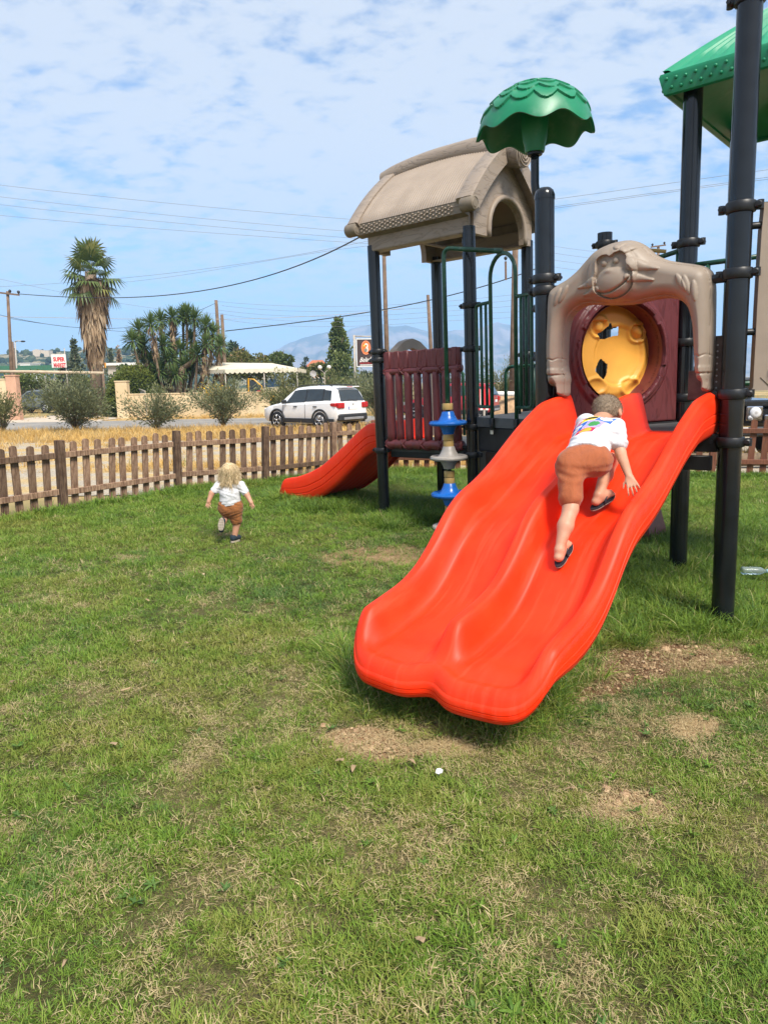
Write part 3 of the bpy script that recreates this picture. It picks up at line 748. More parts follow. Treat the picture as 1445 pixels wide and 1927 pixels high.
SLIDE1 = slide(TOP1, -EV, EU, .582, [-.2, .0, .3, .6, .8, 1.0, 1.2, 1.4, 1.55, 1.7, 1.85, 2.0, 2.2, 2.36, 2.47, 2.6],
      [1.58, 1.575, 1.535, 1.40, 1.29, 1.175, 1.085, 1.02, .92, .77, .655, .59, .55, .52, .43, .33],
      ([-.2, .15, .5, 1.0, 1.6, 2.0, 2.3, 2.45, 2.6], [.275, .275, .24, .20, .185, .165, .165, .11, .035]),
      ([-.2, .3, .6, 1.0, 1.5, 1.9, 2.15, 2.3, 2.4, 2.6], [.28, .25, .225, .21, .195, .18, .17, .14, .10, .095]), -.12, 2.56, 0.062, 2, 0.21, ((-.25, .27), 2.02, .30))
TOP2 = P1 + .65 * EV
SLIDE2 = slide(TOP2, -EU, -EV * -1 * -1, .50, [-.1, .2, .36, .54, .79, .99, 1.26, 1.52, 1.77, 2.03, 2.17, 2.27, 2.35],
      [1.225, 1.22, 1.21, 1.105, .922, .787, .613, .503, .428, .39, .335, .25, .2],
      ([-.1, .3, 1.0, 2.0, 2.2, 2.35], [.26, .25, .22, .20, .12, .03]), ([-.1, .4, 1.0, 1.6, 2.0, 2.3], [.30, .36, .40, .38, .30, .12]), .06, 2.30, .08, 2, .18, ((0.25, -.25), 2.0, .08), 'double_slide')

# maroon barrier of P1-P3 -----------------------------------------------------------------
z0, z1 = 0.905, 2.10
A = P1 + EU * .105; B = P3 - EU * .135; LB = np.linalg.norm(B - A); RB = np.stack([EU, EV, EZ], 1); mid = (A + B) / 2
b = MB(); b.box(mid + EZ * (z1 - .115), (LB / 2, .035, .105), RB, .03); bar_x = np.linspace(.075, LB - .075, 8)
for x in bar_x: b.box(A + EU * x + EZ * (z1 - .11) - EV * .022, (.040, .022, .105), RB, .02)
barrier = part(b, 'barrier', M_MAROON, PLAY)
roll = []
for zr, rr_ in ((z1 - .245, .052), (z0 + .065, .066)):
    xs = np.linspace(0, LB, 120); ph = xs / (LB / 8) * math.pi
    pts = A + xs[:, None] * EU + EZ * zr; r = rr_ * (0.86 + 0.14 * np.abs(np.sin(ph)))
    sub(MB().tube(pts, r, 14), 'roll', M_MAROON2, barrier, True)
    la = MB()
    for sg in (1, -1):
        lp = []
        for x in np.linspace(0.01, LB - .01, 260):
            a = sg * x / (LB / 8) * math.pi; R_ = rr_ * 1.0
            lp.append(A + x * EU + EZ * (zr + R_ * math.sin(a)) - EV * R_ * math.cos(a))
        la.tube(lp, .009, 5)
    sub(la, 'lashing', M_MAROON2, barrier, True)
for i, x in enumerate(bar_x):
    r0 = (.058, .046, .05, .047, .052, .048, .05, .056)[i]
    zs = np.linspace(z0 + .09, z1 - .25, 9)
    pts = np.array([A + EU * (x + .004 * math.sin(3 * z + i)) + EZ * z for z in zs])
    sub(MB().tube(pts, r0 * (1 + .04 * np.sin(zs * 7 + i)), 14), 'bar', M_MAROON, barrier, True)
b = MB(); 
for P, e in ((P1, 1), (P3, -1)):
    for z in (2.06, 0.95): b.tube([P + EU * e * .06 + EZ * z, P + EU * e * .15 + EZ * z], .022, 10)
sub(b, 'bracket', M_CLAMP, barrier)

# beige gabled roof ------------------------------------------------------------------------
def RF(u, v, z): return P1 + np.multiply.outer(np.asarray(u, float), EU) + np.multiply.outer(np.asarray(v, float), EV) + np.multiply.outer(np.asarray(z, float), EZ)
VC = .65; UL, UR = -.22, 1.56
def hog(u): return .07 * (1 - ((np.asarray(u) - .62) / .95) ** 2)                  # the ridge is hogged
def slope(q, u):
    """from eave (0) to the ridge foot (1); convex"""
    v = (1 - q) ** 2 * (-.17) + 2 * q * (1 - q) * (.15) + q * q * .62; z = (1 - q) ** 2 * 3.60 + 2 * q * (1 - q) * 3.99 + q * q * 4.27
    return v, z + hog(u) * q
roofp = None
us = np.linspace(UL + .16, UR - .20, 241); qs = np.linspace(0, 1, 15)
rb = MB()
for side in (0, 1):
    Q, Uu = np.meshgrid(qs, us, indexing='ij'); v, z = slope(Q, Uu)
    if side: v = 2 * VC - v
    nb = .015 * (np.abs(np.sin((Uu - UL) * math.pi / .036)) ** 0.7) * smooth(0, .03, Q)
    v2, z2 = v + nb * (-.6 if not side else .6), z + nb * .8
    rb.grid(RF(Uu, v2, z2), flip=bool(side) is False)
    Q, Uu = np.meshgrid(qs, np.array([UL + .02, UR - .02]), indexing='ij'); v, z = slope(Q, Uu); z = z - .05
    if side: v = 2 * VC - v
    rb.grid(RF(Uu, v, z), flip=bool(side))
roofp = part(rb, 'gable_roof', M_BEIGE, PLAY)
M_BGRAIN = grain('beige_wood_grain', (0.285, 0.228, 0.180), (0.225, 0.180, 0.142), 0.5, (1.2, 1.2, 5), 0.45, 1.3)
for (ua, ub) in ((UL, UL + .17), (UR - .21, UR)):                                  # verge boards
    vb = MB()
    for side in (0, 1):
        q = np.linspace(-.02, 1.0, 18); v, z = slope(q, (ua + ub) / 2)
        dv, dz = np.gradient(v), np.gradient(z); ln = np.hypot(dv, dz); nv, nz = -dz / ln, dv / ln
        ring = []
        for (uu, k) in ((ua, -.05), (ua, .038), (ua + .02, .05), (ub - .02, .05), (ub, .038), (ub, -.13 if ub == UR else -.05)):
            vv, zz_ = v + nv * k, z + nz * k
            if side: vv = 2 * VC - vv
            ring.append(RF(np.full(len(q), uu), vv, zz_))
        ring.append(ring[0]); vb.grid(np.stack(ring, 0), flip=bool(side))
        vb.add(np.stack([r[0] for r in ring[:-1]]), [tuple(range(6))]); vb.add(np.stack([r[-1] for r in ring[:-1]]), [tuple(range(6))])
    sub(vb, 'verge_board', M_BGRAIN, roofp)
for side in (0, 1):
    vv = -.165 if not side else 2 * VC + .165; sg = -1 if not side else 1
    e = MB(); e.prism([(vv - 0.0, 3.60), (vv + sg * .0, 3.475), (vv - sg * .10, 3.45), (vv - sg * .10, 3.60)], P1 + EU * (UL + .1), EV, EZ, (UR - UL - .24))
    sub(e, 'eave_band', M_BEIGE_D, roofp)
    s_ = MB()
    for k in range(33):
        for j in range(2 + (k % 2)):
            c = RF(UL + .19 + k * .0405, vv + sg * .004, 3.575 - j * .042 - (0 if k % 2 else .02))
            s_.ball(c, .0125, 7, 4)
    o = sub(s_, 'eave_studs', M_BEIGE, roofp, True); o['kind'] = 'stuff'
    for ue in (UL + .06, UR - .07):
        kb = MB().lathe([(.0, -.088), (.045, -.086), (.052, -.080), (.058, -.086), (.072, -.080), (.078, -.065), (.078, .065), (.072, .080), (.058, .086), (.052, .080), (.045, .086), (0, .088)],
                        RF(ue, vv + sg * .01, 3.545), np.stack([EV, EZ, EU], 1), 18)
        sub(kb, 'eave_knob', M_BEIGE_D, roofp)
    f = MB(); f.box(RF(.685, -.035 if not side else 2 * VC + .035, 3.395), (.72, .03, .105), RB, .012)
    f.box(RF(.685, .02 if not side else 2 * VC - .02, 3.30), (.72, .08, .012), RB, .006)
    sub(f, 'fascia', M_BGRAIN, roofp)
lg = MB(); us_ = np.linspace(-.30, 1.70, 40)
lr = .125 + .045 * smooth(.7, 1.7, us_) - .012 * smooth(-.1, -.3, us_)
lg.tube(RF(us_, np.full(40, VC), 4.265 + hog(us_) * 1.2 - .10 * smooth(1.0, 1.7, us_) * .6), lr, 20)
sub(lg, 'ridge_log', M_BGRAIN, roofp, 'auto')
rings = MB(); cR = RF(1.702, VC, 4.245 + float(hog(1.7)) * 1.2 - .06)
for rr_ in (.13, .092, .055): 
    a = np.linspace(0, 2 * math.pi, 30, endpoint=False); rings.tube(cR + rr_ * (np.cos(a)[:, None] * EV + np.sin(a)[:, None] * EZ), .010, 6, closed=True)
sub(rings, 'ridge_log_scroll', M_BEIGE, roofp, True)
for ug, flip in ((1.405, 1), (-.035, -1)):                                        # gable walls with an arched opening
    a = np.linspace(0, math.pi, 15); ac, ar, az = VC + .06, .375, 3.36
    arch = [(ac + ar * math.cos(q), az + .36 * math.sin(q)) for q in a]
    q = np.linspace(.06, .97, 10); v, z = slope(q, ug); z = z - .06
    outer = [(-.0, 3.285), (-.0, 3.55)] + [(max(a_, 0.0), b_) for a_, b_ in zip(v, z) if a_ > 0] 
    outer = outer + [(2 * VC - a_, b_) for a_, b_ in outer[::-1]]
    poly = [(ac + ar, 3.285)] + arch + [(ac - ar, 3.285)]
    g = MB(); ring_o = np.array(outer + []) ; 
    full = [(ac - ar, 3.285)] + outer + [(ac + ar, 3.285)] + arch
    g.prism(full, P1 + EU * (ug - .03), EV, EZ, .06)
    gw = sub(g, 'gable_wall', M_BGRAIN, roofp)
    tr = MB(); pth = [(ac - ar - .035, 3.285)] + [(ac + (ar + .035) * math.cos(q), az + (.36 + .035) * math.sin(q)) for q in a[::-1]] + [(ac + ar + .035, 3.285)]
    tr.tube([P1 + EU * (ug + .035 * flip) + EV * x + EZ * y for x, y in pth], .032, 8)
    sub(tr, 'arch_trim', M_BEIGE, roofp, True)
b = MB(); b.box(RF(.685, VC, 3.30), (.02, .62, .012), RB, .004); sub(b, 'tie', M_BEIGE, roofp)

# green mushroom -----------------------------------------------------------------------------
PX = pG(1006, 290, 0) * 0 + patY(1006, 290, 6.95); PX[2] = 0
mz0, mR, mH = 3.87, .505, .425
nth, nph = 110, 420
U_, PH = np.meshgrid(np.linspace(0, 1, nth), np.linspace(0, 2 * math.pi, nph, endpoint=False), indexing='ij')
def dome(u, ph, off=0.0):
    ang = u * math.radians(82); R = mR * np.sin(ang) / math.sin(math.radians(82)); z = mz0 + .06 + mH * (np.cos(ang) - math.cos(math.radians(82)))
    R = R + off * np.sin(ang); z = z + off * np.cos(ang)
    return R, z
hgt_ = np.zeros_like(U_)
for row in range(9):
    tip = .16 + row * .15; nsc = (5, 8, 11, 13, 14, 14, 14, 14, 14)[row]
    if tip > .80: break
    fr = ((PH / (2 * math.pi) * nsc + .5 * row) % 1) - .5
    edge = tip + .10 * (1 - (2 * fr) ** 2) - .04
    k = (U_ < edge)
    lift = .017 * smooth(edge - .20, edge, U_)
    hgt_ = np.where(k & (hgt_ == 0), lift * 1 + 0.0001, hgt_)
R, Z = dome(U_, PH, hgt_)
sc_ = .5 + .5 * np.cos(PH * 8 + .9); low = smooth(.72, 1, U_)
Z = Z - low * .070 * sc_; R = R + low * .025 * sc_
Vd = np.stack([R * np.cos(PH), R * np.sin(PH), Z], -1) + PX
Ri, Zi = dome(U_[::-1], PH[::-1], -.022); Zi = Zi - low[::-1] * .070 * sc_[::-1] + .004; Ri = Ri + low[::-1] * .025 * sc_[::-1]
Vi = np.stack([Ri * np.cos(PH), Ri * np.sin(PH), Zi], -1) + PX
full = np.concatenate([Vd, Vi], 0); full = np.concatenate([full, full[:, :1]], 1)
mush = part(MB().grid(full), 'mushroom_roof', M_GREEN, PLAY, 'auto')
sub(MB().lathe([(.085, 3.73), (.092, 3.75), (.095, 3.79), (.11, 3.84), (.125, 4.0), (.15, 4.2)], PX, None, 18), 'hub', M_GREEN, mush)
sub(MB().lathe([(.062, 3.705), (.068, 3.71), (.068, 3.74), (.05, 3.745)], PX, None, 16), 'collar', M_CLAMP, mush)
pts = [PX + EZ * z for z in (3.75, 3.65, 3.55, 3.46)] + [PX + EZ * 3.37 + (P5 - PX) * .15, PX * .6 + P5 * .4 + EZ * 3.30, PX * .25 + P5 * .75 + EZ * 3.20, P5 - EU * .02 + EZ * 2.85, P5 - EU * .02 + EZ * 2.5]
sub(MB().tube(pts, .038, 14), 'bent_pole', M_POST, mush, True)

# green hipped roof on the right tower ----------------------------------------------------------
RA0 = P8 - .18 * EU - .18 * EV; RS = 1.90; rc = RA0 + RS / 2 * (EU + EV); zb, za = 3.83, 4.60
M_ = np.stack([EU, EV], 0)
def sq(k, z0_, n=60):
    """square ring, half side k"""
    c = [(-k, -k), (k, -k), (k, k), (-k, k)]; out = []
    for i in range(4):
        a, b_ = np.array(c[i]), np.array(c[(i + 1) % 4])
        for t_ in np.linspace(0, 1, n, endpoint=False): out.append(a + (b_ - a) * t_)
    out = np.array(out); V = rc + out[:, :1] * EU + out[:, 1:] * EV; V[:, 2] = z0_; return V
g = MB(); N = 84
rows = []
for q in np.linspace(0, 1, 22):
    k = RS / 2 * (1 - q); z = zb + .15 + (za - zb - .15) * (1 - (1 - q) ** 1.28)
    V = sq(max(k, .03), z, N); kk = np.arange(4 * N) % N
    rib = (((kk / N * 22) % 1) > .5) & (kk > 3) & (kk < N - 3)
    V[:, 2] += np.where(rib, .026, 0) * smooth(.02, .10, q) * (q < .9)
    edge = np.minimum(kk, N - kk) / N * 2 * k
    V[:, 2] += .03 * smooth(.09, .03, edge)
    rows.append(V)
full = np.stack(rows, 0); full = np.concatenate([full, full[:, :1]], 1); g.grid(full, flip=True)
hip = part(g, 'hipped_roof', M_GREEN2, PLAY, 'auto')
e = MB(); rr = [sq(RS / 2 + .012, zb + .155, N), sq(RS / 2 + .02, zb + .13, N), sq(RS / 2 - .01, zb + .01, N), sq(RS / 2 - .03, zb, N), sq(RS / 2 - .06, zb + .01, N), sq(RS / 2 - .06, zb + .13, N)]
kk = np.arange(4 * N) % N
full = np.stack(rr, 0); 
full = np.concatenate([full, full[:, :1]], 1); e.grid(full, flip=False); sub(e, 'eave_band', M_GREEN, hip, 'auto')
u_ = MB(); rows = []
for q in np.linspace(0, 1, 8): rows.append(sq(max((RS / 2 - .05) * (1 - q), .02), zb + .03 + .55 * q - .35 * q * q, 12))
full = np.stack(rows, 0); full = np.concatenate([full, full[:, :1]], 1); u_.grid(full); sub(u_, 'ceiling', M_GREEN, hip, True)
s_ = MB()
for i in range(4):
    c = [(-1, -1), (1, -1), (1, 1), (-1, 1)]; a, b_ = np.array(c[i]) * RS / 2, np.array(c[(i + 1) % 4]) * RS / 2
    dn = (a + b_) / 2; dn = dn / np.linalg.norm(dn)
    for k in range(26):
        for j in range(2):
            q = a + (b_ - a) * (k + .5 + .5 * (j % 2)) / 26.5 + dn * (.012 - .010 * j)
            p = rc + q[0] * EU + q[1] * EV; p[2] = zb + .115 - j * .055 - random.random() * .012; s_.ball(p, .015, 6, 4)
o = sub(s_, 'eave_studs', M_GREEN, hip, True); o['kind'] = 'stuff'
for P in (P8 + 1.35 * EU, P8 + 1.35 * EV, P8 + 1.35 * (EU + EV)): po['x'] = post(P, 4.0, 0)

# ape arch over the slide ---------------------------------------------------------------------------
def pip(poly, X, Y):
    ins = np.zeros(X.shape, bool); n = len(poly)
    for i in range(n):
        x0, y0 = poly[i]; x1, y1 = poly[(i + 1) % n]
        c = ((y0 > Y) != (y1 > Y)) & (X < (x1 - x0) * (Y - y0) / (y1 - y0 + 1e-12) + x0); ins ^= c
    return ins
def psdf(poly, X, Y):
    """signed distance (inside > 0) and the nearest outline point"""
    D = np.full(X.shape, 1e9); nx, ny = np.zeros_like(X), np.zeros_like(X); n = len(poly)
    for i in range(n):
        a, b_ = poly[i], poly[(i + 1) % n]; e = b_ - a; t_ = np.clip(((X - a[0]) * e[0] + (Y - a[1]) * e[1]) / (e @ e + 1e-12), 0, 1)
        px, py = a[0] + t_ * e[0], a[1] + t_ * e[1]; d = (X - px) ** 2 + (Y - py) ** 2; k = d < D
        D = np.where(k, d, D); nx = np.where(k, px, nx); ny = np.where(k, py, ny)
    D = np.sqrt(D); return np.where(pip(poly, X, Y), D, -D), nx, ny
def spline(p, n=8):
    """closed Catmull-Rom through the outline"""
    p = np.asarray(p, float); out = []
    for i in range(len(p)):
        a, b_, c, d = p[i - 1], p[i], p[(i + 1) % len(p)], p[(i + 2) % len(p)]
        for t_ in np.linspace(0, 1, n, endpoint=False):
            out.append(.5 * (2 * b_ + (c - a) * t_ + (2 * a - 5 * b_ + 4 * c - d) * t_ ** 2 + (3 * b_ - a - 3 * c + d) * t_ ** 3))
    return np.array(out)
def relief(poly, h, front, back, A, ux, uy, holes=()):
    """moulded panel: outline in the plane, front(X, Y, d) and back heights along the normal ux x uy"""
    lo, hi = poly.min(0) - h, poly.max(0) + h
    X, Y = np.meshgrid(np.arange(lo[0], hi[0], h), np.arange(lo[1], hi[1], h), indexing='ij')
    d, nx, ny = psdf(poly, X, Y)
    for q in holes:
        d2, n2x, n2y = psdf(q, X, Y); k = -d2 < d; d = np.where(k, -d2, d); nx = np.where(k, n2x, nx); ny = np.where(k, n2y, ny)
    snap = d < h * .42; ok = d > -h * .62
    Xs, Ys = np.where(snap, nx, X), np.where(snap, ny, Y); ds = np.where(snap, 0, d)
    cell = ok[:-1, :-1] & ok[1:, :-1] & ok[1:, 1:] & ok[:-1, 1:]
    idx = np.arange(X.size).reshape(X.shape); f = np.stack([idx[:-1, :-1], idx[1:, :-1], idx[1:, 1:], idx[:-1, 1:]], -1)[cell]
    n = np.cross(ux, uy)
    Zf = front(Xs, Ys, ds); Zb = back(Xs, Ys, ds)
    V1 = A + Xs[..., None] * ux + Ys[..., None] * uy + Zf[..., None] * n; V2 = A + Xs[..., None] * ux + Ys[..., None] * uy + Zb[..., None] * n
    e = {}
    for q in f:
        for i in range(4):
            a, b_ = q[i], q[(i + 1) % 4]
            if (b_, a) in e: del e[(b_, a)]
            else: e[(a, b_)] = 1
    N_ = X.size; Q = np.concatenate([f, f[:, ::-1] + N_, np.array([(b_, a, a + N_, b_ + N_) for a, b_ in e])])
    V = np.concatenate([V1.reshape(-1, 3), V2.reshape(-1, 3)])
    use = np.unique(Q); mp = np.zeros(len(V), int); mp[use] = np.arange(len(use))
    return V[use], mp[Q]
ARCH_PX = [(1036, 722), (1032, 700), (1031, 650), (1033, 600), (1034, 570), (1038, 549), (1050, 537), (1070, 525), (1090, 508), (1105, 491), (1122, 473), (1140, 463), (1160, 456), (1183, 452.5), (1200, 455), (1216, 464),
    (1233, 479), (1255, 489), (1280, 494), (1310, 498), (1329, 503), (1340, 515), (1344, 540), (1344, 580), (1343, 640), (1341, 690), (1338, 716), (1337, 735), (1320, 735), (1319, 719), (1311, 712),
    (1307, 690), (1305, 650), (1303, 615), (1298, 588), (1290, 572), (1275, 563), (1252, 561), (1225, 565), (1205, 570), (1185, 573), (1160, 574), (1138, 574), (1114, 573), (1097, 577), (1082, 588), (1073, 602), (1068, 625), (1066, 660), (1066, 690),
    (1070, 712), (1069, 724), (1067, 745), (1052, 745), (1049, 729), (1041, 727)]
arch2 = np.array([[(pon(x, y, TOP1, EV) - TOP1) @ EU, pon(x, y, TOP1, EV)[2]] for x, y in ARCH_PX])
arch_poly = spline(arch2, 3)
def apx(x, y):
    w = pon(x, y, TOP1, EV); return np.array([(w - TOP1) @ EU, w[2]])
fc = apx(1166, 522); fs = 0.00405 * 1.0                                            # metres per survey pixel at the face
def loc(X, Y): return (X - fc[0]) / fs * 1.02, -(Y - fc[1]) / fs                  # face coordinates in survey pixels
face_out = np.array([(-25, -26), (-17, -33), (-8, -34), (0, -31), (9, -36), (20, -36), (27, -28), (29, -16), (36, -8), (40, 6), (38, 20), (29, 31), (14, 37), (-4, 38), (-20, 31), (-28, 18), (-28, 2), (-25, -8)], float)
hair_pts = [((36, -14), (76, -3), 9), ((34, 6), (70, 15), 7), ((-32, 8), (-62, 13), 7), ((-26, 22), (-53, 27), 6), ((24, -40), (52, -48), 7), ((10, -48), (34, -66), 6)]
fo = spline(face_out, 4)
def ape_front(X, Y, d):
    z = .035 * smooth(0, .012, d) + .085 * np.sqrt(np.clip(1 - (1 - np.clip(d - .018, 0, .075) / .075) ** 2, 0, 1))
    ex = smooth(.0, .035, d)
    fx, fy = loc(X, Y)
    band = np.exp(-(np.clip(np.abs(fx) - 60, 0, 999) / 40) ** 2) * smooth(-95, -40, fy) * smooth(75, 40, fy)
    # the flat flange along the top edge and the rounded arm below it
    r = np.hypot(fx / 46, (fy + 2) / 47); z = z + .045 * np.sqrt(np.clip(1 - np.minimum(r, 1) ** 2, 0, 1)) * ex
    r2 = np.hypot((fx - 2) / 56, (fy + 6) / 56); z = z + .016 * smooth(1.1, .75, r2) * ex
    sd, _, _ = psdf(fo, fx, fy)
    z = z - .024 * smooth(-.6, .8, sd) + .008 * smooth(-9, 0, sd) * (sd <= 0)
    mz = np.hypot((fx - 4) / 33, (fy - 12) / 25); z = z + .040 * np.sqrt(np.clip(1 - np.minimum(mz, 1) ** 2, 0, 1)) * (sd > 0)
    for ex_, ey in ((-12, -21), (9, -23)):
        k = np.hypot(fx - ex_, fy - ey) / 5.6; z = z + .018 * np.sqrt(np.clip(1 - np.minimum(k, 1) ** 2, 0, 1))
    nz = np.hypot((fx + 3) / 10, (fy + 8 - .02 * fx ** 2) / 5); z = z + .012 * np.exp(-nz ** 2 * 1.3)
    mo = fy - (27 - .012 * (fx + 2) ** 2 - .14 * fx); mk = smooth(-26, -22, fx) * smooth(36, 30, fx); z = z - .024 * np.exp(-(mo / 1.8) ** 2) * mk
    for (a, b_, w) in hair_pts:
        a, b_ = np.array(a, float), np.array(b_, float); e = b_ - a; t_ = np.clip(((fx - a[0]) * e[0] + (fy - a[1]) * e[1]) / (e @ e), 0, 1)
        k = np.hypot(fx - a[0] - t_ * e[0], fy - a[1] - t_ * e[1]) / (w * (1.25 - .95 * t_)); z = np.maximum(z, z + .018 * np.sqrt(np.clip(1 - np.minimum(k, 1) ** 2, 0, 1)) * ex)
    for sx, (hx, hy) in ((-1, apx(1052, 695)), (1, apx(1323, 690))):                      # hands: cuff line and finger tips
        lx, ly = (X - hx) / fs, -(Y - hy) / fs
        k = smooth(22, 17, np.abs(lx))
        cuff = ly - (-20 + 3.5 * np.abs(((lx / 8) % 2) - 1)); z = z - .009 * np.exp(-(cuff / 1.5) ** 2) * k
        fin = smooth(-4, 2, ly) * smooth(10, 8.5, ly) * k; z = z + fin * .010 * (np.abs(np.cos(lx / 11 * math.pi)) ** .6)
        z = z - .012 * np.exp(-((ly - 10.5) / 2.0) ** 2) * smooth(17, 12, np.abs(lx))
    for (hx, hy, a) in ((1288, 527, .5), (1300, 530, .3), (1316, 540, .1), (1078, 548, -.5), (1066, 552, -.35)):   # tufts of fur on the shoulders
        c = apx(hx, hy); lx, ly = (X - c[0]) / fs, -(Y - c[1]) / fs; lx, ly = lx * math.cos(a) - ly * math.sin(a), lx * math.sin(a) + ly * math.cos(a)
        k = np.hypot(lx / 5, (ly - 8) / 17); z = z + .014 * np.sqrt(np.clip(1 - np.minimum(k, 1) ** 2, 0, 1)) * ex
    return z
V, Q = relief(arch_poly, .0042, ape_front, lambda X, Y, d: -.05 + 0 * d, TOP1 - EV * .01 - EZ * 0, EU, EZ)
o = mesh('ape_arch', V, Q, M_BEIGE, PLAY, True); autosmooth(o, 50)
b = MB()
for z in (2.30, ): b.tube([P6 + EZ * z + EU * .05, P6 + EZ * z + EU * .10], .03, 8); b.tube([P7 + EZ * z - EU * .05, P7 + EZ * z - EU * .16], .03, 8)
sub(b, 'bracket', M_CLAMP, o)

# maroon panel with its round yellow window (P6-P8) --------------------------------------------------
D68 = (P8 - P6) / np.linalg.norm(P8 - P6); N68 = np.array([D68[1], -D68[0], 0])            # towards the camera
hc = np.array([.685, 1.88]); hr = .385
a = np.linspace(0, 2 * math.pi, 72, endpoint=False)
hole = hc + hr * np.stack([np.cos(a), np.sin(a)], 1)
rect = np.array([(.085, 1.305), (1.268, 1.305), (1.268, 2.33), (.085, 2.33)])
def mp_front(X, Y, d):
    q = np.hypot(X - hc[0], Y - hc[1]); an = np.arctan2(Y - hc[1], X - hc[0])
    z = .03 * smooth(0, .02, d) + .022 * smooth(hr + .10, hr + .07, q) + .018 * smooth(hr + .015, hr + .022, q) * smooth(hr + .052, hr + .045, q) * (np.abs(((an / (2 * math.pi) * 6 + .35) % 1) - .5) < .40)
    return z
V, Q = relief(rect, .008, mp_front, lambda X, Y, d: -.03 + 0 * d, P6, D68, EZ, (hole,))
bub = mesh('bubble_panel', V, Q, grain('maroon_board', (0.125, 0.026, 0.030), (0.085, 0.016, 0.019), 0.40, (3.2, 3.2, 0.55), 0.35, 2.0), PLAY, True); autosmooth(bub, 40)
tb = MB(); dd = .115; rings_ = [P6 + D68 * hc[0] + EZ * hc[1] + (hr + o_) * (np.cos(a)[:, None] * D68 + np.sin(a)[:, None] * EZ) + N68 * z for o_, z in ((.0, .055), (.0, .0), (-.003, -dd), (.02, -dd - .02), (.05, -.03))]
full = np.stack(rings_, 0); full = np.concatenate([full, full[:, :1]], 1); tb.grid(full, flip=True); sub(tb, 'tube_wall', M_MAROON2, bub, 'auto')
def disc_front(X, Y, d):
    x, y = X / hr, Y / hr; q = np.hypot(x, y)
    z = .030 * smooth(1.0, .80, q) + .0
    bowl = np.hypot((x - .17) / .60, (y + .05) / .60); z = z - .055 * np.sqrt(np.clip(1 - np.minimum(bowl, 1) ** 2, 0, 1)) - .012 * np.exp(-((bowl - 1.0) / .06) ** 2)
    for ex_, ey in ((-.36, .56), (.66, .45)):
        k = np.hypot((x - ex_) / .24, (y - ey) / .24); z = z + .02 * smooth(1.1, .9, k) - .03 * np.exp(-((k - .62) / .22) ** 2) * (y - ey < .12)
    for ex_, ey in ((-.40, -.66), (.50, -.70)):
        k = np.hypot((x - ex_) / .26, (y - ey) / .17); z = z - .02 * np.exp(-k ** 2 * 1.5) + .012 * np.exp(-((k - 1) / .2) ** 2)
    return z
holes = [np.array(q) * hr for q in ([(-.38, .42), (-.24, .47), (-.05, .66), (.00, .54), (.19, .56), (.22, .38), (.08, .37), (-.12, .31), (-.34, .31)],
                                    [(-.44, -.34), (-.32, -.20), (-.22, -.08), (-.02, -.22), (-.06, -.40), (-.18, -.55), (-.30, -.44)])]
V, Q = relief(np.stack([hr * 1.01 * np.cos(a), hr * 1.01 * np.sin(a)], 1), .0095, disc_front, lambda X, Y, d: disc_front(X, Y, d) - .008, P6 + D68 * hc[0] + EZ * hc[1] - N68 * (dd - .01), D68, EZ, holes)
o = mesh('window_disc', V, Q, M_YEL, bub, True); autosmooth(o, 60)
sub(MB().box(P6 + D68 * .65 + EZ * 1.29 - N68 * .0, (.62, .03, .02), np.stack([D68, -N68, EZ], 1), .004), 'rail', M_DARK, bub)

# green entrance rails on the middle deck -----------------------------------------------------------
def rl(x, y):
    w = pon(x, y, RA - RN * .0, RN); return w
def onrail(s, z): return RA - RN * .02 + RD * s + EZ * z
s_of = lambda x, y: (rl(x, y) - RA) @ RD
sL, sR, sE, s0_ = s_of(926, 600), s_of(973, 600), s_of(1003, 600), s_of(899, 600)
zt = rl(950, 476)[2]; zh = rl(910, 572)[2]; zh2 = rl(990, 555)[2]; zl = 1.42
def bend(pts, r=.06, n=6):
    pts = [np.asarray(p, float) for p in pts]; out = [pts[0]]
    for i in range(1, len(pts) - 1):
        a_, b_, c_ = pts[i - 1], pts[i], pts[i + 1]; u_, v_ = (a_ - b_), (c_ - b_); lu, lv = np.linalg.norm(u_), np.linalg.norm(v_); k = min(r, lu * .45, lv * .45)
        p0, p2 = b_ + u_ / lu * k, b_ + v_ / lv * k
        for t_ in np.linspace(0, 1, n): out.append((1 - t_) ** 2 * p0 + 2 * t_ * (1 - t_) * b_ + t_ * t_ * p2)
    out.append(pts[-1]); return np.array(out)
rad = (sR - sL) / 2; cA = np.linspace(0, math.pi, 13)
b = MB(); top_ = [onrail(sL + rad - rad * math.cos(q), zt - rad + rad * math.sin(q)) for q in cA]
b.tube([onrail(sL, 1.19)] + top_ + [onrail(sR, 1.19)], .0215, 10)
er = part(b, 'entrance_rail', M_GREEN_PIPE, PLAY, True)
for (sa, sb, zz_, nb) in ((s0_, sL, zh, 2), (sE, sR, zh2, 2)):
    b = MB(); b.tube(bend([onrail(sb, zz_), onrail(sa, zz_), onrail(sa, zl), onrail(sb, zl)], .05), .0185, 10)
    fr_ = sub(b, 'side_frame', M_GREEN_PIPE, er, True)
    for k in range(nb):
        s = sa + (sb - sa) * (k + 1) / (nb + 1); sub(MB().tube([onrail(s, zl), onrail(s, zz_)], .0165, 10), 'bar', M_GREEN_PIPE, er, True)
b = MB()
for s in (sL, sR): b.box(onrail(s, 1.235) - RN * .012, (.03, .014, .065), np.stack([RD, RN, EZ], 1), .006); b.ball(onrail(s, 1.21) - RN * .03, .011, 8, 5)
sub(b, 'foot_plate', M_CLAMP, er)
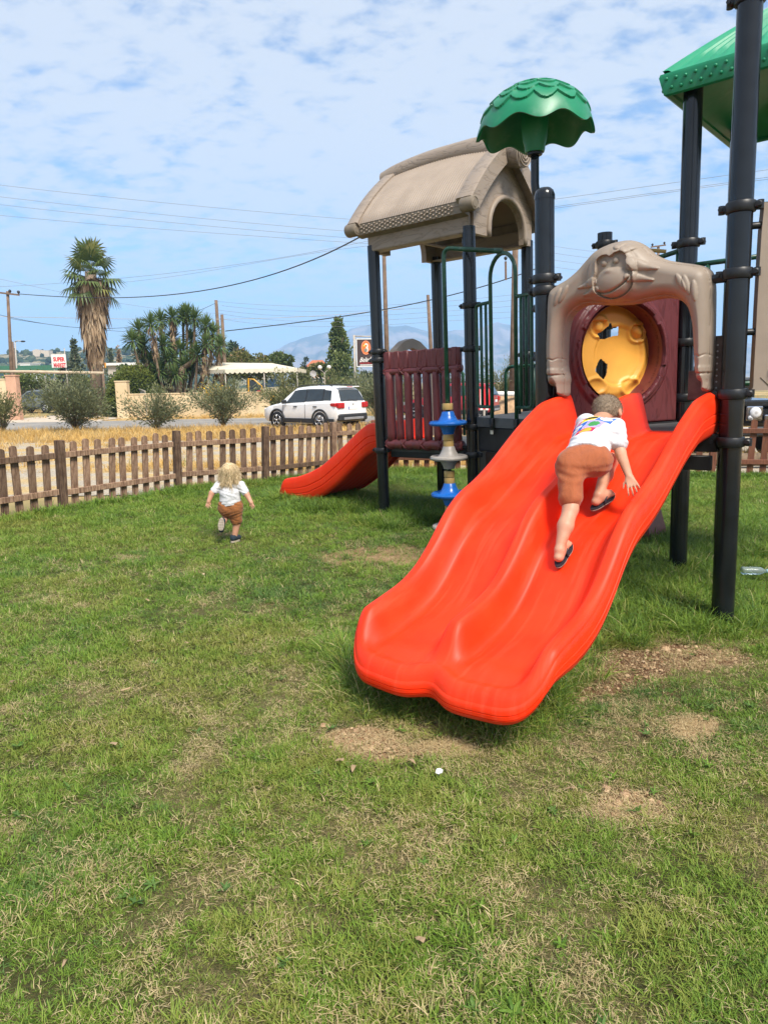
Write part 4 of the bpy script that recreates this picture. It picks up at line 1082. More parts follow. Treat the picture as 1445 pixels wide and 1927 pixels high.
b = MB(); b.tube([P3 + EZ * zh + EU * .04, onrail(s0_, zh)], .02, 8); b.tube([P5 + EZ * zh2, onrail(sE, zh2)], .02, 8); sub(b, 'bracket', M_CLAMP, er)
sub(MB().box(onrail(sL, 1.155) - RN * .01, (.022, .004, .03), np.stack([RD, RN, EZ], 1)), 'paper_tag', plain('paper_tag', (.6, .58, .5), .8), er)
# low loop on the far side of the deck, and one behind the maroon barrier
def loop_rail(A, d, L, z0_, z1_, nb=2):
    d = d / np.linalg.norm(d); b = MB(); b.tube(bend([A + EZ * z0_, A + EZ * z1_, A + d * L + EZ * z1_, A + d * L + EZ * z0_], .10), .02, 10)
    lo_ = part(b, 'loop_rail', M_GREEN_PIPE, PLAY, True)
    for k in range(nb): 
        p = A + d * L * (k + 1) / (nb + 1); sub(MB().tube([p + EZ * z0_, p + EZ * z1_], .0165, 8), 'bar', M_GREEN_PIPE, lo_, True)
    return lo_
q0 = patY(951, 700, 8.55); loop_rail(q0 * np.array([1, 1, 0]), np.array([.75, -.66, 0]), .75, 1.30, float(patY(960, 690, 8.5)[2]), 3)
q0 = patY(871, 700, 9.75); loop_rail(q0 * np.array([1, 1, 0]), np.array([-.9, .2, 0]), .24, .97, float(patY(868, 695, 9.7)[2]), 0)
# rails between the tall posts
b = MB()
for z in (2.70, 1.85): b.tube([P9 + EZ * (z + .0), P8 + EZ * z], .020, 10)
rr_ = part(b, 'guard_rail', M_GREEN_PIPE, PLAY, True)
for k in (.55, .72, .90): sub(MB().tube([P9 + (P8 - P9) * k + EZ * 1.85, P9 + (P8 - P9) * k + EZ * 2.70], .0175, 8), 'bar', M_GREEN_PIPE, rr_, True)
b = MB(); E87 = P8 + EV * .05 + EU * .45; 
b.tube([P8 + EZ * 2.56, P8 + EU * .62 + EZ * 2.56], .02, 10); b.tube([P8 + EU * .05 + EZ * 1.6, P8 + EU * .62 + EZ * 1.6], .02, 10)
rr_ = part(b, 'guard_rail', M_GREEN_PIPE, PLAY, True)
for k in (.16, .30, .44): sub(MB().tube([P8 + EU * k + EZ * 1.6, P8 + EU * k + EZ * 2.56], .0175, 8), 'bar', M_GREEN_PIPE, rr_, True)
b = MB(); b.tube([P9 + EZ * 2.98, P9 + np.array([.5, -.3, 0]) + EZ * 2.86], .018, 8); part(b, 'top_rail', M_CREAM, PLAY, True)
# plates by the arch
b = MB().box(P7 - EU * .10 + EV * .06 + EZ * 1.62, (.055, .012, .32), RB, .004)
pl_ = part(b, 'edge_plate', M_PLATE); ho_ = MB()
for k in range(14): ho_.lathe([(.006, 0), (.006, .002)], P7 - EU * .115 + EV * .047 + EZ * (1.36 + k * .04), np.stack([EU, EZ, -EV], 1), 8)
sub(ho_, 'hole_discs', plain('pale_hole', (.4, .4, .4), .6), pl_)['kind'] = 'stuff'  # pale discs stand in for the open perforations of the plate
part(MB().box(P7 - EU * .22 + EV * .10 + EZ * 1.62, (.09, .012, .10), RB, .004), 'edge_plate', M_PLATE)
part(MB().box(TOP1 + EV * .0 + EZ * 1.235, (.60, .03, .06), RB, .006), 'deck_beam', M_DARK)
part(MB().box(TOP1 - EV * .02 + EZ * 1.10, (.57, .02, .05), RB, .006), 'deck_beam', M_DARK)

# beige panel on the right tower --------------------------------------------------------------------
DR = np.array([.985, -.17, 0]); DR /= np.linalg.norm(DR); NR = np.array([DR[1], -DR[0], 0])
A = P7 + DR * .115
pol = spline(np.array([(0, 1.60), (.02, 1.575), (.6, 1.575), (1.05, 1.575), (1.05, 2.1), (1.05, 2.72), (.55, 2.72), (.06, 2.72), (.01, 2.69), (.0, 2.2), (.0, 1.9)]), 3)
b = MB().prism(pol, A + NR * -.04, DR, EZ, .075)
rp = part(b, 'side_panel', M_BEIGE); 
sub(MB().ball(A + DR * .13 + EZ * 1.72 + NR * .045, (.035, .035, .035), 12, 8), 'knob', M_BEIGE, rp, True)
gq = MB(); gq.tube([A + DR * x + EZ * z + NR * .036 for x, z in ((.04, 1.66), (.07, 1.63), (.10, 1.60))], .004, 5)
gq.tube([A + DR * x + EZ * z + NR * .036 for x, z in ((.10, 2.62), (.13, 2.5), (.11, 2.35), (.14, 2.2))], .004, 5); sub(gq, 'groove', M_BEIGE_D, rp, True)
b = MB()
for z in (2.715, 2.60, 1.95): b.tube([P7 + EZ * z, A + DR * .06 + EZ * z], .022, 10)
sub(b, 'bracket', M_CLAMP, rp)

# climbing pole with stacked discs -------------------------------------------------------------------
SPp = pG(848, 1000, 0); hs = lambda y: None
def zof(y):
    lo, hi = -1., 5.
    for _ in range(50):
        m_ = (lo + hi) / 2; w = np.array([SPp[0], SPp[1], m_]) - PCC; D_ = PM.T @ CD; Fq = PM.T @ CF
        yy = 963.5 + F_PX * (w @ D_) / (w @ Fq); lo, hi = (m_, hi) if yy > y else (lo, m_)
    return lo
AT = onrail(sL + rad, zt)
ztop = zof(467)
b = MB(); b.tube(bend([np.array([SPp[0], SPp[1], .0]), np.array([SPp[0], SPp[1], ztop]), AT + EZ * .02], .10, 9), .024, 12)
cp = part(b, 'disc_climber', M_GREEN_PIPE, PLAY, True)
sub(MB().tube([AT + EZ * .02 + (np.array([SPp[0], SPp[1], ztop]) - AT) * .12, AT + EZ * .02], .029, 12), 'sleeve', M_GREEN_PIPE, cp)
Rr_ = .215
for y, m_ in ((796, M_BLUE), (861, M_GREY), (930, M_BLUE), (991, M_GREY)):
    z = zof(y)
    pr = [(.062, -.125), (.064, -.115), (.080, -.07), (.105, -.03), (.14, -.022), (Rr_ - .025, -.026), (Rr_ - .006, -.016), (Rr_, .0), (Rr_ - .006, .018), (Rr_ - .022, .026), (Rr_ - .04, .020), (.135, .012), (.105, .035), (.080, .085), (.066, .125), (.062, .13)]
    if y > 980: pr = [(p, max(q, -z + .0)) for p, q in pr]
    sub(MB().lathe(pr, np.array([SPp[0], SPp[1], z]), None, 40), 'disc', m_, cp, 'auto')
for y0, y1 in ((759, 771), (817, 828.5), (829.5, 841), (886, 897.5), (898.5, 910), (952, 963), (964, 974)):
    sub(MB().lathe([(.057, 0), (.060, .006), (.060, zof(y0) - zof(y1) - .006), (.057, zof(y0) - zof(y1))], np.array([SPp[0], SPp[1], zof(y1)]), None, 24), 'ring', M_CREAM, cp)

# beige entrance arch of the small slide (P1-P2) ----------------------------------------------------
sec = []
pth = [(.13, .98), (.13, 1.3), (.14, 1.7), (.18, 1.95), (.30, 2.13), (.48, 2.24), (.65, 2.28), (.82, 2.24), (1.0, 2.13), (1.12, 1.95), (1.16, 1.7), (1.17, 1.3), (1.17, .98)]
pth = np.array(pth); tt = np.linspace(0, len(pth) - 1, 70); pth = np.stack([np.interp(tt, np.arange(len(pth)), pth[:, k]) for k in (0, 1)], 1)
c_ = np.array([.65, 1.4]); b = MB()
tn = np.gradient(pth, axis=0); tn /= np.linalg.norm(tn, axis=1, keepdims=True); nr = np.stack([tn[:, 1], -tn[:, 0]], 1)
ring = []
for (w_, d_) in ((0, .05), (.03, .062), (.05, .045), (.08, .062), (.12, .05), (.12, -.05), (0, -.05)):
    q = pth + nr * w_ * 1.0; ring.append(P1 + q[:, :1] * EV + q[:, 1:] * EZ - EU * d_)
ring.append(ring[0]); b.grid(np.stack(ring, 0)); part(b, 'slide_arch', M_BEIGE, PLAY, 'auto')
# ================================================================== the two children
SKIN = NT('skin'); c = SKIN.coord('Object'); k = SKIN.mix(SKIN.ramp(SKIN.noise(c, 9, 4, 0.6), 0.3, 0.7), (0.47, 0.240, 0.150), (0.55, 0.300, 0.200))
SKIN.set(k, 0.5, 0.35); SKIN.b.inputs['Subsurface Weight'].default_value = 0.12; SKIN.b.inputs['Subsurface Radius'].default_value = (0.012, 0.005, 0.003); SKIN = SKIN.m
def cloth(name, col, wr=0.5, var=0.06, ws=14):
    t = NT(name); c = t.coord('Object'); n = t.noise(c, ws, 4, 0.6, (1, 1, 0.55), 1.2)
    k = t.mix(t.ramp(n, 0.3, 0.7), tuple(x * (1 - var) for x in col), col); t.set(k, 0.9, 0.15)
    t.b.inputs['Sheen Weight'].default_value = 0.15
    w = t.noise(c, 420, 2, 0.5); t.bump(t.math('ADD', t.math('MULTIPLY', n, 1.0), t.math('MULTIPLY', w, 0.06)), wr, 0.02); return t
M_TEE = cloth('white_cotton', (0.64, 0.64, 0.66), 0.8).m
M_RUST = cloth('rust_cotton', (0.36, 0.108, 0.046), 0.55, 0.15).m
M_RUST2 = cloth('tan_brown_cotton', (0.33, 0.125, 0.042), 0.6, 0.2, 40).m
M_HAIR = NT('short_hair'); c = M_HAIR.coord('Object'); n = M_HAIR.noise(c, 90, 5, 0.75, (2.5, 2.5, 0.7)); M_HAIR.set(M_HAIR.mix(M_HAIR.ramp(n, .3, .7), (0.13, 0.092, 0.060), (0.33, 0.255, 0.18)), 0.75, 0.25); M_HAIR.bump(n, 0.6, 0.004); M_HAIR = M_HAIR.m
M_BLOND = NT('blond_hair'); c = M_BLOND.coord('Object'); n = M_BLOND.noise(c, 34, 4, 0.65, (3, 3, 0.35)); M_BLOND.set(M_BLOND.mix(M_BLOND.ramp(n, .33, .66), (0.38, 0.26, 0.125), (0.76, 0.61, 0.38)), 0.6, 0.35); M_BLOND.bump(n, 1.0, 0.01); M_BLOND = M_BLOND.m
M_SOLE = plain('dark_sole', (0.012, 0.013, 0.022), 0.7, 0.2, 20)
M_SOLE2 = plain('pale_sole', (0.42, 0.36, 0.29), 0.8, 0.2, 40)
M_EYE = plain('eye_white', (.7, .7, .68), .3); M_IRIS = plain('eye_iris', (.05, .04, .035), .3); M_LIP = plain('lip', (.42, .14, .12), .5)
def unit(v): v = np.asarray(v, float); return v / np.linalg.norm(v)
# ---------- boy on the slide; joints surveyed as pixel + depth
J = dict(
    la=at(1052, 1034, 3.78), lk=at(1073, 958, 3.90), lh=at(1073, 876, 4.02),
    ra=at(1125, 931, 4.10), rk=at(1150, 866, 4.40), rh=at(1121, 869, 4.06),
    ch=at(1117, 818, 4.30), nk=at(1134, 786, 4.47), hd=at(1144, 778, 4.56),
    ls=at(1101, 797, 4.44), rs=at(1157, 806, 4.28), re=at(1167, 853, 4.20), rw=at(1183, 897, 4.02),
    le=at(1096, 836, 4.62), lw=at(1112, 868, 4.70))
UPB = unit(J['nk'] - (J['lh'] + J['rh']) / 2); RTB = unit(J['rs'] - J['ls'])
BKB = unit(np.cross(RTB, UPB)); BKB = BKB if BKB @ (CC - J['ch']) > 0 else -BKB      # out of the back, towards the camera
allp = np.array(list(J.values())); lo, hi = allp.min(0) - .17, allp.max(0) + .17
S_DN = unit(SLIDE1(.25, 1.6) - SLIDE1(.25, 1.1)); S_DN = unit(PM @ S_DN); S_N = unit(np.cross(S_DN, PM @ EU)); S_N = S_N if S_N[2] > 0 else -S_N
boy = empty('person', to_world(SLIDE1(.22, 1.5)), shift=True)
tag(boy, 'boy in a printed white T-shirt and rust-brown shorts climbing up the orange slide', 'person')
hdir = unit(np.array([.66, .66, -.30]))                                                # where he looks
hup = unit(np.array([.0, .33, 1.0])); hup = unit(hup - (hup @ hdir) * hdir); hrt = np.cross(hdir, hup); HR = np.stack([hrt, hdir, hup], 1)
def footprim(b, ank, toe_dir, up, L, w):
    toe_dir = unit(toe_dir); sd = np.cross(toe_dir, up)
    heel = ank - up * w * 1.05 - toe_dir * w * .75
    b.ell(heel + up * w * .25, np.array([w * .64, w * .80, w * .60]), .015, np.stack([sd, toe_dir, up], 1))
    b.cone(heel + up * .003, ank + toe_dir * (L - w * 1.8) - up * w * 1.35, w * .72, w * .62, .015)
    b.cone(ank - up * w * .3, ank + toe_dir * (L * .5) - up * w * 1.2, w * .78, w * .6, .02)
    for k in range(5):
        o = (k - 2) * w * .36; p = ank + toe_dir * (L - w * 1.9 - abs(k - 1.4) * .004) + sd * o - up * w * 1.42
        b.cone(p, p + toe_dir * w * .62, w * .24, w * .21, .004)
def hand(b, wr, dirn, palm_n, L, thumb_side, curl=.5, spread=.16):
    """palm, four fingers of different length, thumb; palm_n points out of the palm"""
    d = unit(dirn); n = unit(palm_n - (palm_n @ d) * d); s = np.cross(d, n) * thumb_side
    pl = L * .50; pw = L * .21
    for k in range(4):
        o = (k - 1.5) / 1.5 * -pw
        b.cone(wr + d * L * .06 + s * o * .55, wr + d * pl + s * o, L * .075, L * .062, .010)
    for k, fl in enumerate((.42, .48, .45, .35)):
        o = (k - 1.5) / 1.5 * -pw; fd = unit(d + s * (-(k - 1.5)) * spread * .5)
        p0 = wr + d * pl * .96 + s * o; a = 0.15
        for j, sg in enumerate((.45, .32, .25)):
            dd_ = unit(fd * math.cos(a) + n * math.sin(a)); p1 = p0 + dd_ * L * fl * sg
            b.cone(p0, p1, L * (.052 - .005 * j), L * (.047 - .005 * j), .003); p0 = p1; a += curl
    p0 = wr + d * L * .12 + s * pw * .75
    td = unit(d * .62 + s * .75 + n * .30); p1 = p0 + td * L * .22; b.cone(p0, p1, L * .068, L * .055, .010)
    td = unit(d * .85 + s * .40 + n * .35); p2 = p1 + td * L * .19; b.cone(p1, p2, L * .054, L * .044, .004)
b = Imp(lo, hi, .0048)
b.cone(J['lh'], J['lk'], .066, .043, .02).cone(J['lk'], J['lk'] * .55 + J['la'] * .45 + BKB * .006, .041, .043, .02).cone(J['lk'] * .55 + J['la'] * .45 + BKB * .006, J['la'], .042, .024, .02)
b.cone(J['rh'], J['rk'], .068, .044, .02).cone(J['rk'], J['rk'] * .55 + J['ra'] * .45, .042, .043, .02).cone(J['rk'] * .55 + J['ra'] * .45, J['ra'], .042, .025, .02)
b.cone(J['lh'] * .6 + J['rh'] * .4 + UPB * .03, J['ch'], .085, .092, .04).cone(J['ch'], J['nk'] - UPB * .05, .09, .06, .04)
b.cone(J['ls'], J['rs'], .043, .045, .03).cone(J['nk'] - UPB * .03, J['hd'], .040, .042, .015)
b.cone(J['rs'], J['re'], .041, .032, .015).cone(J['re'], J['rw'], .033, .0215, .012)
b.cone(J['ls'], J['le'], .040, .032, .015).cone(J['le'], J['lw'], .032, .022, .012)
b.ell(J['hd'] + hup * .018 - hdir * .004, (.080, .096, .092), .02, HR).ell(J['hd'] - hup * .045 + hdir * .035, (.060, .058, .058), .03, HR).ell(J['hd'] - hup * .012 + hdir * .098, (.012, .016, .018), .012, HR)
for sx in (-1, 1): b.ell(J['hd'] + hrt * sx * .083 - hup * .012 - hdir * .012, (.012, .020, .030), .006, HR).ell(J['hd'] + hrt * sx * .096 - hup * .010 - hdir * .010, (.010, .010, .018), .004, HR, True)
foot_r = unit(np.array([.66, .42, .34])); foot_l = unit(np.array([.42, .62, .50]))
footprim(b, J['la'], foot_l, S_N * .8 + BKB * .0 + EZ * .2, .165, .034); footprim(b, J['ra'], foot_r, unit(S_N + EZ * .4), .165, .034)
hand(b, J['rw'], at(1197, 934, 3.93) - J['rw'], unit(-BKB * .1 + np.array([.35, .75, -.55])), .125, -1, .38, .30)
hand(b, J['lw'], np.array([.15, .6, .1]), np.array([0, .2, -1.]), .12, 1, .2)
b.build('body', SKIN, boy, 1)
t_ = Imp(lo, hi, .0065)
hipc = (J['lh'] + J['rh']) / 2; W_ = hipc + UPB * .085
t_.cone(W_ - UPB * .03 - RTB * .028, J['ch'] - RTB * .022, .098, .098, .05).cone(W_ - UPB * .03 + RTB * .028, J['ch'] + RTB * .022, .098, .098, .05).cone(J['ch'] - RTB * .03, J['ls'] + UPB * .005, .09, .052, .04).cone(J['ch'] + RTB * .03, J['rs'] + UPB * .005, .09, .055, .04)
t_.cone(J['ls'], J['rs'], .052, .054, .03).cone(J['rs'], J['rs'] * .42 + J['re'] * .58, .054, .056, .02).cone(J['ls'], J['ls'] * .45 + J['le'] * .55, .052, .052, .02)
fold = lambda X, Y, Z: .0050 * np.sin((X * 30 + Y * 40 + 9 * np.sin(Z * 14)) * 1.0) * np.sin(Z * 38 + X * 20)
t_.field(fold)
e = Imp(lo, hi, .0065); 
t_.cut(J['rs'] * .45 + J['re'] * .55, J['re'] - J['rs']) if False else None
hemn = unit(-UPB + RTB * .10); t_.cut(W_ - UPB * .035, hemn)
sl = Imp(lo, hi, .0065)
# panel print: flat blocks of colour on the back (generic, no figures)
TE = NT('printed_cotton'); ad = {}
def tee_attr(P):
    q = P - J['ch']; x = q @ RTB; y = q @ UPB; z = q @ BKB
    return dict(px=x, py=y, pz=z)
M = TE; ax, ay, az_ = (M.attr(n).outputs['Fac'] for n in ('px', 'py', 'pz'))
def inr(x, a, b_): return M.math('MULTIPLY', M.math('GREATER_THAN', x, a), M.math('LESS_THAN', x, b_))
c = M.coord('Object'); wn_ = M.noise(c, 14, 4, 0.6, None, 1.2)
col = M.mix(M.ramp(wn_, .3, .7), (0.58, 0.58, 0.61), (0.66, 0.66, 0.68))
yw = M.math('ADD', M.math('ADD', ay, M.math('MULTIPLY', ax, -0.25)), .072); bk = M.math('GREATER_THAN', az_, .03)
ink = M.noise(c, 60, 3, 0.6)
def block(col, x0, x1, y0, y1, cc, ic):
    f = M.math('MULTIPLY', M.math('MULTIPLY', inr(ax, x0, x1), inr(yw, y0, y1)), bk)
    mx, my = (x0 + x1) / 2, (y0 + y1) / 2
    dx = M.math('SUBTRACT', ax, mx); dy = M.math('SUBTRACT', yw, my)
    r = M.math('SQRT', M.math('ADD', M.math('MULTIPLY', dx, dx), M.math('MULTIPLY', M.math('MULTIPLY', dy, dy), 1.4)))
    blob = M.math('LESS_THAN', M.math('ADD', r, M.math('MULTIPLY', M.math('SUBTRACT', ink, .5), .03)), .028)
    return M.mix(f, col, M.mix(blob, cc, ic))
BL = [(-.075, -.030, .030, .085, (.62, .05, .14), (.70, .62, .66)), (-.028, .018, .032, .087, (.75, .55, .03), (.03, .03, .03)), (.020, .072, .030, .085, (.05, .14, .50), (.62, .64, .66)),
      (-.085, -.040, -.030, .027, (.75, .55, .05), (.05, .05, .05)), (-.055, .002, -.030, .028, (.04, .14, .48), (.62, .62, .66)), (.004, .062, -.026, .028, (.38, .30, .58), (.06, .26, .08)), (-.006, .058, -.066, -.028, (.62, .03, .10), (.65, .38, .06))]
for q in BL: col = block(col, *[v * 1.38 for v in q[:4]], *q[4:])
M.set(col, .9, .15); M.bump(wn_, .55, .02)
t_.build('shirt', M.m, boy, 2, tee_attr)
s_ = Imp(lo, hi, .0065)
s_.cone(J['lh'] + UPB * .06, J['rh'] + UPB * .06, .078, .078, .04).cone(J['lh'], J['rh'], .078, .082, .04).ell(hipc + BKB * .012 + UPB * .0, (.113, .082, .100), .04, np.stack([RTB, BKB, UPB], 1))
lk_ = J['lh'] * .24 + J['lk'] * .76; rk_ = J['rh'] * .30 + J['rk'] * .70
s_.cone(J['lh'], lk_, .078, .066, .03).cone(J['rh'], rk_, .082, .066, .03)
s_.field(lambda X, Y, Z: .004 * np.sin((X * 26 - Y * 34 + 8 * np.sin(Z * 16))) * np.sin(Z * 34 - X * 16))
s_.cut(hipc + UPB * .105, UPB)
P_, Q_ = s_.surf(2)
o = mesh('shorts', P_, Q_, M_RUST, boy, True)
h_ = Imp(J['hd'] - .15, J['hd'] + .15, .005)
h_.ell(J['hd'] + hup * .022 - hdir * .008, (.086, .101, .097), .02, HR).cone(J['hd'] - hup * .03 - hdir * .075, J['hd'] + hup * .03 - hdir * .06, .035, .05, .03)
h_.cut(J['hd'] + hup * .030 + hdir * .055, hdir - hup * .6).cut(J['hd'] - hup * .050 - hdir * .06, -hup + hdir * .25)
for sx in (-1, 1): h_.ell(J['hd'] + hrt * sx * .095 - hup * .022 - hdir * .006, (.024, .028, .038), .006, HR, True)
h_.field(lambda X, Y, Z: .0012 * np.sin(X * 130 + 5 * np.sin(Y * 60 + Z * 40)) * np.sin(Z * 90))
h_.build('hair', M_HAIR, boy, 1)
for sx in (-1, 1):
    q = J['hd'] + hrt * sx * .033 + hdir * .085 + hup * .006; eb = sub(MB().ball(q, .011, 10, 8), 'eye', M_EYE, boy, True); sub(MB().ball(q + hdir * .007, .006, 8, 6), 'iris', M_IRIS, eb, True)
sub(MB().tube([J['hd'] + hdir * (.092 - abs(k) * .006) - hup * .055 + hrt * k * .010 for k in (-2, -1, 0, 1, 2)], .004, 6), 'mouth', M_LIP, boy, True)
def strands(name, P, D, L, w, m, parent, drop=0.0, seg=2):
    V, Fq = [], []
    for p, d in zip(P, D):
        d = unit(d); s_ = unit(np.cross(d, rng.normal(size=3))) * w; l_ = L * random.uniform(.7, 1.2); j = len(V); cur = np.array(p, float)
        for i in range(seg + 1):
            f = 1 - .7 * i / seg; V.extend([cur - s_ * f, cur + s_ * f]); cur = cur + d * l_ / seg; d = unit(d - EZ * drop + rng.normal(0, .10, 3))
        for i in range(seg): Fq.append((j + 2 * i, j + 2 * i + 1, j + 2 * i + 3, j + 2 * i + 2))
    o = mesh(name, np.array(V), Fq, m, parent, True); o['kind'] = 'stuff'; return o
hp_ = [v.co[:] for v in bpy.data.objects['hair'].data.vertices]; hn_ = [v.normal[:] for v in bpy.data.objects['hair'].data.vertices]
ii = rng.integers(0, len(hp_), 2600); strands('hair_strands', [hp_[i] for i in ii], [np.array(hn_[i]) * .55 - hup * .35 - hdir * .25 + rng.normal(0, .25, 3) for i in ii], .014, .0011, M_HAIR, boy, 0, 1)
def flipflop(ank, d, up, w, L, parent):
    d = unit(d); up = unit(up - (up @ d) * d); sd = np.cross(d, up); c0 = ank - up * (w * 1.90) - d * (w * 1.45 + .024)
    a = np.linspace(0, 2 * math.pi, 24, endpoint=False); pts = []
    for q in a:
        y = L / 2 + L / 2 * math.cos(q); ww = w * (1.02 + .22 * smooth(.3, .8, y / L) - .12 * math.exp(-((y / L - .42) / .15) ** 2)); pts.append((math.sin(q) * ww * (1 if abs(math.cos(q)) < .75 else 1.0), y))
    s0 = MB().prism(pts, c0, sd, d, .014) if (np.cross(sd, d) @ up) > 0 else MB().prism([(-x, y) for x, y in pts], c0, -sd, d, .014)
    so_ = s0.build('sandal', M_SOLE, parent, False)
    s1 = MB().prism([(x * 1.02, y * 1.01 - .001) for x, y in pts], c0 + up * .004, sd if (np.cross(sd, d) @ up) > 0 else -sd, d, .003); sub(s1, 'welt', M_SOLE2, so_, False)
    st = MB(); tip = c0 + d * L * .76 + up * .016
    for e_ in (-1, 1): st.tube(bend([tip, c0 + d * L * .60 + sd * e_ * w * .55 + up * .048, c0 + d * L * .38 + sd * e_ * w * 1.0 + up * .014], .03), .0065, 6)
    sub(st, 'strap', M_SOLE, so_, True)
flipflop(J['la'], foot_l, S_N * .8 + EZ * .2, .037, .205, boy); flipflop(J['ra'], foot_r, unit(S_N + EZ * .4), .037, .205, boy)

# ---------- toddler running away over the lawn
TY = 7.66
T = dict(la=at(419, 985, TY - .10), lk=at(428, 968, TY + .10), lh=at(427, 957, TY), ra=at(442, 1008, TY), rk=at(446, 984, TY + .02), rh=at(442, 957, TY),
         ch=at(433, 926, TY), nk=at(433, 903, TY), hd=at(432, 889, TY + .015), ls=at(413, 913, TY), rs=at(453, 913, TY), le=at(399, 928, TY - .05), lw=at(393, 944, TY - .09), re=at(465, 931, TY - .04), rw=at(473, 946, TY - .08))
tod = empty('person', (T['ra'][0], T['ra'][1], 0), shift=True)
tag(tod, 'toddler with long blond hair in a white T-shirt running across the lawn', 'person')
lo, hi = np.array(list(T.values())).min(0) - .13, np.array(list(T.values())).max(0) + .15
ty = np.array([-.12, 1, 0.]); ty /= np.linalg.norm(ty); tx = np.array([1, .12, 0.]); tx /= np.linalg.norm(tx)
b = Imp(lo, hi, .0055)
b.cone(T['lh'], T['lk'], .058, .042, .02).cone(T['lk'], T['la'], .04, .030, .02).cone(T['rh'], T['rk'], .058, .043, .02).cone(T['rk'], T['ra'], .044, .030, .02)
b.cone((T['lh'] + T['rh']) / 2 + EZ * .04, T['ch'], .08, .085, .04).cone(T['ls'], T['rs'], .035, .035, .03).cone(T['nk'], T['hd'], .035, .035, .015)
b.ell(T['hd'] + EZ * .012, (.078, .088, .088), .02).ell(T['hd'] + ty * .07 - EZ * .035, (.05, .035, .05), .03).ell(T['hd'] + ty * .098 - EZ * .012, (.012, .012, .014), .01)
for s_n, e_n, w_n, sd in (('ls', 'le', 'lw', -1), ('rs', 're', 'rw', 1)):
    b.cone(T[s_n], T[e_n], .036, .031, .015).cone(T[e_n], T[w_n], .031, .022, .012)
    dv = unit(T[w_n] - T[e_n]); hand(b, T[w_n], dv + np.array([0, 0, -.3]), np.array([-sd * .2, -.9, 0]) + dv * .1, .085, sd, .45, .2)
b.build('body', SKIN, tod, 1)
t_ = Imp(lo, hi, .006)
t_.cone(T['ch'] - EZ * .105 - tx * .02, T['ch'] - EZ * .02 - tx * .025, .095, .09, .04).cone(T['ch'] - EZ * .105 + tx * .02, T['ch'] - EZ * .02 + tx * .025, .095, .09, .04).cone(T['ch'], T['nk'] - EZ * .02, .088, .05, .04)
t_.cone(T['ls'], T['rs'], .047, .047, .03).cone(T['ls'], T['ls'] * .35 + T['le'] * .65, .043, .044, .02).cone(T['rs'], T['rs'] * .30 + T['re'] * .70, .043, .044, .02)
t_.field(lambda X, Y, Z: .004 * np.sin(X * 45 + 8 * np.sin(Z * 22)) * np.sin(Z * 40 + X * 18)); t_.cut(T['ch'] - EZ * .138, -EZ + tx * .12)
t_.build('shirt', M_TEE, tod, 2)
s_ = Imp(lo, hi, .006); hc_ = (T['lh'] + T['rh']) / 2
s_.cone(T['lh'] + EZ * .05, T['rh'] + EZ * .05, .085, .085, .04).cone(T['lh'], T['rh'], .088, .088, .04).cone(T['lh'], T['lh'] * .2 + T['lk'] * .8, .080, .062, .03).cone(T['rh'], T['rh'] * .22 + T['rk'] * .78, .080, .066, .03)
s_.field(lambda X, Y, Z: .004 * np.sin(X * 60 + 6 * np.sin(Z * 30)) * np.sin(Z * 55))
s_.cut(hc_ + EZ * .085, EZ); s_.build('shorts', M_RUST2, tod, 2)
h_ = Imp(T['hd'] - .19, T['hd'] + .19, .0055)
h_.ell(T['hd'] + EZ * .018 - ty * .012, (.090, .098, .092), .02)
for k in range(15):
    a = math.radians(-200 + k * 15.7); d = np.array([math.cos(a), math.sin(a) * .85, 0]); p = T['hd'] + d * .072 + EZ * .01; q = T['hd'] + d * (.090 + .012 * (k % 3)) - EZ * (.085 + .02 * ((k * 7) % 3)) * (1 if d[1] < .4 else .5)
    h_.cone(p, q, .030, .014, .018); h_.cone(q, q - EZ * .022 + d * .008 * (-1) ** k, .014, .007, .01)
h_.cut(T['hd'] + ty * .05 + EZ * .03, ty - EZ * .5)
h_.field(lambda X, Y, Z: .004 * np.sin(X * 170 + 4 * np.sin(Z * 30)) * smooth(.06, -.03, Z - T['hd'][2]) + .002 * np.sin(X * 240 + Y * 200))
ho_ = h_.build('hair', M_BLOND, tod, 1)
hp_ = [v.co[:] for v in ho_.data.vertices]; hn_ = [v.normal[:] for v in ho_.data.vertices]; ii = rng.integers(0, len(hp_), 1500)
strands('hair_strands', [hp_[i] for i in ii], [np.array(hn_[i]) * .45 - EZ * .7 + rng.normal(0, .22, 3) for i in ii], .060, .0016, M_BLOND, tod, .28, 3)
for sx in (-1, 1):
    q = T['hd'] + tx * sx * .03 + ty * .088 + EZ * .004; eb = sub(MB().ball(q, .010, 10, 8), 'eye', M_EYE, tod, True); sub(MB().ball(q + ty * .006, .0055, 8, 6), 'iris', M_IRIS, eb, True)
sub(MB().tube([T['hd'] + ty * (.095 - abs(k) * .004) - EZ * .045 + tx * k * .008 for k in (-2, -1, 0, 1, 2)], .0035, 6), 'mouth', M_LIP, tod, True)
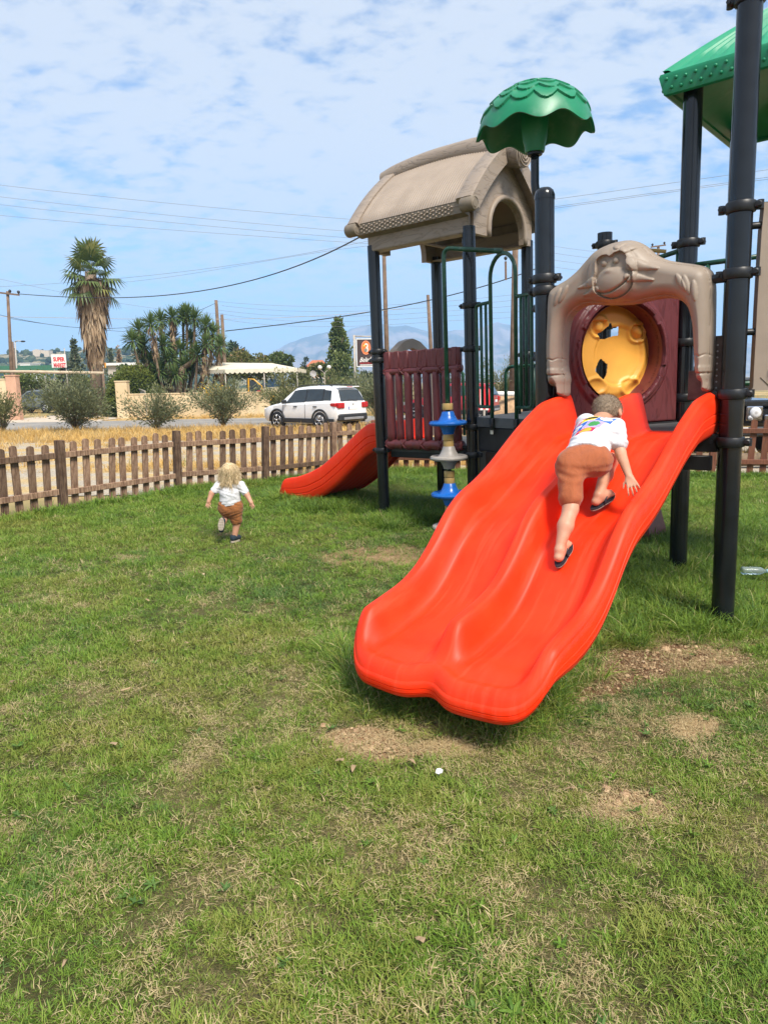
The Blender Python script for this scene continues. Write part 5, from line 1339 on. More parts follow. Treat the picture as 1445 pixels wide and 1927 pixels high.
def shoe(ank, d, up, L, w, parent):
    d = unit(d); up = unit(up - (up @ d) * d); sd = np.cross(d, up); c = ank - d * w * .9 - up * w * 1.0; R = np.stack([sd, d, up], 1)
    g_ = Imp(c - .16, c + .2, .005)
    g_.cone(c + up * .010, c + d * (L - w) + up * .004, w * .95, w * .80, .01).cone(c + up * w * .8, c + d * L * .35 + up * w * .3, w * .85, w * .7, .02); g_.cut(c + up * w * 1.35, up).cut(c - up * .018, -up)
    s_ = g_.build('shoe', plain('navy_canvas', (.015, .03, .045), .85, .2, 30), parent, 1)
    a = np.linspace(0, 2 * math.pi, 26, endpoint=False); pts = [(math.sin(q) * w * (.95 + .14 * math.cos(q)), L / 2 - w * 1.0 + (L / 2 + w * .08) * math.cos(q)) for q in a]
    ok = (np.cross(sd, d) @ up) > 0
    sub(MB().prism([(x if ok else -x, y) for x, y in pts], c - up * .034, sd if ok else -sd, d, .018), 'sole', M_SOLE2, s_, False)
    tr = MB()
    for i in range(5):
        for j in range(-1, 2): tr.box(c + d * (i * L / 5.2 - w * .4) + sd * j * w * .55 - up * .035, (w * .18, L * .05, .003), R)
    o = sub(tr, 'tread', plain('tread', (.30, .25, .20), .85), s_, False); o['kind'] = 'stuff'
shoe(T['ra'], np.array([.45, .9, 0]), EZ, .135, .034, tod)
shoe(T['la'], np.array([-.10, -.12, -1]), np.array([0, 1.0, .0]), .135, .034, tod)
# ================================================================== beyond the fence
def leaves(name, C, N, size, asp, m, parent=None, tint=None, kind=None, fold=0.25):
    """one mesh of small leaf blades: centres C, directions N"""
    C, N = np.asarray(C, float), np.asarray(N, float); n = len(C)
    N = N / (np.linalg.norm(N, axis=1, keepdims=True) + 1e-9)
    r = rng.normal(size=(n, 3)); s = np.cross(N, r); s /= np.linalg.norm(s, axis=1, keepdims=True) + 1e-9; u = np.cross(s, N)
    L = np.broadcast_to(np.asarray(size, float), (n,)) * rng.uniform(.7, 1.3, n); W = L * asp
    L, W = L[:, None], W[:, None]
    V = np.stack([C, C + N * L * .5 + s * W * .5 + u * W * fold, C + N * L, C + N * L * .5 - s * W * .5 + u * W * fold], 1).reshape(-1, 3)
    F = np.arange(4 * n).reshape(n, 4)
    ti = rng.random(n) if tint is None else np.asarray(tint, float)
    o = mesh(name, V, F, m, parent, False, dict(tint=np.repeat(ti, 4)))
    if kind: o['kind'] = kind
    return o
M_OLE = leafmat('oleander_leaf', (0.085, 0.105, 0.050), (0.180, 0.200, 0.100), (0.36, 0.35, 0.19), .5, .2)
M_OLE2 = leafmat('light_shrub_leaf', (0.085, 0.100, 0.038), (0.19, 0.20, 0.080), (0.36, 0.32, 0.14), .55, .25)
M_BOX = leafmat('box_leaf', (0.045, 0.068, 0.016), (0.115, 0.150, 0.030), (0.23, 0.26, 0.055), .5, .2)
M_TREE = leafmat('tree_leaf', (0.040, 0.068, 0.024), (0.095, 0.140, 0.048), (0.19, 0.23, 0.08), .5, .25)
M_TREE2 = leafmat('blossoming_leaf', (0.060, 0.078, 0.024), (0.15, 0.16, 0.042), (0.40, 0.24, 0.12), .55, .25)
M_POP = leafmat('poplar_leaf', (0.075, 0.110, 0.034), (0.160, 0.205, 0.065), (0.28, 0.32, 0.12), .5, .3)
M_DARKT = leafmat('dark_needle', (0.014, 0.030, 0.018), (0.036, 0.060, 0.034), (0.07, 0.10, 0.05), .6, .15)
M_GREY = leafmat('grey_green_leaf', (0.060, 0.080, 0.045), (0.13, 0.155, 0.090), (0.22, 0.25, 0.14), .6, .2)
M_PALM = leafmat('palm_frond', (0.050, 0.085, 0.026), (0.120, 0.165, 0.050), (0.28, 0.27, 0.08), .45, .2)
M_DEAD = leafmat('dead_frond', (0.16, 0.105, 0.062), (0.36, 0.25, 0.15), (0.52, 0.40, 0.27), .8, .15)
M_YUC = leafmat('yucca_blade', (0.050, 0.090, 0.030), (0.125, 0.185, 0.055), (0.27, 0.32, 0.10), .45, .2)
M_DRY = leafmat('dry_grass', (0.42, 0.25, 0.07), (0.66, 0.43, 0.14), (0.78, 0.58, 0.25), .8, .3)
M_BARK = plain('bark', (0.16, 0.115, 0.075), .9, .3, 8, .2, bump=.8, bscale=14)
M_PTRUNK = plain('palm_trunk', (0.22, 0.165, 0.12), .9, .25, 10, .2, bump=.8, bscale=10)
M_WOODP = plain('pole_wood', (0.17, 0.115, 0.080), .85, .25, 3, .2, bump=.4, bscale=20)
M_CREAMW = NT('cream_render'); t = M_CREAMW; p = t.pos(); n1 = t.noise(p, .7, 5, .6); n2 = t.noise(p, 1.5, 5, .6, (1, 1, .25))
k = t.mix(t.ramp(n1, .3, .7), (0.62, 0.47, 0.28), (0.74, 0.59, 0.38)); k = t.mix(t.math('MULTIPLY', t.ramp(n2, .55, .75), .45), k, (0.38, 0.30, 0.20)); t.set(k, .92, .2); t.bump(t.noise(p, 30, 4), .4, .02); M_CREAMW = t.m
M_SALM = plain('salmon_render', (0.56, 0.33, 0.22), .9, .12, 2, .2)
M_WHITE = plain('white_paint', (0.72, 0.72, 0.70), .6, .06, 3)
M_CANV = plain('cream_canvas', (0.66, 0.60, 0.47), .85, .07, 2, .2, grime=(.45, .44, .40), gr=.4)
M_AWN = plain('green_awning', (0.030, 0.105, 0.055), .8, .1, 2, .2)
M_IRON = plain('pale_ironwork', (0.40, 0.36, 0.31), .6, .15, 10)
M_TILE = plain('red_roof_tile', (0.45, 0.15, 0.075), .85, .2, 8, .2)
M_GLASS = plain('car_glass', (0.030, 0.038, 0.042), .08, .15, 3, .6)
M_RUBBER = plain('tyre_rubber', (0.018, 0.018, 0.019), .8, .2, 20, .3)
M_ALLOY = plain('alloy_rim', (0.48, 0.48, 0.49), .3, .1, 10, .5, .8)
M_BLACKP = plain('black_trim', (0.018, 0.019, 0.021), .5, .15, 10)
M_WIRE = plain('cable', (0.022, 0.022, 0.026), .6); M_WIRE2 = plain('pale_cable', (0.20, 0.20, 0.20), .6)
# -- shrubs -------------------------------------------------------------------------------------
def shrub(px, py, Y, hw, top, n, m, label, group, spread=1.0, leaf=.13, stems=26, lean=0.0, dense=.5, name='oleander_bush'):
    """many stems fanning from one base, lance leaves along their upper part"""
    base = at(px, py, Y); base[2] = 0; H = at(px, top, Y)[2]; W = 1.28 * hw / F_PX * Y
    r = tag(empty(name, base, shift=True), label, 'bush', group)
    C, N, T, st = [], [], [], MB()
    for i in range(stems):
        a = random.uniform(0, 2 * math.pi); k = math.sqrt(random.random()); e = np.array([math.cos(a) * W * k * spread, math.sin(a) * W * k * .8, H * (1.0 - .42 * k ** 2) * random.uniform(.80, 1.03)])
        ts = np.linspace(0, 1, 7); cur = np.stack([e[0] * ts ** 1.35, e[1] * ts ** 1.35, e[2] * (ts - .08 * k * ts ** 2)], 1) + base + np.array([lean * W, 0, 0]) * ts[:, None] ** 2
        st.tube(cur[:6], np.linspace(.020, .006, 6), 4, False)
        nn = int(1.7 * n / stems)
        tt = random.uniform(.03, .42) + (1 - .3) * np.sqrt(rng.random(nn)); tt = np.clip(tt, .15, 1.04)
        pc = np.stack([np.interp(tt, ts, cur[:, j]) for j in range(3)], 1) + rng.normal(0, W * .085, (nn, 3)) * 1.25 * np.clip(tt[:, None] + .2, .4, 1.2)
        pc = pc[pc[:, 2] > .05]; nn = len(pc)
        dr = pc - (base + np.array([0, 0, H * .25])); dr /= np.linalg.norm(dr, axis=1, keepdims=True); dr = dr + rng.normal(0, .55, (nn, 3)); dr[:, 2] += .35
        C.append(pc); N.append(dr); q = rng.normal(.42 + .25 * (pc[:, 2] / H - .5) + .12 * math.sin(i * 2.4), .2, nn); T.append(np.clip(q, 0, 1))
    leaves('foliage', np.concatenate(C), np.concatenate(N), leaf, .26, m, r, np.concatenate(T), 'stuff')
    st.build('stems', M_BARK, r, True)['kind'] = 'stuff'
    return r
G_OL = 'oleander bushes along the road'
shrub(142, 809, 28.6, 66, 692, 4600, M_OLE, 'big grey-green oleander bush beside the open driveway, tallest of the roadside row', G_OL, 1.05, .135, 34)
shrub(6, 800, 29.0, 46, 708, 2300, M_OLE2, 'loose oleander bush in front of the salmon pillar at the far left', G_OL, 1.1, .13, 20)
shrub(293, 803, 28.2, 56, 722, 2300, M_OLE, 'oleander bush in front of the long cream wall, nearest to the gate pillar', G_OL, 1.15, .13, 22)
shrub(420, 797, 29.4, 54, 706, 2700, M_OLE, 'oleander bush between the canopy and the cream wall with yellow flowers behind it', G_OL, 1.05, .13, 24)
shrub(548, 778, 31.5, 46, 694, 2600, M_OLE2, 'oleander bush behind the bonnet of the white car', G_OL, 1.0, .14, 22)
shrub(622, 775, 33.0, 50, 690, 2600, M_OLE2, 'oleander bush behind the roof of the white car', G_OL, 1.1, .14, 22)
shrub(676, 775, 31.0, 36, 688, 2000, M_OLE, 'oleander bush behind the rear window of the white car', G_OL, 1.0, .14, 18)
shrub(712, 800, 29.5, 34, 700, 1800, M_OLE, 'oleander bush under the brown signboard', G_OL, 1.0, .13, 18)
shrub(768, 795, 34.0, 44, 690, 1900, M_OLE2, 'shrub seen through the maroon barrier', G_OL, 1.1, .14, 18)
shrub(868, 780, 40.0, 50, 684, 1900, M_TREE, 'shrub behind the red pickup', G_OL, 1.1, .16, 18)
shrub(945, 752, 42.0, 40, 668, 2600, M_OLE2, 'round bush seen through the green entrance rail', G_OL, 1.15, .15, 20)
shrub(1012, 752, 40.0, 34, 672, 1500, M_OLE2, 'bush seen between the black posts beside the green bars', G_OL, 1.1, .15, 16)
shrub(1280, 745, 40.0, 22, 690, 900, M_OLE2, 'small bush seen between the maroon panel and the black post', G_OL, 1.1, .15, 14)
# -- topiary dome ----------------------------------------------------------------------------------
def clump(name, px, py, Y, hw, top, n, m, label, cat, group=None, leaf=.12, shape='dome', trunk=.12, puffs=14, asp=.55, tr_top=.5, jitter=1.0):
    base = at(px, py, Y); base[2] = 0; H = at(px, top, Y)[2]; W = hw / F_PX * Y
    r = tag(empty(name, base, shift=True), label, cat, group)
    if shape == 'dome':
        d = rng.normal(size=(n, 3)); d /= np.linalg.norm(d, axis=1, keepdims=True); d[:, 2] = np.abs(d[:, 2]) * 1.0
        k = 1 - .10 * rng.random(n) + .06 * np.sin(d[:, 0] * 9) * np.sin(d[:, 1] * 7 + d[:, 2] * 8)
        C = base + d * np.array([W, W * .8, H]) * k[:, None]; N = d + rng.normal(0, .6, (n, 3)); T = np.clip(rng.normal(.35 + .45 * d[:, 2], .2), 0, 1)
    else:
        C, N, T = [], [], []
        for i in range(puffs):
            if shape == 'cone':
                z = (i + .5) / puffs; rr = W * (1 - z) ** .8 * random.uniform(.4, 1.35); a = i * 2.4; c = np.array([math.cos(a) * rr * random.uniform(.5, 1), math.sin(a) * rr * .8, H * (.12 + .86 * z)]); s = np.array([W * .55 * (1 - z * .75), W * .5 * (1 - z * .75), H / puffs * 1.9])
            else:
                a = random.uniform(0, 6.28); k = math.sqrt(random.random()); c = np.array([math.cos(a) * W * .72 * k, math.sin(a) * W * .6 * k, H * (tr_top + (1 - tr_top) * (.30 + .55 * random.random() * (1 - .5 * k)))]); s = np.array([.42, .40, .34]) * W * random.uniform(.65, 1.1); s[2] = min(s[2], H * .22)
            nn = n // puffs; d = rng.normal(size=(nn, 3)); d /= np.linalg.norm(d, axis=1, keepdims=True)
            q = c + d * s * (rng.random(nn)[:, None] ** .35) * rng.uniform(.85, 1.15, (nn, 1)); q = q[q[:, 2] > .1]; d = d[:len(q)]
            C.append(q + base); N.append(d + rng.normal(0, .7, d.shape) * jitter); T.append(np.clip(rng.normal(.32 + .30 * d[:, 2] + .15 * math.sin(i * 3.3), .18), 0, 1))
        C, N, T = np.concatenate(C), np.concatenate(N), np.concatenate(T)
    leaves('crown', C, N, leaf, asp, m, r, T, 'stuff')
    if shape != 'dome':
        b = MB(); b.tube([base - EZ * .1, base + EZ * H * .3, base + EZ * H * .72], [trunk, trunk * .75, trunk * .3], 7)
        for i in range(5):
            a = i * 1.3; z = H * (.3 + .08 * i); b.tube([base + EZ * z, base + EZ * (z + H * .18) + np.array([math.cos(a), math.sin(a), 0]) * W * .5], [trunk * .4, trunk * .12], 5)
        b.build('trunk', M_BARK, r, True)
    else:
        # inside of the clipped dome is dense: a dark core with leaves on it
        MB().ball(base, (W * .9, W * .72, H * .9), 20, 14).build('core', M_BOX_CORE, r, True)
    return r
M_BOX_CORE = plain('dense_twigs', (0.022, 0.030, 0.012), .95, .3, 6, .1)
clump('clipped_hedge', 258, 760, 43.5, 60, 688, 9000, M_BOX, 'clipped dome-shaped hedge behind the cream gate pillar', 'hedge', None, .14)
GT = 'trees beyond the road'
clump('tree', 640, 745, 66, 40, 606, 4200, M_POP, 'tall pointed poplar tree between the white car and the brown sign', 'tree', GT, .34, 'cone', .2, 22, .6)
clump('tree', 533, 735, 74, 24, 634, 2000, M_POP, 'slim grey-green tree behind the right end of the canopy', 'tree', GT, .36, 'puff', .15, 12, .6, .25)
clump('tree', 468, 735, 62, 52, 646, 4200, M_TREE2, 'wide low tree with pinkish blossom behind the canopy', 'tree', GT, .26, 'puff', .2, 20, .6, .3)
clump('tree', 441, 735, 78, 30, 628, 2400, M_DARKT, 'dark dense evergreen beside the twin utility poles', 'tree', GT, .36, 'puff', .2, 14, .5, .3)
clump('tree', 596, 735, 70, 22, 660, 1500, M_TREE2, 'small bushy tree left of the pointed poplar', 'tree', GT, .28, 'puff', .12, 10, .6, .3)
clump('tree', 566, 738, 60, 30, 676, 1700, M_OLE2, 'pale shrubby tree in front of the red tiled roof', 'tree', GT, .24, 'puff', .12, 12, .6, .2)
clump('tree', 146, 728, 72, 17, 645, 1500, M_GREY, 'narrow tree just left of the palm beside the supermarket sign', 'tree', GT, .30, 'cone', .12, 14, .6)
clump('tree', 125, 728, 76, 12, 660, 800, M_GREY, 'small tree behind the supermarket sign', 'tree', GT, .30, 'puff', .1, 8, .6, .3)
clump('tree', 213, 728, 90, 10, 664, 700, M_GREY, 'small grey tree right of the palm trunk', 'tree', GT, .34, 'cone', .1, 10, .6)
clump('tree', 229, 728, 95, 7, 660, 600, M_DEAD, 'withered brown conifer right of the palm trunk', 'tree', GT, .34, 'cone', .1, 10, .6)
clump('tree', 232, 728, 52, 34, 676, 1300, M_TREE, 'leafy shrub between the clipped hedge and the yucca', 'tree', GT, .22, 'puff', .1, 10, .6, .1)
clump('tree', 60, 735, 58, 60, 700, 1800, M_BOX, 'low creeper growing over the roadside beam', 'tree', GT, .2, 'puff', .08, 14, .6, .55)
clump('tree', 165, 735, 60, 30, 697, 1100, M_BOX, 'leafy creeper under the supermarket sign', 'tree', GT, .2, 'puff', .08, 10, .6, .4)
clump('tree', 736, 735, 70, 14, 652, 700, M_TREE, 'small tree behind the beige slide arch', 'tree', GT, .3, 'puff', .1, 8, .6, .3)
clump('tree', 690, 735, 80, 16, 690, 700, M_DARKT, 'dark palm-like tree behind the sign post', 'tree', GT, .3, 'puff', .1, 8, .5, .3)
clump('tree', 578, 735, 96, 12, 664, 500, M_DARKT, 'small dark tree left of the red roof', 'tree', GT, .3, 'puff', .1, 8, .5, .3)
# -- fan palm ----------------------------------------------------------------------------------------
def fan(b, T, c, d, L, blade, droop, tint, up=EZ):
    """costapalmate leaf: pleated segments round the end of a stalk"""
    d = unit(d); s = unit(np.cross(d, EZ + 1e-3)); n = np.cross(s, d); hub = c + d * L * .45
    st = [c, hub]; k = 15
    for i in range(k):
        a = (i - (k - 1) / 2) / (k - 1) * math.radians(210); e = unit(d * math.cos(a) + s * math.sin(a)); l_ = blade * (1 - .25 * abs(a) / 1.8)
        w = blade * .11; q = hub + e * l_ * .55 + n * blade * .03; tip = hub + e * l_ * .9 - EZ * droop * l_ * (.35 + .5 * abs(a)); p = np.cross(e, n)
        j = len(b[0]); b[0].extend([hub, q + p * w * .5, tip, q - p * w * .5]); b[1].append((j, j + 1, j + 2, j + 3)); T += [min(1, max(0, tint + random.gauss(0, .1)))] * 4
    p = s * blade * .018; j = len(b[0]); b[0].extend([c - p, c + p, hub + p, hub - p]); b[1].append((j, j + 1, j + 2, j + 3)); T += [tint] * 4
PB, PT = at(181, 692, 45.0), at(171, 512, 45.0); PB0 = PB + (PB - PT) / (PB[2] - PT[2]) * -(PB[2]) * -1 if False else PB - (PT - PB) / (PT[2] - PB[2]) * PB[2]
palm = tag(empty('palm_tree', PB0, shift=True), 'tall fan palm with a long skirt of dead brown fronds', 'tree')
MB().tube([PB0 - EZ * .2, PB0 + (PT - PB0) * .5, PT], [.40, .36, .33], 14).build('trunk', M_PTRUNK, palm, True)
g, T = ([], []), []
for i in range(30):
    a = i * 2.399; el = math.radians(84 - 118 * (i / 30) ** 1.1); d = np.array([math.cos(a) * math.cos(el), math.sin(a) * math.cos(el), math.sin(el)])
    fan(g, T, PT + EZ * (.25 - .04 * i), d, 2.15 * random.uniform(.75, 1.1), 1.30 * random.uniform(.8, 1.1), .15 + .5 * (i / 30), .55 - .2 * (i / 30) + (.45 if i % 7 == 5 else 0))
mesh('crown', np.array(g[0]), g[1], M_PALM, palm, False, dict(tint=T))['kind'] = 'stuff'
g, T = ([], []), []
Z0, Z1 = PB0[2] + .9 + (at(181, 692, 45)[2]), PT[2]
zlo = float(at(178, 668, 45)[2])
for i in range(420):
    f = random.random() ** .8; z = zlo + (Z1 - .1 - zlo) * f; c = PB0 + (PT - PB0) * (z / PT[2]); a = random.uniform(0, 6.28)
    rad = .36 + .66 * f * random.uniform(.6, 1.15); d = np.array([math.cos(a), math.sin(a), 0])
    L = random.uniform(.9, 1.7); tip = c + d * rad * random.uniform(.9, 1.25) - EZ * L * random.uniform(.8, 1.05); m_ = c + d * rad * .85 - EZ * L * .25; s = np.cross(d, EZ)
    for q in range(3):
        w = random.uniform(.06, .16); of = s * random.gauss(0, .14); j = len(g[0]); g[0].extend([c + of * .3, m_ + of + s * w, tip + of * 1.3 + s * random.gauss(0, .08), m_ + of - s * w]); g[1].append((j, j + 1, j + 2, j + 3)); T += [min(1, max(0, random.gauss(.42 + .18 * math.sin(z * 2.2), .25)))] * 4
mesh('dead_skirt', np.array(g[0]), g[1], M_DEAD, palm, False, dict(tint=T))['kind'] = 'stuff'
# -- yucca group ---------------------------------------------------------------------------------------
YY = 44.0
yb = at(322, 752, YY); yb[2] = 0
yuc = tag(empty('yucca_tree', yb, shift=True), 'many-headed yucca with spiky rosettes and dead brown leaf skirts behind the wall', 'tree')
heads = [(262, 622), (284, 610), (303, 604), (325, 598), (345, 597), (352, 592), (367, 600), (388, 614), (402, 628), (272, 650), (326, 640), (318, 676), (340, 660), (285, 682), (300, 700), (415, 652), (360, 640), (372, 668), (308, 650), (250, 642), (388, 648), (300, 692), (330, 706), (285, 706), (348, 690), (268, 668), (362, 690), (310, 722)]
trunk = MB(); g, T, gd, Td = ([], []), [], ([], []), []
for i, (hx, hy) in enumerate(heads):
    hY = YY + random.uniform(-1.2, 1.2); h = at(hx, hy, hY); b0 = at(335 + (hx - 335) * .25, 745, hY * .5 + YY * .5); b0[2] = 0
    m_ = (h + b0) / 2 + np.array([(h[0] - b0[0]) * .25, 0, -.2 * h[2] * .3]); trunk.tube([b0, m_, h], [.10, .085, .07], 6)
    for k in range(110):
        a = k * 2.399; el = math.radians(86 - 128 * (k / 110)); d = np.array([math.cos(a) * math.cos(el), math.sin(a) * math.cos(el), math.sin(el)]) + rng.normal(0, .08, 3); d = unit(d); s = unit(np.cross(d, EZ + .01)); L = random.uniform(.75, 1.0); w = .040
        j = len(g[0]); g[0].extend([h - s * w, h + d * L * .55 - EZ * .03 + s * w * .0 + s * w, h + d * L - EZ * (.06 + .2 * (k / 110)), h + d * L * .55 - s * w]); g[1].append((j, j + 1, j + 2, j + 3)); T += [float(np.clip(random.gauss(.58 - .35 * k / 110, .12), 0, 1))] * 4
    if i in (0, 1, 2, 3, 7, 8, 9, 10, 11, 16, 20, 15, 21):
        dl = unit(m_ - h)
        for k in range(80):
            f = random.random(); c = h + dl * f * 1.7; a = random.uniform(0, 6.28); d = np.array([math.cos(a), math.sin(a), 0]); tip = c + d * random.uniform(.12, .42) * (1 - f * .5) - EZ * random.uniform(.35, .7); s = np.cross(d, EZ) * .045; q = (c + tip) / 2 + d * .12
            j = len(gd[0]); gd[0].extend([c, q + s, tip, q - s]); gd[1].append((j, j + 1, j + 2, j + 3)); Td += [float(np.clip(random.gauss(.5, .22), 0, 1))] * 4
trunk.tube([np.array([at(340, 752, YY)[0], YY - .6, 0]), at(338, 715, YY - .6), at(345, 690, YY - .6)], [.22, .20, .18], 8); trunk.tube([at(342, 695, YY - .6), at(368, 677, YY - .6), at(395, 660, YY - .6)], [.16, .13, .11], 8)
trunk.build('trunk', M_BARK, yuc, True)
mesh('crown', np.array(g[0]), g[1], M_YUC, yuc, False, dict(tint=T))['kind'] = 'stuff'; mesh('dead_leaves', np.array(gd[0]), gd[1], M_DEAD, yuc, False, dict(tint=Td))['kind'] = 'stuff'
# -- flowers by the canopy --------------------------------------------------------------------------------
C = np.array([at(random.uniform(384, 432), random.uniform(728, 742), 40.6) for _ in range(260)]); C = C + rng.normal(0, .12, C.shape)
f_ = tag(empty('flower_bush', (C[:, 0].mean(), 40.6, 0), shift=True), 'yellow flowering shrub growing over the cream wall', 'bush')
leaves('blossom', C, rng.normal(size=C.shape), .10, .8, plain('yellow_petal', (.72, .44, .02), .7, .15, 5), f_, None, 'stuff'); C2 = C + rng.normal(0, .2, C.shape) - EZ * .15; leaves('foliage', np.repeat(C2, 3, 0) + rng.normal(0, .15, (len(C2) * 3, 3)), rng.normal(size=(len(C2) * 3, 3)), .14, .4, M_OLE2, f_, None, 'stuff')
# -- cream wall, pillars, gate ------------------------------------------------------------------------------
WY = 41.0
def wallpiece(name, x0, x1, top, Y, label, m=M_CREAMW, th=.22, cap=True, cat='wall'):
    a, b_ = at(x0, top, Y), at(x1, top, Y); h = (a[2] + b_[2]) / 2
    r = tag(empty(name, ((a[0] + b_[0]) / 2, Y, 0), shift=True), label, cat)
    MB().box(((a[0] + b_[0]) / 2, Y, h / 2 - .1), ((b_[0] - a[0]) / 2, th / 2, h / 2 + .1), None, .02).build('wall_body', m, r)
    if cap: MB().box(((a[0] + b_[0]) / 2, Y, h + .035), ((b_[0] - a[0]) / 2 + .03, th / 2 + .03, .035), None, .015).build('coping', m, r)
    return r
wallpiece('garden_wall', 241, 508, 741, WY, 'long cream rendered wall along the far side of the road')
wallpiece('gate_pillar', 219, 241, 719, WY, 'tall cream gate pillar at the end of the long wall', M_CREAMW, .5, True, 'pillar')
wallpiece('gate_pillar', 14, 33, 708, WY, 'salmon gate pillar at the left of the driveway', M_SALM, .5, True, 'pillar')
wallpiece('garden_wall', -120, 14, 716, WY, 'cream wall to the left of the driveway', M_CREAMW)
gate = tag(empty('metal_gate', at(205, 785, WY) * np.array([1, 1, 0]), shift=True), 'pale barred metal gate standing open beside the cream pillar', 'gate')
ga, gb = at(217, 0, WY - .1)[0], at(189, 0, WY + 3.6)[0]
A_, B_ = np.array([ga, WY - .1, 0]), np.array([gb, WY + 3.6, 0]); ht0, ht1 = float(at(217, 737, WY)[2]), float(at(189, 728, WY + 3.6)[2])
b = MB(); b.tube([A_ + EZ * .12, A_ + EZ * ht0, B_ + EZ * ht1, B_ + EZ * .12, A_ + EZ * .12], .035, 6, True); b.build('gate_frame', M_IRON, gate, 'auto')
for k in range(1, 19):
    q = A_ + (B_ - A_) * k / 19; MB().tube([q + EZ * .12, q + EZ * (ht0 + (ht1 - ht0) * k / 19)], .016, 5).build('bar', M_IRON, gate, True)
# -- canopy ---------------------------------------------------------------------------------------------------
can = tag(empty('canopy', at(450, 745, 46) * np.array([1, 1, 0]), shift=True), 'cream canvas canopy with scalloped valance behind the wall', 'canopy')
cz0, cz1 = float(at(345, 697, 44)[2]), float(at(384, 682, 46)[2])
cx0, cx1 = at(343, 700, 44)[0], at(562, 697, 44)[0]; ex0 = at(424, 700, 42.4)[0]
c0 = np.array([[cx0, 45.2, cz0], [ex0, 42.4, cz0 - .02], [cx1, 43.2, cz0], [cx1, 48.5, cz0], [cx0 + .6, 48.5, cz0]]); ap = [np.array([at(384, 682, 46)[0], 46.0, cz1]), np.array([cx1 - 1.9, 46.0, cz1 - .12])]
b = MB(); b.add(np.stack([*c0, *ap]), [(0, 1, 5), (1, 2, 6, 5), (2, 3, 6), (3, 4, 5, 6), (4, 0, 5)]); b.build('canvas_top', M_CANV, can)
b = MB(); 
for p, q in ((c0[0], c0[1]), (c0[1], c0[2]), (c0[2], c0[3])):
    L = np.linalg.norm(q - p); n = max(4, int(L / .27)); 
    for k in range(n):
        u0, u1 = p + (q - p) * k / n, p + (q - p) * (k + 1) / n; um = (u0 + u1) / 2
        b.add(np.stack([u0, u1, u1 - EZ * .17, um * .5 + u1 * .5 - EZ * .24, um - EZ * .26, um * .5 + u0 * .5 - EZ * .24, u0 - EZ * .17]), [(0, 1, 2, 3, 4, 5, 6)])
b.build('valance', M_CANV, can)
for (px_, Y_) in ((346, 45.0), (391, 43.8), (424, 42.5), (497, 42.9), (559, 43.3)):
    q = at(px_, 700, Y_); MB().tube([(q[0], Y_, 0), (q[0], Y_, cz0)], .035, 7).build('pole', M_IRON, can, True)
# -- shops, houses, signs on the left -----------------------------------------------------------------------------
def house(name, x0, x1, ytop, Y, dep, label, wall, roof=None, win=(), cat='house', ov=.3):
    a, b_ = at(x0, ytop, Y), at(x1, ytop, Y); h = a[2]; cx = (a[0] + b_[0]) / 2; w = (b_[0] - a[0]) / 2
    r = tag(empty(name, (cx, Y, 0), shift=True), label, cat)
    MB().box((cx, Y + dep / 2, h / 2), (w, dep / 2, h / 2)).build('wall', wall, r)
    if roof == 'flat': MB().box((cx, Y + dep / 2, h + .12), (w + ov, dep / 2 + ov, .12)).build('roof', M_WHITE, r)
    elif roof is not None:
        rh = roof; v = np.array([[cx - w - ov, Y - ov, h], [cx + w + ov, Y - ov, h], [cx + w + ov, Y + dep + ov, h], [cx - w - ov, Y + dep + ov, h], [cx - w * .55, Y + dep / 2, h + rh], [cx + w * .55, Y + dep / 2, h + rh]])
        MB().add(v, [(0, 1, 5, 4), (1, 2, 5), (2, 3, 4, 5), (3, 0, 4), (0, 3, 2, 1)]).build('roof', M_TILE, r)
    for (fx, fz, fw, fh) in win:
        f = MB().box((cx + fx * w, Y - .02, h * fz), (fw, .05, fh)).build('window', M_WHITE, r); MB().box((cx + fx * w, Y - .06, h * fz), (fw * .85, .03, fh * .85)).build('pane', M_GLASS, f)
    return r
house('house', 575, 612, 693, 110, 8, 'house with a red tiled roof half hidden by the trees', M_SALM, 1.3, ((-.4, .5, .6, .6), (.4, .5, .6, .6)))
house('shop_building', 203, 254, 688, 70, 6, 'low flat-roofed pale building behind the palm', plain('pale_wall', (.5, .45, .38), .9), 'flat', ((-.5, .5, .7, .5), (.3, .5, .7, .5)), 'shop')
house('house', 38, 57, 684, 330, 10, 'small white house low on the wooded hill', M_WHITE, 'flat', ((-.4, .6, .5, .6), (.4, .6, .5, .6)))
fo_ = at(80, 662, 500); r = tag(empty('fortress', (fo_[0], 500, fo_[2] - 3), shift=True), 'pale fortress walls on top of the wooded hill', 'fortress')
for k, (x0, x1, zt_) in enumerate(((66, 80, 659.5), (80, 96, 660.5), (70, 74, 658.5))):
    a, b_ = at(x0, zt_, 498 + k), at(x1, zt_, 498 + k); MB().box(((a[0] + b_[0]) / 2, 498 + k, a[2] - 2), ((b_[0] - a[0]) / 2, 3, 2.2)).build('wall', plain('fort_stone', (.60, .50, .38), .9), r)
aw = tag(empty('market_stall', at(60, 720, 62) * np.array([1, 1, 0]), shift=True), 'long dark green awning of the roadside market', 'awning')
a, b_ = at(-60, 690, 62), at(97, 690, 62); MB().add(np.array([[a[0], 62, a[2] - .5], [b_[0], 62, a[2] - .55], [b_[0], 65.5, a[2] + .12], [a[0], 65.5, a[2] + .12], [a[0], 62, a[2] - .62], [b_[0], 62, a[2] - .67]]), [(0, 1, 2, 3), (4, 5, 1, 0)]).build('awning_cloth', M_AWN, aw)
MB().box(((a[0] + b_[0]) / 2, 66.5, 1.2), ((b_[0] - a[0]) / 2, .8, 1.2)).build('stall_wall', plain('stall_shade', (.10, .09, .08), .9), aw)
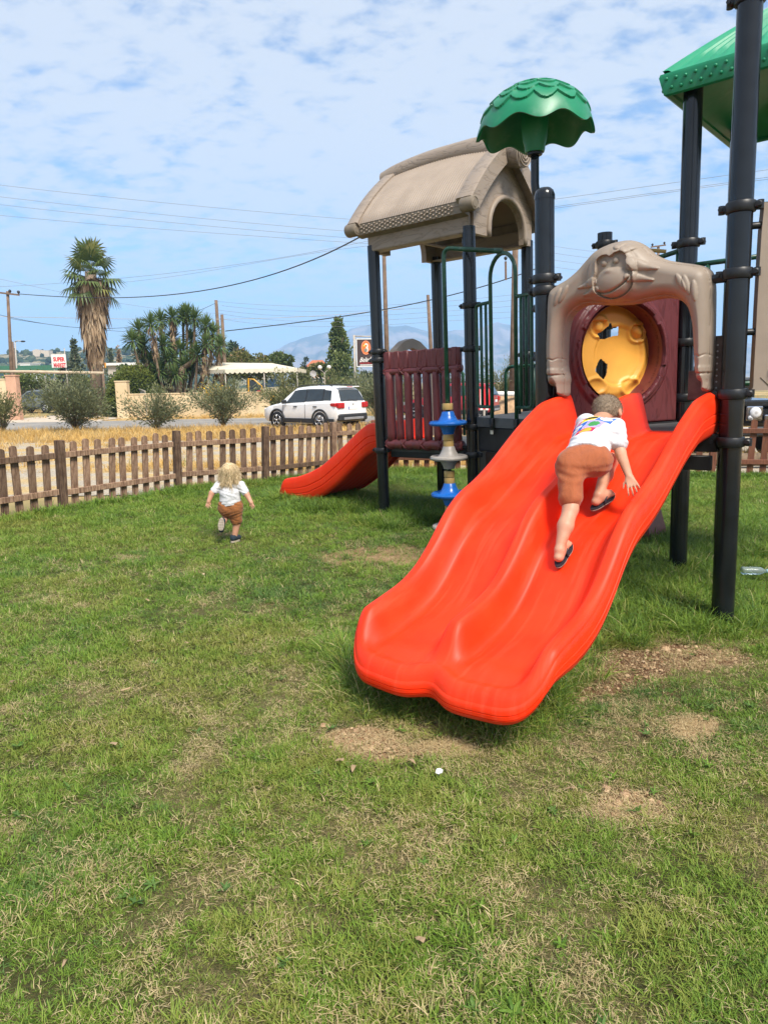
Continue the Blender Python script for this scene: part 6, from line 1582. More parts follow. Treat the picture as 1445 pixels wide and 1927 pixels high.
for k in range(5): q = a[0] + (b_[0] - a[0]) * (k + .5) / 5; MB().tube([(q, 62.2, 0), (q, 62.2, a[2] - .5)], .05, 6).build('pole', M_IRON, aw, True)
bm_ = tag(empty('timber_beam', at(60, 700, 43) * np.array([1, 1, 0]), shift=True), 'long pale timber beam carried on posts above the driveway', 'beam')
MB().tube([at(-80, 699, 43), at(60, 699.5, 43), at(196, 702, 43)], .085, 8).build('beam', plain('pale_beam', (.50, .40, .28), .85, .15, 3), bm_, True)
for px_ in (-70, 24, 194): q = at(px_, 700, 43); MB().tube([(q[0], 43, 0), q], .07, 7).build('post', M_WOODP, bm_, True)
def text(name, s, c, ux, uy, h, m, parent, w=None, bold=0.0, shear=0.0, ext=.004):
    cu = bpy.data.curves.new(name, 'FONT'); cu.body = s; cu.size = 1.0; cu.extrude = 0; cu.offset = bold; cu.shear = shear; cu.align_x = 'CENTER'; cu.align_y = 'CENTER'; cu.resolution_u = 3
    to = bpy.data.objects.new(name + '_tmp', cu); COL.objects.link(to); dg = bpy.context.evaluated_depsgraph_get(); me = bpy.data.meshes.new_from_object(to.evaluated_get(dg)); bpy.data.objects.remove(to)
    v = np.zeros(len(me.vertices) * 3); me.vertices.foreach_get('co', v); v = v.reshape(-1, 3); f = [tuple(p.vertices) for p in me.polygons]
    hx, hy = np.ptp(v[:, 0]), np.ptp(v[:, 1]); v[:, :2] -= (v[:, :2].max(0) + v[:, :2].min(0)) / 2; k = h / hy; kx = k if w is None else w / hx
    ux, uy = np.asarray(ux, float), np.asarray(uy, float); P = np.asarray(c, float) + v[:, :1] * kx * ux + v[:, 1:2] * k * uy
    return mesh(name, P, f, m, parent, False)
M_REDP = plain('red_lettering', (.62, .02, .03), .6); M_SIGNW = plain('sign_white', (.78, .75, .70), .6, .05)
sg = tag(empty('shop_sign', at(112, 720, 60) * np.array([1, 1, 0]), shift=True), 'white sign with red SUPER MARKET lettering on the left', 'sign')
c = at(111.5, 679.5, 60); w_, h_s = 26.5 / F_PX * 60, 24 / F_PX * 60
MB().box(c + EZ * 0, (w_ / 2, .06, h_s / 2), None, .01).build('board', M_SIGNW, sg)
text('lettering', 'SUPER', c + np.array([.05, -.065, h_s * .13]), (1, 0, -.02), EZ, h_s * .34, M_REDP, sg, w_ * .80, .05); text('lettering', 'MARKET', c + np.array([.07, -.065, -h_s * .31]), (1, 0, -.02), EZ, h_s * .34, M_REDP, sg, w_ * .84, .05)
for e_ in (-.42, .42): MB().tube([(c[0] + e_ * w_, c[1] + .1, 0), (c[0] + e_ * w_, c[1] + .1, c[2] + h_s / 2 + (.5 if e_ > 0 else 0))], .04, 6).build('pole', M_IRON, sg, True)
sg = tag(empty('hire_sign', at(194, 720, 56) * np.array([1, 1, 0]), shift=True), 'small orange sign with a white disc beside the clipped hedge', 'sign')
c = at(194, 687.5, 56); MB().box(c, (6 / F_PX * 56, .04, 4.6 / F_PX * 56), None, .01).build('board', plain('sign_orange', (.70, .33, .03), .6), sg); MB().lathe([(.11, 0), (.11, .02)], c + np.array([0, -.045, -.05]), np.stack([EU * 0 + np.array([1, 0, 0]), EZ, np.array([0, -1, 0])], 1), 16).build('disc', M_SIGNW, sg)
MB().box(c + np.array([0, -.05, .115]), (.19, .01, .045)).build('stripe', plain('sign_red', (.5, .05, .03), .6), sg); MB().tube([(c[0], c[1] + .05, 0), (c[0], c[1] + .05, c[2])], .03, 6).build('pole', M_IRON, sg, True)
# brown roadside signboard
sY = 33.0; sg = tag(empty('signboard', at(672, 770, sY) * np.array([1, 1, 0]), shift=True), 'brown signboard with an orange oval emblem and white script beside the black post', 'sign')
c = at(690, 664, sY); sw, sh = 36 / F_PX * sY, 48 / F_PX * sY; sd = unit(np.array([.80, -.60, 0])); sx = np.array([1., .10, 0]); sx = unit(sx)
M_BRN = plain('sign_brown', (.052, .030, .028), .6, .1); nb = np.array([sx[1], -sx[0], 0]); Rs = np.stack([sx, -nb, EZ], 1)
MB().box(c, (sw / 2, .05, sh / 2), Rs, .01).build('board', M_BRN, sg)
b = MB()
for e_ in (-1, 1): b.box(c + sx * e_ * (sw / 2 + .015), (.022, .065, sh / 2 + .04), Rs, .006); b.box(c + EZ * e_ * (sh / 2 + .015), (sw / 2 + .03, .065, .022), Rs, .006)
b.build('board_frame', M_WHITE, sg)['kind'] = 'stuff'
oc = c + nb * .056 + EZ * sh * .19 - sx * .035
el = lambda rx, rz, k=28: [(rx * math.cos(q), rz * math.sin(q)) for q in np.linspace(0, 2 * math.pi, k, endpoint=False)]
MB().prism(el(.215, .315), oc, sx, EZ, .006).build('emblem', plain('emblem_orange', (.80, .17, .03), .5), sg)
b = MB(); b.tube([oc + nb * .008 + sx * x + EZ * z for x, z in el(.198, .297)], .009, 5, closed=True); em = b.build('emblem_ring', plain('emblem_ring', (.75, .40, .28), .5), sg, True)
text('emblem_figure', '3', oc + nb * .012 + sx * .03, sx, EZ, .40, plain('emblem_white', (.72, .66, .58), .5), sg, .17, .02)
MB().ball(oc + nb * .012 - sx * .08 + EZ * .08, (.045, .02, .05), 10, 7).build('emblem_dot', plain('emblem_yellow', (.75, .55, .10), .5), sg, True); MB().prism(el(.07, .085), oc + nb * .012 - sx * .02 - EZ * .11, sx, EZ, .004).build('emblem_body', plain('emblem_grey', (.22, .22, .18), .5), sg)
text('script', 'Beladan', c + nb * .056 - EZ * sh * .245 + sx * .02, unit(sx + EZ * .06), EZ, .20, M_SIGNW, sg, sw * .80, .012, .45)
text('subtitle', 'RESTAURANT', c + nb * .056 - EZ * sh * .385 + sx * .01, sx, EZ, .055, M_REDP, sg, sw * .74, .01); MB().box(c + nb * .056 - EZ * sh * .455 + sx * .01, (sw * .37, .004, .018), Rs).build('underline', M_SIGNW, sg)
q = c - sx * (sw / 2 + .11); MB().tube([(q[0], q[1], 0), (q[0], q[1], c[2] + sh / 2 + .20)], .05, 8).build('pole', M_IRON, sg, True); MB().tube([q + EZ * (sh / 2 + .15), c + sx * sw * .45 + EZ * (sh / 2 + .12)], .03, 6).build('top_arm', M_IRON, sg, True)
# lamps, mirror dish
lp = tag(empty('street_lamp', at(610, 720, 48) * np.array([1, 1, 0]), shift=True), 'lamp post with two white globes above the oleanders', 'lamp')
for px_ in (602, 619): q = at(px_, 691.5 - (px_ > 610) * .5, 48); MB().ball(q, 3.9 / F_PX * 48, 14, 10).build('globe', plain('opal_globe', (.80, .78, .76), .35, .02), lp, True)
q = at(610.5, 702, 48); MB().tube([(q[0], 48, 0), q], .04, 7).build('pole', M_IRON, lp, True); MB().tube([at(602, 695, 48), q, at(619, 694.5, 48)], .025, 6).build('arm', M_IRON, lp, True)
ds = tag(empty('satellite_dish', at(589, 735, 47) * np.array([1, 1, 0]), shift=True), 'round grey satellite dish left of the globe lamps', 'dish'); q = at(589, 704, 47); dn = unit(np.array([.25, -1, .25])); Rd = frame(dn); rr = 6.2 / F_PX * 47
MB().lathe([(.0, .0), (rr * .5, .02), (rr * .85, .06), (rr, .10), (rr * .98, .11), (rr * .8, .07), (.0, .02)], q, Rd, 24).build('reflector', plain('dish_grey', (.36, .35, .35), .5), ds, 'auto'); MB().tube([q - EZ * rr * .8, q + dn * .3, ], .015, 5).build('feed_arm', M_IRON, ds, True); MB().tube([(q[0], q[1] + .1, 0), q + np.array([0, .1, 0])], .03, 6).build('pole', M_IRON, ds, True)
# -- utility poles and wires -----------------------------------------------------------------------------------------
def pole(x0, y0, x1, y1, Y, rad, label, arms=(), m=M_WOODP, lamp=False):
    t_, b0 = at(x0, y0, Y), at(x1, y1, Y); b0 = b0 - (t_ - b0) / (t_[2] - b0[2]) * (b0[2] + .2)
    r = tag(empty('utility_pole', (b0[0], b0[1], 0), shift=True), label, 'pole', 'wooden utility poles')
    MB().tube([b0, t_], [rad * 1.3, rad * .85], 9).build('shaft', m, r, True)
    for (xa, ya, xb, yb, ins) in arms:
        a, b_ = at(xa, ya, Y - .1), at(xb, yb, Y - .1); MB().box((a + b_) / 2, (np.linalg.norm(b_ - a) / 2, .05, .05), np.stack([unit(b_ - a), np.array([0, 1, 0]), np.cross(unit(b_ - a), np.array([0, 1, 0]))], 1)).build('crossarm', m, r)
        for k in ins: q = a + (b_ - a) * k; MB().lathe([(.03, 0), (.05, .04), (.09, .08), (.09, .16), (.05, .20), (.0, .22)], q + EZ * .05, None, 8).build('insulator', M_BLACKP, r, True)
    if lamp: MB().tube([t_, t_ + np.array([.3, -.1, .06]), t_ + np.array([.7, -.2, .02])], .05, 6).build('lamp_arm', M_IRON, r, True); MB().ball(t_ + np.array([.8, -.2, 0]), (.22, .14, .08), 8, 6).build('lamp_head', M_BLACKP, r, True)
    return r
pole(15, 548, 22, 690, 46, .10, 'pole with a crossarm and two dark insulators at the far left', ((-8, 550, 37, 555, (.62, .98)),))
pole(19, 628, 27, 690, 60, .11, 'shorter pole just right of the crossarm pole at the far left'); pole(24.5, 643, 29, 690, 72, .10, 'thin distant pole third from the far left'); pole(29, 643, 32, 690, 64, .06, 'slim lamp-topped pole beside the three left poles', (), M_IRON, True)
pole(407, 565, 416, 700, 52, .13, 'taller of the twin poles beside the yucca'); pole(418, 592, 424, 700, 48, .12, 'shorter of the twin poles beside the yucca, with a cable end')
pole(722, 462, 729, 700, 52, .15, 'tall pole rising behind the beige roof beside the left black post'); pole(805, 555, 813, 700, 56, .14, 'leaning pole behind the maroon barrier')
pole(969, 466, 965, 745, 40, .19, 'thick pole seen through the green entrance rail', ((951, 492, 951.5, 527, (.0,)),)); 
pole(1238, 462, 1240, 745, 60, .12, 'pole with a thin crossarm peeping over the ape arch', ((1224, 465, 1252, 461, (.1, .9)),))
def wire(pts, r=.011, m=M_WIRE, label=None, sag=.0, n=14):
    P = [at(x, y, Y) for x, y, Y in pts]; out = []
    for a, b_ in zip(P[:-1], P[1:]):
        for t_ in np.linspace(0, 1, n, endpoint=False): out.append(a + (b_ - a) * t_ - EZ * sag * 4 * t_ * (1 - t_))
    out.append(P[-1]); mid_ = out[len(out) // 2]
    o = MB().tube(out, r, 5).build('overhead_cable', m, None, True); return tag(o, label, 'cable', 'overhead cables')
def poly_wire(px, Y0, Y1, r, m, label):
    px = np.array(px, float); t_ = np.linspace(0, 1, len(px)); tt = np.linspace(0, 1, 40)
    c = np.polyfit(px[:, 0], px[:, 1], min(3, len(px) - 1)); xs = np.interp(tt, t_, px[:, 0]); ys = np.polyval(c, xs)
    out = [at(x, y, Y0 + (Y1 - Y0) * k) for x, y, k in zip(xs, ys, tt)]
    return tag(MB().tube(out, r, 5).build('overhead_cable', m, None, True), label, 'cable', 'overhead cables')
poly_wire([(38, 553), (155, 560), (230, 561), (330, 553), (440, 535), (560, 501), (640, 466), (690, 438)], 46, 20, .022, M_WIRE, 'thick dark cable sagging past the palm up to the beige roof')
poly_wire([(424, 622), (520, 614), (600, 602), (720, 580), (800, 567), (905, 541), (966, 522), (1030, 496)], 48, 40, .030, M_WIRE, 'thick dark cable from the twin poles to the pole behind the green rail')
for k, (y0, y1, l_) in enumerate(((348, 413, 'topmost'), (370, 436, 'second'), (385, 448, 'third'), (406, 456, 'lowest'))): poly_wire([(-60, y0 - 7), (200, y0 + (y1 - y0) * .36 - 1), (450, y0 + (y1 - y0) * .72), (700, y1 + 3), (760, y1 + 7)], 40, 44, .009, M_WIRE2, l_ + ' of the four thin wires high on the left')
poly_wire([(-30, 595), (20, 597), (200, 599), (420, 601), (600, 594), (760, 580)], 47, 52, .014, M_IRON, 'pale horizontal wire crossing the palm and the yucca')
poly_wire([(-20, 588), (24, 597), (100, 612), (200, 618), (260, 614), (407, 570)], 46, 52, .014, M_WIRE, 'dark wire rising from the left poles to the twin poles'); poly_wire([(18, 599), (80, 609), (155, 617), (260, 626), (330, 629), (424, 632)], 46, 60, .012, M_WIRE, 'dark wire dipping behind the palm skirt')
poly_wire([(-60, 512), (60, 537), (170, 562), (290, 579), (420, 590)], 44, 52, .008, M_WIRE2, 'faint wire slanting down behind the palm crown'); poly_wire([(-20, 541), (120, 531), (260, 522), (480, 492), (700, 452)], 50, 40, .009, M_WIRE2, 'faint wire rising from the left edge to the beige roof'); poly_wire([(210, 533), (360, 515), (520, 488), (700, 462)], 50, 40, .008, M_WIRE2, 'lower faint wire rising to the beige roof')
for k in range(5): poly_wire([(408 + (k % 2) * 10, 567 + 8 * k), (560, 577 + 9 * k), (700, 574 + 10 * k), (860, 566 + 9 * k), (1010, 549 + 12 * k)], 50, 45, .008, M_WIRE2, ('first', 'second', 'third', 'fourth', 'fifth')[k] + ' wire from the top in the bundle right of the twin poles')
for k, (y0, y1) in enumerate(((372, 322), (386, 336), (389, 341))): poly_wire([(1020, y0 + 6), (1180, y0 - 16), (1330, y0 - 37), (1500, y1 - 10)], 40, 34, .009, M_WIRE2, ('upper', 'middle', 'lower')[k] + ' of the three thin wires at the right above the ape arch')
for k in range(4): poly_wire([(1000, 455 + 14 * k), (1060, 466 + 13 * k), (1125, 474 + 13 * k), (1250, 480 + 14 * k)], 42, 58, .008, M_WIRE2, ('first', 'second', 'third', 'fourth')[k] + ' thin wire from the top beside the capped post')
# -- white car --------------------------------------------------------------------------------------------------------
M_CARW = plain('white_car_paint', (.80, .80, .81), .25, .02, 2, .5); M_CARW.node_tree.nodes['Principled BSDF'].inputs['Coat Weight'].default_value = .5
M_TAIL = plain('tail_lamp_red', (.42, .012, .014), .2, .1, 20); M_LAMPW = plain('lamp_clear', (.65, .65, .66), .12, .1, 20)
def car(name, fl, rl_, L, W, label, paint, cat='car', full=True, prof=None, group=None):
    """fl, rl: ground points under the front and rear wheels of the side we see; body lofted from stations along the length"""
    fl, rl_ = np.array(fl), np.array(rl_); d = unit(np.array([*(fl - rl_)[:2], 0])); wb = np.linalg.norm(fl - rl_)
    s = np.array([-d[1], d[0], 0]); ctr = (fl + rl_) / 2; s = s if s @ (-ctr) > 0 else -s             # s: towards the side we see
    k = L / 4.17; c = ctr - s * (W / 2 - .10); c[2] = 0
    r = tag(empty(name, c, shift=True), label, cat, group)
    P = lambda x, y, z: c + d * (x * k) + s * y + EZ * z
    hw = W / 2
    # station: x, half width, sill, belt, roof (None: no cabin), roof half width
    st = prof or [(-2.03, .74, .42, .98, 1.02, .62), (-1.98, .82, .36, 1.00, 1.10, .66), (-1.80, .87, .30, 1.02, 1.42, .64), (-1.62, .885, .28, 1.03, 1.545, .635), (-1.2, .89, .24, 1.02, 1.60, .64), (-.5, .89, .22, .99, 1.61, .645), (.05, .89, .22, .97, 1.585, .64), (.35, .89, .22, .96, 1.53, .63), (.72, .885, .22, .955, 1.26, .70), (1.02, .88, .22, .95, 1.00, .78), (1.45, .87, .24, .90, .93, .70), (1.80, .84, .28, .82, .85, .62), (2.02, .76, .34, .70, .74, .52), (2.10, .66, .42, .60, .62, .44)]
    rows = []
    for (x, w, z0_, zb_, zr, wr) in st:
        w = w * W / 1.78; wr = wr * W / 1.78
        rows.append(np.array([P(x, 0, z0_), P(x, w * .92, z0_), P(x, w * .985, z0_ + .10), P(x, w, (z0_ + zb_) / 2 + .05), P(x, w * .985, zb_ - .04), P(x, w * .945, zb_), P(x, (wr + (w * .945 - wr) * .12), zr - (zr - zb_) * .12), P(x, wr * .90, zr - .012), P(x, wr * .5, zr + .012), P(x, 0, zr + .018)]))
    rows = np.array(rows); n, m = rows.shape[:2]
    rx = np.linspace(0, n - 1, (n - 1) * 4 + 1); A = np.zeros((len(rx), m, 3))
    for i, q in enumerate(rx):                                                     # smooth along the length
        a = min(int(q), n - 2); t_ = q - a; p0, p1, p2, p3 = rows[max(a - 1, 0)], rows[a], rows[a + 1], rows[min(a + 2, n - 1)]
        A[i] = .5 * (2 * p1 + (p2 - p0) * t_ + (2 * p0 - 5 * p1 + 4 * p2 - p3) * t_ ** 2 + (3 * p1 - p0 - 3 * p2 + p3) * t_ ** 3)
    mir = lambda Q: Q - 2 * ((Q - c) @ s)[..., None] * s
    b = MB(); b.grid(A); b.grid(mir(A), flip=True)
    for e_ in (0, -1): q = np.concatenate([A[e_], mir(A[e_])[::-1]]); b.add(q, [tuple(range(len(q)))])
    body = b.build('body', paint, r, 'auto')
    def patch(x0, x1, z0_, z1_, off, name, m_, sk0=0., sk1=0., side=1):
        """glass following the cabin flank: corners by (x, height share between belt and roof)"""
        Q = []
        for i in range(7):
            row = []
            for h in np.linspace(z0_, z1_, 4):
                x = (x0 + sk0 * h) + ((x1 + sk1 * h) - (x0 + sk0 * h)) * i / 6
                xs = [q[0] for q in st]; f = lambda j: np.interp(x, xs[::1], [q[j] for q in st]); w, zb_, zr, wr = f(1) * W / 1.78, f(3), f(4), f(5) * W / 1.78
                y = w * .945 + (wr + (w * .945 - wr) * .12 - w * .945) * (h / .88); row.append(P(x, (y + off), zb_ + (zr - zb_) * h))
            Q.append(row)
        Q = np.array(Q); g_ = MB().grid(Q); g_.grid(mir(Q), flip=True); return g_.build(name, m_, r, True)
    if full:
        patch(-1.70, -1.30, .12, .80, .012, 'side_window', M_GLASS, .10, .0); patch(-1.22, -.42, .10, .84, .012, 'side_window', M_GLASS, .0, .0); patch(-.36, .80, .08, .84, .012, 'side_window', M_GLASS, .0, -.58)
        patch(-1.33, -1.20, .10, .84, .008, 'pillar_trim', M_BLACKP, .03, .0); patch(-.44, -.34, .10, .84, .008, 'pillar_trim', M_BLACKP, .0, .0)
        # rear window, tailgate details
        rw = MB(); rw.grid(np.array([[P(-2.005 + .21 * h + .012 * 0 - .02, y * (1 - .18 * h), 1.06 + .40 * h) for h in (0, .5, 1)] for y in np.linspace(-.66, .66, 7)])); rw.build('rear_window', M_GLASS, r, True)
        MB().tube([P(-2.06, -.25, 1.075), P(-2.05, -.05, 1.09), P(-2.03, .28, 1.10)], .012, 5).build('wiper', M_BLACKP, r, True)
        MB().box(P(-1.78, 0, 1.575), (.10, .56, .018), np.stack([d, s, EZ], 1), .012).build('spoiler', paint, r); MB().box(P(-1.885, 0, 1.572), (.012, .14, .012), np.stack([d, s, EZ], 1)).build('brake_light', M_TAIL, r)
        for e_ in (1, -1):
            MB().box(P(-1.98, e_ * .66, .90), (.10, .17, .105), np.stack([d, s, EZ], 1), .03).build('tail_light', M_TAIL, r); MB().box(P(-1.80, e_ * .80, .93), (.16, .085, .065), np.stack([unit(d - s * e_ * .12), unit(s + d * e_ * .12), EZ], 1), .02).build('tail_light', M_TAIL, r)
            MB().box(P(1.93, e_ * .60, .72), (.10, .17, .07), np.stack([d, s, EZ], 1), .03).build('headlight', M_LAMPW, r)
            mi = MB().box(P(.62, e_ * .99, 1.04), (.07, .10, .075), np.stack([d, s, EZ], 1), .03); mi.build('mirror', M_BLACKP, r)
            for x in (-.92, .12): MB().box(P(x, e_ * .905, .86), (.09, .018, .018), np.stack([d, s, EZ], 1), .006).build('door_handle', M_BLACKP, r)
            MB().tube([P(-1.55, e_ * .56, 1.60), P(-1.4, e_ * .57, 1.645), P(-.6, e_ * .585, 1.665), P(.1, e_ * .575, 1.64), P(.22, e_ * .57, 1.60)], .018, 6).build('roof_rail', M_BLACKP, r, True)
            MB().box(P(-.30, e_ * .885, .335), (1.55, .028, .085), np.stack([d, s, EZ], 1), .02).build('sill_cladding', M_BLACKP, r)
            for x in (-.39, .80): MB().tube([P(x + (0.02 if x > 0 else 0), e_ * .893, .42), P(x, e_ * .898, .70), P(x, e_ * .882, .95)], .006, 4).build('door_seam', M_BLACKP, r, True)
        MB().box(P(-2.02, 0, .80), (.02, .26, .06), np.stack([d, s, EZ], 1), .006).build('number_plate', M_SIGNW, r); MB().box(P(-2.035, .235, .80), (.008, .022, .056), np.stack([d, s, EZ], 1)).build('plate_band', plain('plate_blue', (.03, .08, .4), .5), r)
        MB().box(P(-1.98, 0, .46), (.10, .80, .13), np.stack([d, s, EZ], 1), .05).build('rear_bumper', M_BLACKP, r); MB().box(P(-2.07, 0, .42), (.02, .55, .045), np.stack([d, s, EZ], 1), .012).build('skid_plate', plain('satin_grey', (.24, .24, .25), .5), r); MB().box(P(2.04, 0, .42), (.10, .62, .12), np.stack([d, s, EZ], 1), .04).build('front_bumper', M_BLACKP, r); MB().box(P(2.09, 0, .62), (.03, .42, .06), np.stack([d, s, EZ], 1), .02).build('grille', M_BLACKP, r)
        MB().ball(P(-2.05, 0, .945), (.03, .03, .03), 8, 6).build('badge', M_ALLOY, r, True)
    for x in (wb / 2 / k, -wb / 2 / k):
        for e_ in (1, -1):
            wc = P(x, e_ * (hw - .115), .335); Rw = np.stack([d, EZ, s * e_], 1)
            if np.linalg.det(Rw) < 0: Rw[:, 0] *= -1
            ar = MB(); aa = np.linspace(-.12, math.pi + .12, 20); ar.tube([wc + d * .405 * math.cos(q) + EZ * .405 * math.sin(q) + s * e_ * .105 for q in aa], .045, 7); ar.build('wheel_arch', M_BLACKP, r, True)
            MB().lathe([(.0, .092), (.39, .092), (.39, .098), (.0, .098)], wc, Rw, 24).build('arch_shade_disc', M_BLACKP, r)  # flat black disc on the flank stands in for the shaded wheel well
            wh = MB().lathe([(.20, -.10), (.29, -.10), (.325, -.075), (.335, -.03), (.335, .09), (.325, .125), (.29, .145), (.225, .14), (.20, .10)], wc, Rw, 28).build('wheel', M_RUBBER, r, 'auto')
            rm = MB(); rm.tube([wc + s * e_ * .135 + (d * math.cos(q) + EZ * math.sin(q)) * .212 for q in np.linspace(0, 2 * math.pi, 24, endpoint=False)], .014, 6, closed=True)
            for q in range(5):
                for o_ in (-.13, .13): a = q * 2 * math.pi / 5 + .3; rm.tube([wc + s * e_ * .145 + (d * math.cos(a) + EZ * math.sin(a)) * .04, wc + s * e_ * .14 + (d * math.cos(a + o_) + EZ * math.sin(a + o_)) * .21], .016, 5)
            rm.ball(wc + s * e_ * .14, .045, 10, 6); rm.build('rim', M_ALLOY, wh, True)
    return r
car('parked_car', G(526, 806), G(606, 809), 4.17, 1.78, 'white compact SUV parked beyond the picket fence', M_CARW)
M_CARG = plain('grey_car_paint', (.13, .15, .16), .25, .05, 2)
pg_ = at(52, 745, 52); car('parked_car', (pg_[0] - 1.3, 52.6, 0), (pg_[0] + 1.3, 52.0, 0), 4.2, 1.78, 'dark grey estate car half hidden behind the big oleander', M_CARG, 'car')
# red pickup seen through the barrier
M_CARR = plain('red_car_paint', (.36, .020, .030), .3, .05, 2)
rp_ = at(842, 772, 33); car('parked_car', (rp_[0] - 1.4, 33.2, 0), (rp_[0] + 1.3, 32.2, 0), 4.3, 1.7, 'red car seen between the maroon bars', M_CARR, 'car')
br = tag(empty('road_barrier', at(908, 775, 31) * np.array([1, 1, 0]), shift=True), 'red and white striped board seen through the left green bars', 'barrier')
a, b_ = at(898, 752, 31), at(924, 752, 31)
for k in range(5): q0, q1 = a + (b_ - a) * k / 5, a + (b_ - a) * (k + 1) / 5; MB().box((q0 + q1) / 2, ((q1 - q0)[0] / 2, .03, .45)).build('stripe_board', (M_REDP, M_SIGNW)[k % 2], br)
MB().box((a + b_) / 2 - EZ * .85, (.04, .04, .45)).build('post', M_IRON, br)
cp_ = tag(empty('concrete_pipe', at(936, 741, 36) * np.array([1, 1, 0]), shift=True), 'white pipe lying on a brown earth bank behind the green rail', 'pipe'); MB().tube([at(926, 741, 36), at(946, 741, 36), at(990, 741, 37)], .12, 10).build('pipe', M_SIGNW, cp_, True)
eb = at(950, 760, 36); MB().ball((eb[0], 37.2, -.1), (2.6, 1.1, float(at(940, 742, 36)[2])), 22, 10).build('earth_bank', plain('brown_earth', (.40, .26, .15), .95, .2, 6, .1, bump=.6, bscale=15), cp_, True)
# yellow loader under the canopy
ld = tag(empty('loader', at(490, 742, 42.6) * np.array([1, 1, 0]), shift=True), 'yellow loader cab with a red and white nose beside the canopy', 'loader')
M_LY = plain('loader_yellow', (.72, .36, .015), .45, .1, 4); lc = at(486, 745, 42.6); lx = np.array([1, 0, 0.])
LP = lambda x, y, z: np.array([at(x, y, 42.6 + z)[0], 42.6 + z, at(x, y, 42.6 + z)[2]])
b = MB()
for z in (0, .9):
    b.tube([LP(468, 742, z), LP(468, 713, z), LP(478, 714, z), LP(493, 727, z), LP(494, 742, z)], .045, 6)
b.tube([LP(468, 713, 0), LP(468, 713, .9)], .045, 6); b.tube([LP(478, 714, 0), LP(478, 714, .9)], .045, 6); b.build('cab_frame', M_LY, ld, 'auto')['kind'] = 'stuff'
MB().add(np.stack([LP(478, 715, .05), LP(492, 728, .05), LP(492, 728, .85), LP(478, 715, .85)]), [(0, 1, 2, 3)]).build('windscreen', M_GLASS, ld); MB().add(np.stack([LP(470, 716, .02), LP(478, 716, .02), LP(490, 728, .02), LP(490, 737, .02), LP(470, 737, .02)]), [(0, 1, 2, 3, 4)]).build('side_glass', M_GLASS, ld)
MB().box(LP(505, 741, .45) - EZ * .25, (.40, .42, .28), None, .08).build('bonnet', M_LY, ld); MB().box(LP(480, 745, .45) - EZ * .2, (.45, .40, .2), None, .05).build('body', M_LY, ld); MB().box(LP(488, 737, .0), (.12, .03, .06), None, .02).build('red_nose', M_REDP, ld); MB().box(LP(483, 741, .0), (.08, .03, .05), None, .02).build('white_nose', M_SIGNW, ld)
for x in (472, 510): MB().lathe([(.30, -.12), (.36, -.08), (.36, .08), (.30, .12)], LP(x, 758, .1) * np.array([1, 1, 0]) + EZ * .36, np.stack([np.array([1, 0, 0]), EZ, np.array([0, -1, 0])], 1), 18).build('wheel', M_RUBBER, ld)
# black off-roader behind the right-hand fence
M_CARB = plain('black_car_paint', (.012, .013, .016), .14, .1, 2, .6); M_CHROME = plain('chrome', (.62, .62, .63), .12, .05, 5, .5, 1.0)
jc = at(1392, 860, 14.6); jc[2] = 0; jp = tag(empty('parked_car', jc, shift=True), 'black off-road car with a chrome-rimmed headlight behind the right fence', 'car')
JX, JY = np.array([1., -.10, 0]), np.array([.10, 1., 0]); JX, JY = unit(JX), unit(JY); RJ = np.stack([JX, JY, EZ], 1); J0 = at(1300, 860, 15.0); J0[2] = 0
JP = lambda x, y, z: J0 + JX * x + JY * y + EZ * z
MB().box(JP(1.0, 1.1, .86), (1.0, 1.0, .20), RJ, .06).build('body', M_CARB, jp); MB().box(JP(1.0, 1.05, 1.13), (.93, .98, .075), RJ, .05).build('bonnet', M_CARB, jp)
b = MB(); b.add(np.stack([JP(.10, 2.0, 1.20), JP(1.9, 2.0, 1.20), JP(1.75, 2.55, 1.86), JP(.25, 2.55, 1.86)]), [(0, 1, 2, 3)]); b.build('windscreen', M_GLASS, jp)
MB().box(JP(1.0, 3.5, 1.90), (.80, 1.0, .05), RJ, .04).build('roof', M_CARB, jp); MB().box(JP(1.0, 3.5, 1.0), (.95, 1.5, .42), RJ, .06).build('cabin', M_CARB, jp)
for e_ in (.14, 1.86): MB().tube([JP(e_, 2.0, 1.18), JP(e_ + (.12 if e_ < 1 else -.12), 2.58, 1.90)], .05, 6).build('pillar', M_CARB, jp, True); MB().tube([JP(e_ + (-.14 if e_ < 1 else .14), .35, 1.20), JP(e_ + (-.14 if e_ < 1 else .14), 1.0, 1.22)], .05, 6).build('wing', M_CARB, jp, True)
for e_ in (1.28 - .05, .30): 
    hl_ = MB().box(JP(e_, .06, .93), (.17, .05, .15), RJ, .05).build('headlight', M_CHROME, jp); sub(MB().lathe([(.0, .06), (.05, .055), (.09, .045), (.115, .02), (.12, .0)], JP(e_, .0, .95), np.stack([JX, EZ, -JY], 1), 20), 'lens', M_LAMPW, hl_, True); sub(MB().lathe([(.0, .03), (.05, .02), (.055, .0)], JP(e_ - .09, .0, .84), np.stack([JX, EZ, -JY], 1), 14), 'fog_lens', M_LAMPW, hl_, True)
MB().box(JP(.77, .08, .92), (.26, .03, .14), RJ, .02).build('grille', M_BLACKP, jp); MB().box(JP(1.72, .04, .84), (.30, .06, .06), RJ, .02).build('chrome_bumper', M_CHROME, jp); MB().box(JP(.9, -.06, .56), (1.05, .10, .10), RJ, .04).build('bumper', M_BLACKP, jp); MB().box(JP(.75, -.15, .60), (.30, .01, .055), RJ).build('number_plate', M_SIGNW, jp)
MB().tube([JP(.5, 1.9, 1.24), JP(1.15, 2.05, 1.36)], .012, 5).build('wiper', M_BLACKP, jp, True)
